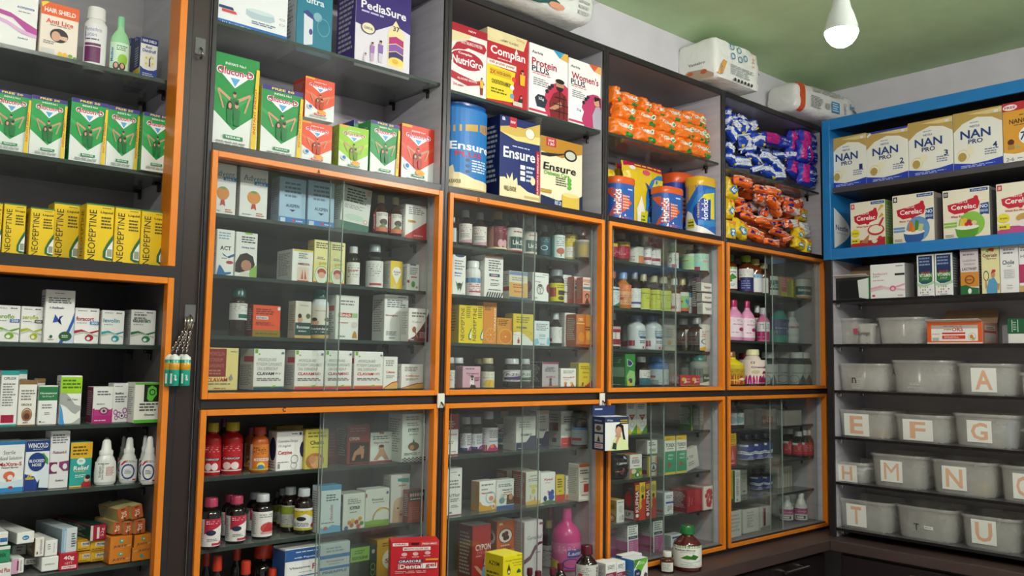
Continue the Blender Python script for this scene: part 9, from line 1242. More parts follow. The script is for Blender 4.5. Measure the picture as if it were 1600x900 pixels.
(BT,'amber bottle, grey cap, white label half, @E2',bo,None,(2.886,1.897,1.7724),0,.027,.14,rn,'5a2812','b','a8a69a','g',1,'e2ded6',(.12,.54,1.6),.4,248),
(BT,'amber bottle, lime cap, navy label, @E2',bo,None,(2.844,1.84,1.7724),0,.03,.143,rn,'532410','b','9ab03a','g',1,'2c2f66',(.04,.64,2.2),-.877,249),
(BT,'amber bottle, gold cap, pale blue label, @E2',bo,None,(2.903,1.838,1.7724),0,.028,.135,rn,'6a3010','b','b0a060','g',1,'e4e6e6',(.05,.56,2.4),-.885,250),
(BT,'amber bottle, gold cap, last before glass, @E2',bo,None,(2.959,1.836,1.7724),0,.026,.124,rn,'4a2010','b','b4a678','g',1,'e0dcd4',(.05,.52,1.4),-.9,86),
(BT,'liver tonic bottle behind glass edge, @E2',bo,None,(3.085,1.877,1.7724),0,.027,.092,rn,'4a4a46','b','4a5a56','g',1,'dcdcd4',(.06,.92,3),-.901,251),
('tonic_tub','baby tonic tub behind sliding glass, right end, @E2',bo,None,(3.215,1.81,1.7724),0,.041,.082,'tin','c8c4bc','g','8a8684','g',.6,'d0ccc4',(.02,.95,3),-.935,255),
(BT,'large pink antacid bottle, maroon-pink cap, left, @E3',bo,None,(2.76,1.836,1.5914),0,.044,.15,'lotion','e59ac4','g','b02a5e','g',.6,'f0dfe8',(.08,.56,3),-.866,256),
(BT,'large pink antacid bottle, maroon-pink cap, right, @E3',bo,None,(2.845,1.835,1.5914),0,.035,.151,'lotion','e59ac4','g','b02a5e','g',.7,'f0dfe8',(.08,.56,3),-.878,256),
(BT,'amber bottle, silver cap, orange label foot, @E3',bo,None,(2.986,1.881,1.5914),0,.02,.143,sy,'4e1a10','b','d4d6d6','g',1,'e4dfda',(.06,.66,3),-.888,257),
(BT,'pink syrup bottle with silver cap, @E3',bo,None,(2.953,1.835,1.5914),0,.025,.131,sy,'dd7aa4','g','c8cacc','g',1,'ece6ea',(.06,.58,3),-.893,258),
(BT,'teal bottle, left of glass edges, @E3',bo,None,(3.21,1.958,1.5914),0,.022,.128,'flask','3f8a86','g','4a3a6a','g',1,'4a5a86',(.3,.62,3),-.9,86),
(BT,'large teal bottle, purple cap, behind glass, @E3',bo,None,(3.172,1.897,1.5914),0,.053,.161,'flask','3f9a8c','g','4f3f78','g',.7,'4f4f80',(.2,.6,3),-.908,259),
(BT,'white bottle right of the teal one, @E3',bo,None,(3.212,1.863,1.5914),0,.029,.131,'flask','d6d4d2','g','b4b0b0','g',1,'dcdad8',(.1,.66,3),-.92,260),
(BT,'yellow to rust bottle, brown cap, @E4',bo,None,(2.733,1.834,1.4284),0,.049,.121,'lotion','e3d022','g','8a5a2a','g',1,'c8b82a',(.02,.6,3),-.862,261),
(BT,'white-label bottle with red cap behind yellow one, @E4',bo,None,(2.95,1.921,1.4284),0,.034,.119,sy,'7a6a66','b','a82030','g',1,'d6d8da',(.02,.66,3),-.875,262),
(BT,'cream and magenta bottle with ivory cap, @E4',bo,None,(2.877,1.835,1.4284),0,.05,.132,'flask','e8d8cc','g','e6dfb0','g',1,'ead8d0',(.02,.7,2.8),-.884,263),
(BT,'dark bottle, white cap, pale label, @E4, leftmost',bo,'white-capped bottles behind corner glass',(3.079,1.892,1.4284),0,.032,.125,'wide','3a3e42','b','dcdcda','g',1,'c8cac8',(0,.62,3),-.897,264),
(BT,'dark bottle, white cap, pale label, @E4, second from left',bo,'white-capped bottles behind corner glass',(3.189,1.917,1.4284),0,.032,.127,'wide','3a3e42','b','dcdcda','g',1,'c8cac8',(0,.62,3),-.906,264),
(BT,'dark bottle, white cap, pale label, @E4, third from left',bo,'white-capped bottles behind corner glass',(3.2,1.883,1.4284),0,.041,.128,'wide','3a3e42','b','dcdcda','g',1,'c8cac8',(0,.62,3),-.914,264),
(BT,'dark bottle, white cap, pale label, @E4, fourth from left',bo,'white-capped bottles behind corner glass',(3.175,1.821,1.4284),0,.034,.127,'wide','3a3e42','b','dcdcda','g',1,'c8cac8',(0,.62,3),-.924,264),
(BT,'dark bottle, white cap, pale label, @E4, rightmost',bo,'white-capped bottles behind corner glass',(3.222,1.82,1.4284),0,.034,.127,'wide','3a3e42','b','dcdcda','g',1,'c8cac8',(0,.62,3),-.933,264),
(BT,'white-capped dark bottle behind yellow one, @E4',bo,None,(2.895,1.938,1.4284),0,.018,.122,'wide','2a2c2e','b','c8c8c4','g',1,None,(.08,.54,3),-.863,86),
(BT,'dark bottle, grey-blue label, left of pair, @E5',bo,None,(2.748,1.84,1.2694),0,.019,.101,sy,'181416','b','4a4a4c','g',1,'ccd4d6',(.12,.56,3),-.863,265),
(BT,'dark bottle, grey-blue label, right of pair, @E5',bo,None,(2.79,1.842,1.2694),0,.022,.1,sy,'181416','b','4a4a4c','g',1,'ccd4d6',(.12,.56,3),-.869,265),
(BT,'dark bottle, white and red label, left one, @E5',bo,None,(3.07,1.875,1.2694),0,.035,.093,rn,'2a2426','b','5a5456','g',1,'cfcac6',(.1,.6,3),-.9,267),
(BT,'dark bottle, white and red label, right one, @E5',bo,None,(3.16,1.884,1.2694),0,.024,.092,rn,'2a2426','b','5a5456','g',1,'cfcac6',(.1,.6,3),-.909,267),
(BT,'dark bottle, blue and white label, @E6, leftmost',bo,'blue-label bottles in lower corner case',(2.887,1.872,1.1374),0,.032,.102,rn,'141018','b','2e2a4a','g',1,'2c418c',(.08,.64,3),-.876,270),
(BT,'dark bottle, blue and white label, @E6, middle',bo,'blue-label bottles in lower corner case',(2.954,1.872,1.1374),0,.031,.102,rn,'141018','b','2e2a4a','g',1,'2c418c',(.08,.64,3),-.885,270),
(BT,'dark bottle, blue and white label, @E6, rightmost',bo,'blue-label bottles in lower corner case',(3.016,1.87,1.1374),0,.029,.103,rn,'141018','b','2e2a4a','g',1,'2c418c',(.08,.64,3),-.894,270),
(BT,'dark bottle, white cap, red label, tall left, @E6',bo,None,(3.197,1.887,1.1374),0,.021,.108,sy,'120d10','b','c4c4c4','g',1,'b0303f',(.08,.56,2),-.913,271),
(BT,'dark bottle, white cap, red label, tall right, @E6',bo,None,(3.2,1.874,1.1374),0,.032,.11,sy,'120d10','b','c4c4c4','g',1,'b0303f',(.08,.56,2),-.916,271),
(BT,'short dark bottle, white cap, red label, front, @E6',bo,None,(3.204,1.835,1.1374),0,.03,.102,sy,'120d10','b','c4c4c4','g',1,'b0303f',(.08,.56,2),-.925,271),
(BT,'short dark bottle, white cap, behind others, @E6',bo,None,(3.204,1.806,1.1374),0,.016,.108,sy,'120d10','b','c4c4c4','g',1,'b0303f',(.08,.56,2),-.931,271),
(BT,'short dark bottle, white cap, red label, last, @E6',bo,None,(3.239,1.807,1.1374),0,.018,.107,sy,'120d10','b','c4c4c4','g',1,'b0303f',(.08,.56,2),-.934,271),
(BT,'dark bottle, blue and white label, @E7, leftmost',bo,'blue-label bottles on third shelf',(3.007,1.905,1.0134),0,.025,.084,rn,'141018','b','1e1a2a','g',1,'2c418c',(.08,.66,3),-.885,270),
(BT,'dark bottle, blue and white label, @E7, middle',bo,'blue-label bottles on third shelf',(3.078,1.911,1.0134),0,.03,.078,rn,'141018','b','1e1a2a','g',1,'2c418c',(.08,.66,3),-.893,270),
(BT,'dark bottle, blue and white label, @E7, rightmost',bo,'blue-label bottles on third shelf',(3.187,1.938,1.0134),0,.026,.067,rn,'141018','b','1e1a2a','g',1,'2c418c',(.08,.66,3),-.901,270),
(BT,'plain white bottle behind glass edge, left, @E8',bo,None,(3.215,1.931,.8924),0,.03,.077,'flask','e2e0de','g','e6e4e2','g',1,None,(.03,.6,3),-.906,86),
(BT,'white bottle, pink band, left of pair, @E8',bo,None,(3.127,1.845,.8924),0,.025,.1,'flask','e2e0de','g','e6e4e2','g',1,'dcd8d8',(.03,.6,3),-.913,279),
(BT,'white bottle, pink band, right of pair, @E8',bo,None,(3.213,1.869,.8924),0,.031,.094,'flask','e2e0de','g','e6e4e2','g',1,'dcd8d8',(.03,.6,3),-.919,279),
(BT,'white bottle, pink label, rearmost right, @E8',bo,None,(3.175,1.811,.8924),0,.025,.108,'flask','e2e0de','g','e6e4e2','g',1,'dcd8d8',(.03,.6,3),-.926,279)]:
    bottle(r[0], words(r[1]), r[2], words(r[3]), *r[4:])

for r in [
(BP,'orange film-wrapped biscuit packet, bottom row, @D0, leftmost',pa,GP,(2.072,1.81,2.2231),(0,.03,0),.112,.06,.06,'f07a22',189,1,.004,.2,'e8681e',.1),
(BP,'orange film-wrapped biscuit packet, bottom row, @D0, second from left',pa,GP,(2.187,1.81,2.2253),(0,-.02,0),.104,.062,.06,'f07a22',189,2,.004,.2,'e8681e',.1),
(BP,'orange film-wrapped biscuit packet, bottom row, @D0, third from left',pa,GP,(2.293,1.81,2.2222),(0,.03,0),.106,.061,.06,'f07a22',189,3,.004,.2,'e8681e',.1),
(BP,'orange film-wrapped biscuit packet, bottom row, @D0, fourth from left',pa,GP,(2.397,1.81,2.2253),(0,-.02,0),.094,.057,.06,'f07a22',189,4,.004,.2,'e8681e',.1),
(BP,'orange film-wrapped biscuit packet, bottom row, @D0, fifth from left',pa,GP,(2.495,1.81,2.225),(0,.03,0),.101,.056,.06,'f07a22',189,5,.004,.2,'e8681e',.1),
(BP,'orange film-wrapped biscuit packet, bottom row, @D0, rightmost',pa,GP,(2.482,1.81,2.2276),(0,-.02,0),.133,.053,.06,'f07a22',189,6,.004,.2,'e8681e',.1),
(BP,'orange film-wrapped biscuit packet, middle row, @D0, leftmost',pa,GP,(2.094,1.815,2.283),(0,.03,0),.094,.056,.06,'f07a22',189,7,.004,.2,'e8681e',.1),
(BP,'orange film-wrapped biscuit packet, middle row, @D0, second from left',pa,GP,(2.197,1.815,2.2823),(0,-.02,0),.104,.054,.06,'f07a22',189,8,.004,.2,'e8681e',.1),
(BP,'orange film-wrapped biscuit packet, middle row, @D0, third from left',pa,GP,(2.303,1.815,2.2796),(0,.03,0),.098,.057,.06,'f07a22',189,9,.004,.2,'e8681e',.1),
(BP,'orange film-wrapped biscuit packet, middle row, @D0, fourth from left',pa,GP,(2.407,1.815,2.279),(0,-.02,0),.102,.059,.06,'f07a22',189,10,.004,.2,'e8681e',.1),
(BP,'orange film-wrapped biscuit packet, middle row, @D0, fifth from left',pa,GP,(2.5,1.815,2.2792),(0,.03,0),.093,.055,.06,'f07a22',189,11,.004,.2,'e8681e',.1),
(BP,'orange film-wrapped biscuit packet, middle row, @D0, rightmost',pa,GP,(2.474,1.815,2.2828),(0,-.02,0),.148,.06,.06,'f07a22',189,12,.004,.2,'e8681e',.1),
(BP,'orange film-wrapped biscuit packet, upper row, @D0, leftmost',pa,GP,(2.127,1.83,2.3392),(0,.03,0),.087,.045,.06,'f07a22',189,13,.004,.2,'e8681e',.1),
(BP,'orange film-wrapped biscuit packet, upper row, @D0, second from left',pa,GP,(2.357,1.83,2.3341),(0,-.02,0),.09,.048,.06,'f07a22',189,14,.004,.2,'e8681e',.1),
(BP,'orange film-wrapped biscuit packet, upper row, @D0, third from left',pa,GP,(2.425,1.83,2.3332),(0,.03,0),.091,.05,.06,'f07a22',189,15,.004,.2,'e8681e',.1),
(BP,'orange film-wrapped biscuit packet, upper row, @D0, fourth from left',pa,GP,(2.494,1.83,2.3416),(0,-.02,0),.108,.057,.06,'f07a22',189,16,.004,.2,'e8681e',.1),
(BP,'orange film-wrapped biscuit packet, upper row, @D0, rightmost',pa,GP,(2.512,1.83,2.3401),(0,.03,0),.07,.04,.06,'f07a22',189,17,.004,.2,'e8681e',.1),
(BP,'orange biscuit packet leaning on top of the rows, @D0, middle',pa,GP,(2.206,1.83,2.3373),(0,.35,0),.057,.049,.05,'f07a22',189,18,.004,.2,'e8681e',.1),
(BP,'orange biscuit packet leaning on top of the rows, @D0, rightmost',pa,GP,(2.288,1.835,2.338),(0,.05,0),.06,.047,.05,'f07a22',189,19,.004,.2,'e8681e',.1),
(BP,'orange biscuit packet leaning on top of the rows, @D0, leftmost',pa,GP,(2.061,1.825,2.3371),(0,-.1,0),.04,.057,.05,'f07a22',189,20,.004,.2,'e8681e',.1),
('powder_pouch','yellow pouch peeping out at the left edge, @D1','pouch',None,(2.119,1.885,1.9496),(0,0,0),.037,.191,.03,'e0c02e',191,1,.004,.3,None,.1),
('powder_pouch','large yellow and blue malt drink pouch, @D1','pouch',None,(2.268,1.87,1.9496),(0,0,0),.206,.228,.04,'e6c62a',192,5,.004,.25,None,.06),
('powder_pouch','second yellow pouch behind the large one, @D1','pouch',None,(2.234,1.935,1.9496),(0,0,0),.05,.235,.03,'c9a82a',193,6,.004,.25,None,.1),
('sachet','small orange and white sachet behind pouch, @D1','pouch',None,(2.391,1.9,1.9496),(0,0,0),.025,.165,.02,'e8662a',194,8,.004,.35,None,.1),
('foil_pouch','dark printed pouch with pink lettering, @D7','pouch',None,(2.102,1.835,1.1356),(0,0,0),.077,.075,.05,'241f26',226,11,.003,.35,None,.1),
(PP,'top layer crumpled blue pad packet, @E0, leftmost',pa,GB,(2.701,1.825,2.4058),(0,0,0),.028,.05,.03,C1,280,20,.005,.22,C1,.16),
(PP,'top layer crumpled blue pad packet, @E0, third from left',pa,GB,(2.736,1.835,2.3965),(0,.35,0),.024,.057,.03,C1,281,21,.005,.22,'e6eaf4',.16),
(PP,'top layer crumpled blue pad packet, @E0, rightmost',pa,GB,(2.802,1.825,2.4194),(0,.5,0),.061,.022,.03,C1,280,22,.005,.22,'e6eaf4',.16),
(PP,'top layer crumpled blue pad packet, @E0, second from left',pa,GB,(2.697,1.815,2.3867),(0,-.3,0),.037,.045,.03,C1,281,23,.005,.22,C1,.16),
(PP,'second layer crumpled blue pad packet, @E0, second from left',pa,GB,(2.732,1.815,2.3735),(0,.45,0),.05,.045,.03,C1,280,24,.005,.22,'e6eaf4',.16),
(PP,'second layer crumpled blue pad packet, @E0, third from left',pa,GB,(2.77,1.82,2.3852),(0,.9,0),.05,.069,.03,C1,281,25,.005,.22,'e6eaf4',.16),
(PP,'second layer crumpled blue pad packet, @E0, rightmost',pa,GB,(2.83,1.825,2.4067),(0,1.2,0),.04,.071,.03,C1,280,26,.005,.22,C1,.16),
(PP,'second layer crumpled blue pad packet, @E0, leftmost',pa,GB,(2.689,1.805,2.3422),(0,.7,0),.059,.035,.03,C1,280,27,.005,.22,'e6eaf4',.16),
(PP,'third layer crumpled blue pad packet, @E0, second from left',pa,GB,(2.755,1.81,2.3346),(0,1.3,0),.047,.089,.03,C1,281,28,.005,.22,'e6eaf4',.16),
(PP,'third layer crumpled blue pad packet, @E0, leftmost',pa,GB,(2.678,1.805,2.2857),(0,.5,0),.045,.031,.03,C1,280,29,.005,.22,C1,.16),
(PP,'third layer crumpled blue pad packet, @E0, third from left',pa,GB,(2.83,1.815,2.3087),(0,-.2,0),.089,.051,.03,C1,280,30,.005,.22,'e6eaf4',.16),
(PP,'third layer crumpled blue pad packet, @E0, rightmost',pa,GB,(2.88,1.805,2.3403),(0,-.15,0),.083,.054,.03,C1,281,31,.005,.22,'e6eaf4',.16),
(PP,'lowest layer crumpled blue pad packet, @E0, leftmost',pa,GB,(2.681,1.8,2.2415),(0,.45,0),.061,.034,.03,C1,281,32,.005,.22,C1,.16),
(PP,'lowest layer crumpled blue pad packet, @E0, second from left',pa,GB,(2.754,1.795,2.2335),(0,-.1,0),.11,.043,.03,C1,280,33,.005,.22,'e6eaf4',.16),
(PP,'lowest layer crumpled blue pad packet, @E0, third from left',pa,GB,(2.844,1.805,2.2748),(0,.3,0),.085,.028,.03,C1,281,34,.005,.22,'e6eaf4',.16),
(PP,'lowest layer crumpled blue pad packet, @E0, fourth from left',pa,GB,(2.863,1.795,2.2361),(0,-.3,0),.073,.029,.03,C1,280,35,.005,.22,C1,.16),
(PP,'lowest layer crumpled blue pad packet, @E0, fifth from left',pa,GB,(2.953,1.805,2.2866),(0,.15,0),.103,.041,.03,C1,280,36,.005,.22,'e6eaf4',.16),
(PP,'lowest layer crumpled blue pad packet, @E0, sixth from left',pa,GB,(2.926,1.795,2.2273),(0,.2,0),.084,.047,.03,C1,281,37,.005,.22,'e6eaf4',.16),
(PP,'lowest layer crumpled blue pad packet, @E0, seventh from left',pa,GB,(2.992,1.793,2.2609),(0,.5,0),.074,.04,.03,C1,280,38,.005,.22,C1,.16),
(PP,'lowest layer crumpled blue pad packet, @E0, rightmost',pa,GB,(3.035,1.805,2.318),(0,0,0),.08,.028,.03,C1,281,39,.005,.22,'e6eaf4',.16),
(PP,'lowest layer crumpled blue pad packet, @E0, eighth from left',pa,GB,(3.003,1.793,2.2286),(0,-.15,0),.087,.034,.03,C1,280,40,.005,.22,'e6eaf4',.16),
(PP,'blue pad packet deep in the heap, @E0, second from left',pa,GB,(2.872,1.897,2.3999),(0,.6,0),.061,.036,.035,C1,280,220,.005,.22,'dfe4f0',.16),
(PP,'blue pad packet deep in the heap, @E0, fourth from left',pa,GB,(2.969,1.907,2.3961),(0,.2,0),.085,.051,.035,C1,281,221,.005,.22,'dfe4f0',.16),
(PP,'blue pad packet deep in the heap, @E0, fifth from left',pa,GB,(3.009,1.897,2.3589),(0,.4,0),.07,.051,.035,C1,280,222,.005,.22,'dfe4f0',.16),
(PP,'blue pad packet deep in the heap, @E0, third from left',pa,GB,(2.924,1.897,2.325),(0,.2,0),.092,.051,.035,C1,280,223,.005,.22,'dfe4f0',.16),
(PP,'blue pad packet deep in the heap, @E0, sixth from left',pa,GB,(3.075,1.897,2.3408),(0,.1,0),.098,.048,.035,C1,281,224,.005,.22,'dfe4f0',.16),
(PP,'blue pad packet deep in the heap, @E0, rightmost',pa,GB,(3.152,1.887,2.3625),(0,.2,0),.12,.043,.035,C1,280,225,.005,.22,'dfe4f0',.16),
(PP,'blue pad packet deep in the heap, @E0, leftmost',pa,GB,(2.89,1.917,2.3931),(0,.3,0),.083,.051,.035,C1,280,226,.005,.22,'dfe4f0',.16),
(PP,'long blue and magenta pad pack lying across, @E0',pa,None,(3.053,1.825,2.3703),(0,-.02,0),.227,.051,.05,'2a3fb0',282,60,.006,.35,'5a3ab0',.12),
(PP,'upright blue and magenta pad pack, upper left, @E0',pa,None,(3.141,1.81,2.3565),(0,.12,0),.077,.095,.05,'2a3fb0',282,61,.006,.35,'5a3ab0',.12),
(PP,'blue and magenta pad pack, upper middle, @E0',pa,None,(3.19,1.795,2.4051),(0,.05,0),.113,.048,.05,'2a3fb0',282,62,.006,.35,'5a3ab0',.12),
(PP,'blue and magenta pad pack tucked, upper middle, @E0',pa,None,(3.207,1.805,2.3691),(0,.05,0),.076,.085,.05,'2a3fb0',282,63,.006,.35,'5a3ab0',.12),
(PP,'blue and magenta pad pack, upper right, @E0',pa,None,(3.188,1.775,2.3666),(0,.08,0),.108,.085,.05,'2a3fb0',282,64,.006,.35,'5a3ab0',.12),
(PP,'blue pad pack, centre of the lower row, @E0',pa,None,(3.125,1.805,2.3159),(0,.2,0),.1,.049,.05,'2a3fb0',281,65,.006,.35,'5a3ab0',.12),
(PP,'blue and magenta pad pack, low centre, @E0',pa,None,(3.122,1.8,2.2577),(0,.4,0),.097,.059,.05,'2a3fb0',282,66,.006,.35,'5a3ab0',.12),
(PP,'magenta-fronted pad pack, middle row, @E0',pa,None,(3.159,1.775,2.3205),(0,.06,0),.083,.089,.05,'2a3fb0',282,67,.006,.35,'5a3ab0',.12),
(PP,'blue pad pack, middle row, white strip, @E0',pa,None,(3.209,1.785,2.3258),(0,-.05,0),.08,.086,.05,'2a3fb0',280,68,.006,.35,'5a3ab0',.12),
(PP,'blue pad pack, middle row, far right, @E0',pa,None,(3.203,1.775,2.3194),(0,.03,0),.087,.082,.05,'2a3fb0',282,69,.006,.35,'5a3ab0',.12),
(PP,'magenta-fronted pad pack, bottom row, @E0',pa,None,(3.164,1.77,2.2229),(0,.08,0),.101,.087,.05,'2a3fb0',282,70,.006,.35,'5a3ab0',.12),
(PP,'blue pad pack, bottom row, far right, @E0',pa,None,(3.188,1.775,2.226),(0,.03,0),.116,.091,.05,'2a3fb0',282,71,.006,.35,'5a3ab0',.12),
(DP,'top layer crumpled orange diaper packet, @E1, leftmost',pa,GO,(2.73,1.78,2.1593),(0,.05,0),.108,.034,.036,C2,283,100,.005,.22,'4a2f80',.16),
(DP,'top layer crumpled orange diaper packet, @E1, fourth from left',pa,GO,(2.948,1.857,2.1615),(0,.1,0),.094,.03,.036,C2,284,101,.005,.22,'f0d8c8',.16),
(DP,'top layer crumpled white-flapped diaper packet, @E1',pa,GO,(2.962,1.813,2.1509),(0,.12,0),.127,.038,.036,'e9e3df',285,102,.005,.22,'f0d8c8',.16),
(DP,'top layer crumpled orange diaper packet, @E1, second from left',pa,GO,(2.898,1.89,2.1621),(0,.35,0),.061,.024,.036,C2,284,103,.005,.22,'4a2f80',.16),
(DP,'top layer crumpled orange diaper packet, @E1, third from left',pa,GO,(2.892,1.846,2.1664),(0,.1,0),.084,.026,.036,C2,283,104,.005,.22,'f0d8c8',.16),
(DP,'top layer crumpled orange diaper packet, @E1, rightmost',pa,GO,(2.891,1.802,2.1595),(0,.1,0),.084,.025,.036,C2,283,105,.005,.22,'f0d8c8',.16),
(DP,'second layer crumpled orange diaper packet, @E1, second from left',pa,GO,(2.913,1.879,2.1588),(0,.3,0),.061,.018,.036,C2,283,106,.005,.22,'4a2f80',.16),
(DP,'second layer crumpled orange diaper packet, @E1, leftmost',pa,GO,(2.773,1.835,2.1031),(0,.05,0),.079,.029,.036,C2,284,107,.005,.22,'f0d8c8',.16),
(DP,'second layer crumpled orange diaper packet, @E1, third from left',pa,GO,(2.954,1.791,2.1533),(0,.1,0),.095,.035,.036,C2,284,108,.005,.22,'f0d8c8',.16),
(DP,'second layer crumpled orange diaper packet, @E1, fourth from left',pa,GO,(3.175,1.868,2.1606),(0,.03,0),.148,.034,.036,C2,283,109,.005,.22,'4a2f80',.16),
(DP,'second layer crumpled white-flapped diaper packet, @E1',pa,GO,(2.926,1.824,2.1252),(0,.2,0),.077,.047,.036,'e9e3df',285,110,.005,.22,'f0d8c8',.16),
(DP,'third layer crumpled orange diaper packet, @E1, second from left',pa,GO,(2.934,1.78,2.1142),(0,.45,0),.07,.027,.036,C2,283,111,.005,.22,'f0d8c8',.16),
(DP,'second layer crumpled orange diaper packet, @E1, rightmost',pa,GO,(3.183,1.857,2.1549),(0,.06,0),.13,.037,.036,C2,284,112,.005,.22,'4a2f80',.16),
(DP,'third layer crumpled orange diaper packet, @E1, leftmost',pa,GO,(2.774,1.813,2.0794),(0,-.4,0),.064,.02,.036,C2,283,113,.005,.22,'f0d8c8',.16),
(DP,'third layer crumpled white-flapped diaper packet, @E1, leftmost',pa,GO,(2.963,1.89,2.1048),(0,-.3,0),.08,.042,.036,'e9e3df',285,114,.005,.22,'f0d8c8',.16),
(DP,'fourth layer crumpled white-flapped diaper packet, @E1, leftmost',pa,GO,(2.992,1.846,2.0772),(0,.2,0),.071,.048,.036,'e9e3df',285,115,.005,.22,'4a2f80',.16),
(DP,'third layer crumpled orange diaper packet, @E1, third from left',pa,GO,(2.99,1.802,2.0905),(0,.5,0),.05,.029,.036,C2,283,116,.005,.22,'f0d8c8',.16),
(DP,'third layer crumpled orange diaper packet, @E1, rightmost',pa,GO,(3.19,1.879,2.1125),(0,0,0),.086,.038,.036,C2,284,117,.005,.22,'f0d8c8',.16),
(DP,'third layer crumpled white-flapped diaper packet, @E1, middle',pa,GO,(3.184,1.835,2.144),(0,.1,0),.122,.033,.036,'e9e3df',285,118,.005,.22,'4a2f80',.16),
(DP,'third layer crumpled white-flapped diaper packet, @E1, rightmost',pa,GO,(3.1,1.791,2.1033),(0,.08,0),.101,.024,.036,'e9e3df',285,119,.005,.22,'f0d8c8',.16),
(DP,'fourth layer crumpled orange diaper packet, @E1, leftmost',pa,GO,(2.828,1.868,2.051),(0,.1,0),.081,.035,.036,C2,284,120,.005,.22,'f0d8c8',.16),
(DP,'fourth layer crumpled orange diaper packet, @E1, second from left',pa,GO,(2.844,1.824,2.0445),(0,.2,0),.12,.031,.036,C2,283,121,.005,.22,'4a2f80',.16),
(DP,'fourth layer crumpled orange diaper packet, @E1, fourth from left',pa,GO,(2.882,1.78,2.0323),(0,.05,0),.115,.027,.036,C2,284,122,.005,.22,'f0d8c8',.16),
(DP,'fourth layer crumpled orange diaper packet, @E1, rightmost',pa,GO,(3.121,1.857,2.0646),(0,-.2,0),.109,.033,.036,C2,283,123,.005,.22,'f0d8c8',.16),
(DP,'fourth layer crumpled white-flapped diaper packet, @E1, rightmost',pa,GO,(3.128,1.813,2.0525),(0,-.1,0),.093,.036,.036,'e9e3df',285,124,.005,.22,'4a2f80',.16),
(DP,'fourth layer crumpled orange diaper packet, @E1, third from left',pa,GO,(2.964,1.89,2.0409),(0,.3,0),.077,.019,.036,C2,283,125,.005,.22,'f0d8c8',.16),
(DP,'lowest layer crumpled orange diaper packet, @E1, third from left',pa,GO,(3.028,1.846,2.0327),(0,.1,0),.163,.024,.036,C2,284,126,.005,.22,'f0d8c8',.16),
(DP,'lowest layer crumpled orange diaper packet, @E1, leftmost',pa,GO,(2.838,1.802,1.9731),(0,.2,0),.113,.042,.036,C2,283,127,.005,.22,'4a2f80',.16),
(DP,'lowest layer crumpled orange diaper packet, @E1, fourth from left',pa,GO,(3.066,1.879,2.0041),(0,.1,0),.098,.028,.036,C2,284,128,.005,.22,'f0d8c8',.16),
(DP,'lowest layer crumpled orange diaper packet, @E1, sixth from left',pa,GO,(3.079,1.835,2.0133),(0,.1,0),.141,.024,.036,C2,283,129,.005,.22,'f0d8c8',.16),
(DP,'lowest layer crumpled orange diaper packet, @E1, rightmost',pa,GO,(3.06,1.791,1.9915),(0,-.3,0),.059,.019,.036,C2,284,130,.005,.22,'4a2f80',.16),
(DP,'lowest layer crumpled white-flapped diaper packet, @E1',pa,GO,(3.211,1.868,1.9962),(0,0,0),.078,.029,.036,'e9e3df',285,131,.005,.22,'f0d8c8',.16),
(DP,'lowest layer crumpled orange diaper packet, @E1, second from left',pa,GO,(2.913,1.824,1.9651),(0,.1,0),.061,.021,.036,C2,283,132,.005,.22,'f0d8c8',.16),
(DP,'lowest layer crumpled orange diaper packet, @E1, fifth from left',pa,GO,(2.918,1.78,1.9561),(0,.1,0),.093,.023,.036,C2,283,133,.005,.22,'4a2f80',.16),
(DP,'lowest layer crumpled orange diaper packet, @E1, seventh from left',pa,GO,(3.123,1.857,1.9794),(0,.05,0),.092,.025,.036,C2,284,134,.005,.22,'f0d8c8',.16),
(DP,'rear upper orange diaper packet, @E1, leftmost',pa,GO,(2.974,1.94,2.1451),(0,-.1,0),.126,.045,.03,C2,284,300,.005,.2,'f0d8c8',.16),
(DP,'rear upper orange diaper packet, @E1, second from left',pa,GO,(3.062,1.94,2.1509),(0,0,0),.131,.046,.03,C2,284,301,.005,.2,'f0d8c8',.16),
(DP,'rear upper orange diaper packet, @E1, third from left',pa,GO,(3.153,1.94,2.143),(0,.1,0),.136,.046,.03,C2,284,302,.005,.2,'f0d8c8',.16),
(DP,'rear upper orange diaper packet, @E1, fourth from left',pa,GO,(3.18,1.94,2.1419),(0,-.1,0),.141,.047,.03,C2,284,303,.005,.2,'f0d8c8',.16),
(DP,'rear upper orange diaper packet, @E1, rightmost',pa,GO,(3.176,1.94,2.1484),(0,0,0),.147,.048,.03,C2,284,304,.005,.2,'f0d8c8',.16),
(DP,'rear central orange diaper packet, @E1, leftmost',pa,GO,(2.983,1.94,2.1204),(0,.1,0),.127,.045,.03,C2,284,305,.005,.2,'f0d8c8',.16),
(DP,'rear central orange diaper packet, @E1, second from left',pa,GO,(3.078,1.94,2.1231),(0,-.1,0),.132,.045,.03,C2,284,306,.005,.2,'f0d8c8',.16),
(DP,'rear central orange diaper packet, @E1, third from left',pa,GO,(3.17,1.94,2.1257),(0,0,0),.137,.046,.03,C2,284,307,.005,.2,'f0d8c8',.16),
(DP,'rear central orange diaper packet, @E1, fourth from left',pa,GO,(3.175,1.94,2.1286),(0,.1,0),.142,.047,.03,C2,284,308,.005,.2,'f0d8c8',.16),
(DP,'rear central orange diaper packet, @E1, rightmost',pa,GO,(3.177,1.94,2.1315),(0,-.1,0),.147,.048,.03,C2,284,309,.005,.2,'f0d8c8',.16),
(DP,'rear lower orange diaper packet, @E1, leftmost',pa,GO,(2.999,1.94,2.0469),(0,0,0),.127,.045,.03,C2,284,310,.005,.2,'f0d8c8',.16),
(DP,'rear lower orange diaper packet, @E1, second from left',pa,GO,(3.087,1.94,2.0484),(0,.1,0),.132,.045,.03,C2,284,311,.005,.2,'f0d8c8',.16),
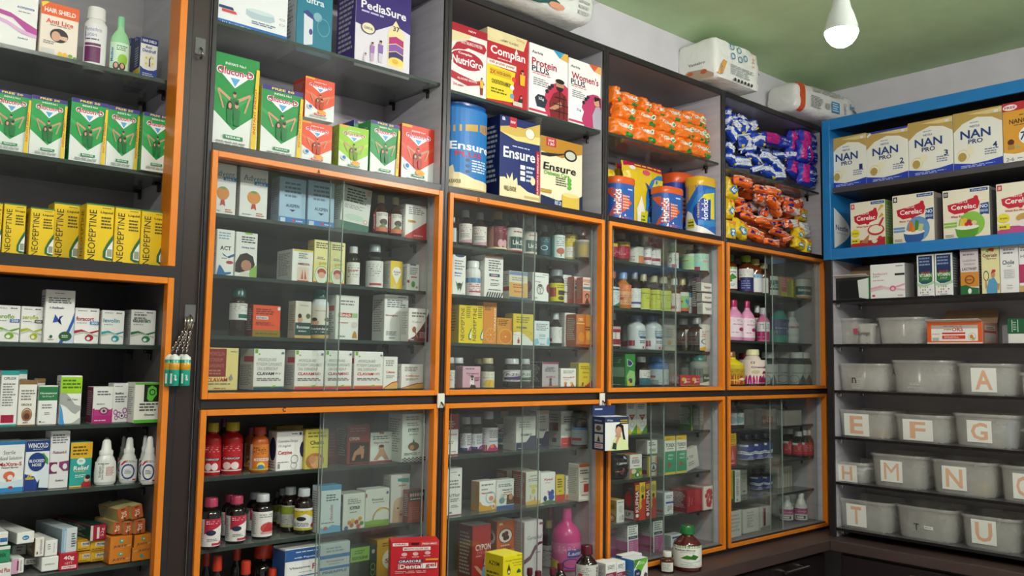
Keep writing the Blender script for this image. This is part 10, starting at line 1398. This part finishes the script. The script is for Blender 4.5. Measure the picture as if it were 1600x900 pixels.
(DP,'rear lower orange diaper packet, @E1, third from left',pa,GO,(3.182,1.94,2.0498),(0,-.1,0),.137,.046,.03,C2,284,312,.005,.2,'f0d8c8',.16),
(DP,'rear lower orange diaper packet, @E1, fourth from left',pa,GO,(3.179,1.94,2.0511),(0,0,0),.142,.047,.03,C2,284,313,.005,.2,'f0d8c8',.16),
(DP,'rear lower orange diaper packet, @E1, rightmost',pa,GO,(3.172,1.94,2.0528),(0,.1,0),.148,.048,.03,C2,284,314,.005,.2,'f0d8c8',.16),
(DP,'upright yellow diaper packet, top of left column, @E1',pa,None,(2.695,1.812,2.1099),(0,.06,0),.074,.084,.045,'e8c21f',286,150,.005,.35,None,.12),
(DP,'upright yellow diaper packet, middle of left column, @E1',pa,None,(2.669,1.802,2.0315),(0,0,0),.044,.078,.045,'e8c21f',286,151,.005,.35,None,.12),
(DP,'upright yellow diaper packet, bottom of left column, @E1',pa,None,(2.667,1.798,1.9496),(0,0,0),.057,.078,.045,'e8c21f',286,152,.005,.35,None,.12),
(DP,'yellow and white diaper packet leaning, lower left, @E1',pa,None,(2.715,1.792,1.9673),(0,.35,0),.085,.066,.045,'e8c21f',286,153,.005,.35,None,.12),
(DP,'yellow diaper packet, right column, upper, @E1',pa,None,(3.212,1.823,2.0914),(0,0,0),.077,.054,.045,'e8c21f',286,154,.005,.35,None,.12),
(DP,'yellow diaper packet, right column, tilted, @E1',pa,None,(3.171,1.812,2.0091),(0,.1,0),.051,.053,.045,'e8c21f',286,155,.005,.35,None,.12),
(DP,'yellow diaper packet, bottom right, left one, @E1',pa,None,(3.146,1.798,1.9672),(0,.2,0),.068,.043,.045,'e8c21f',286,156,.005,.35,None,.12),
(DP,'yellow diaper packet, bottom right, right one, @E1',pa,None,(3.196,1.792,1.951),(0,.05,0),.047,.065,.045,'e8c21f',286,157,.005,.35,None,.12),
(DP,'white film diaper packet, right column, middle, @E1',pa,None,(3.216,1.81,2.0202),(0,0,0),.068,.066,.04,'e0dedc',287,170,.005,.35,None,.2),
(DP,'orange diaper packet standing on end, right, left one, @E1',pa,None,(3.205,1.835,2.1103),(0,-.25,0),.092,.076,.05,'dd5420',284,180,.006,.35,None,.12),
(DP,'orange diaper packet at far right, propped, @E1',pa,None,(3.191,1.835,2.1067),(0,-.25,0),.121,.076,.05,'dd5420',285,181,.006,.35,None,.12)]:
    pack(r[0], words(r[1]), r[2], words(r[3]), *r[4:])

for r in [
(SB,'small clear plastic bin with pink sticker, @R3','bin',None,(3.271,1.62,1.5865),.088,.15,.102,None,None,None,'w'),
(SB,'small clear plastic bin with handwriting, @R3','bin',None,(3.176,1.529,1.5865),.07,.04,.077,None,None,'Syringe',''),
(SB,'large clear bin full of clear wrap, @R3','bin',None,(3.266,1.409,1.5865),.185,.2,.098,None,None,None,'f'),
(SB,'clear bin with handwritten small letter, leftmost, @R4','bin',None,(3.256,1.553,1.411),.202,.2,.103,None,None,'n','w'),
(SB,'clear bin with handwritten A, foil strips inside, @R4','bin',None,(3.256,1.334,1.411),.227,.2,.117,None,None,'A','s'),
(SB,'clear bin with printed A card, @R4','bin',None,(3.256,1.118,1.411),.2,.2,.108,'A',(.293,.697,.1,.86),None,'wf'),
(SB,'low clear bin at frame edge, @R4','bin',None,(3.256,.976,1.411),.083,.2,.08,None,None,None,''),
(SB,'clear bin with printed E card, @R5','bin',None,(3.256,1.55,1.236),.213,.2,.103,'E',(.18,.632,.06,.86),None,'wy'),
(SB,'clear bin with printed F card, @R5','bin',None,(3.256,1.339,1.236),.204,.2,.098,'F',(.219,.733,.06,.82),None,'w'),
(SB,'clear bin with printed G card, blister strips, @R5','bin',None,(3.256,1.125,1.236),.218,.2,.112,'G',(.259,.621,.14,.8),None,'sb'),
(SB,'low clear bin at frame edge, sixth shelf, @R5','bin',None,(3.256,.97,1.236),.091,.2,.071,None,None,None,''),
(SB,'clear bin with printed H card, @R6','bin',None,(3.256,1.602,1.0665),.137,.2,.076,'H',(.149,.713,.02,.86),None,'s'),
(SB,'clear bin with printed M card, @R6','bin',None,(3.256,1.424,1.0665),.215,.2,.119,'M',(.235,.604,.16,.8),None,'wf'),
(SB,'clear bin with printed N card, @R6','bin',None,(3.256,1.202,1.0665),.225,.2,.118,'N',(.225,.584,.14,.82),None,'wy'),
(SB,'clear bin with printed O card, @R6','bin',None,(3.256,1.006,1.0665),.166,.2,.118,'O',(.298,.681,.1,.8),None,'f'),
(SB,'clear bin with printed T card, @R7','bin',None,(3.256,1.554,.896),.223,.2,.11,'T',(.226,.569,.1,.84),None,'wf'),
(SB,'clear bin with handwritten T, @R7','bin',None,(3.256,1.33,.896),.222,.2,.114,None,None,'T','f'),
(SB,'clear bin with printed U card, @R7','bin',None,(3.256,1.119,.896),.196,.2,.112,'U',(.228,.627,.16,.88),None,'f'),
(SB,'low clear bin at frame edge, bottom shelf, @R7','bin',None,(3.256,.973,.896),.097,.2,.078,None,None,None,'')]:
    storage_bin(r[0], words(r[1]), r[2], words(r[3]), *r[4:])
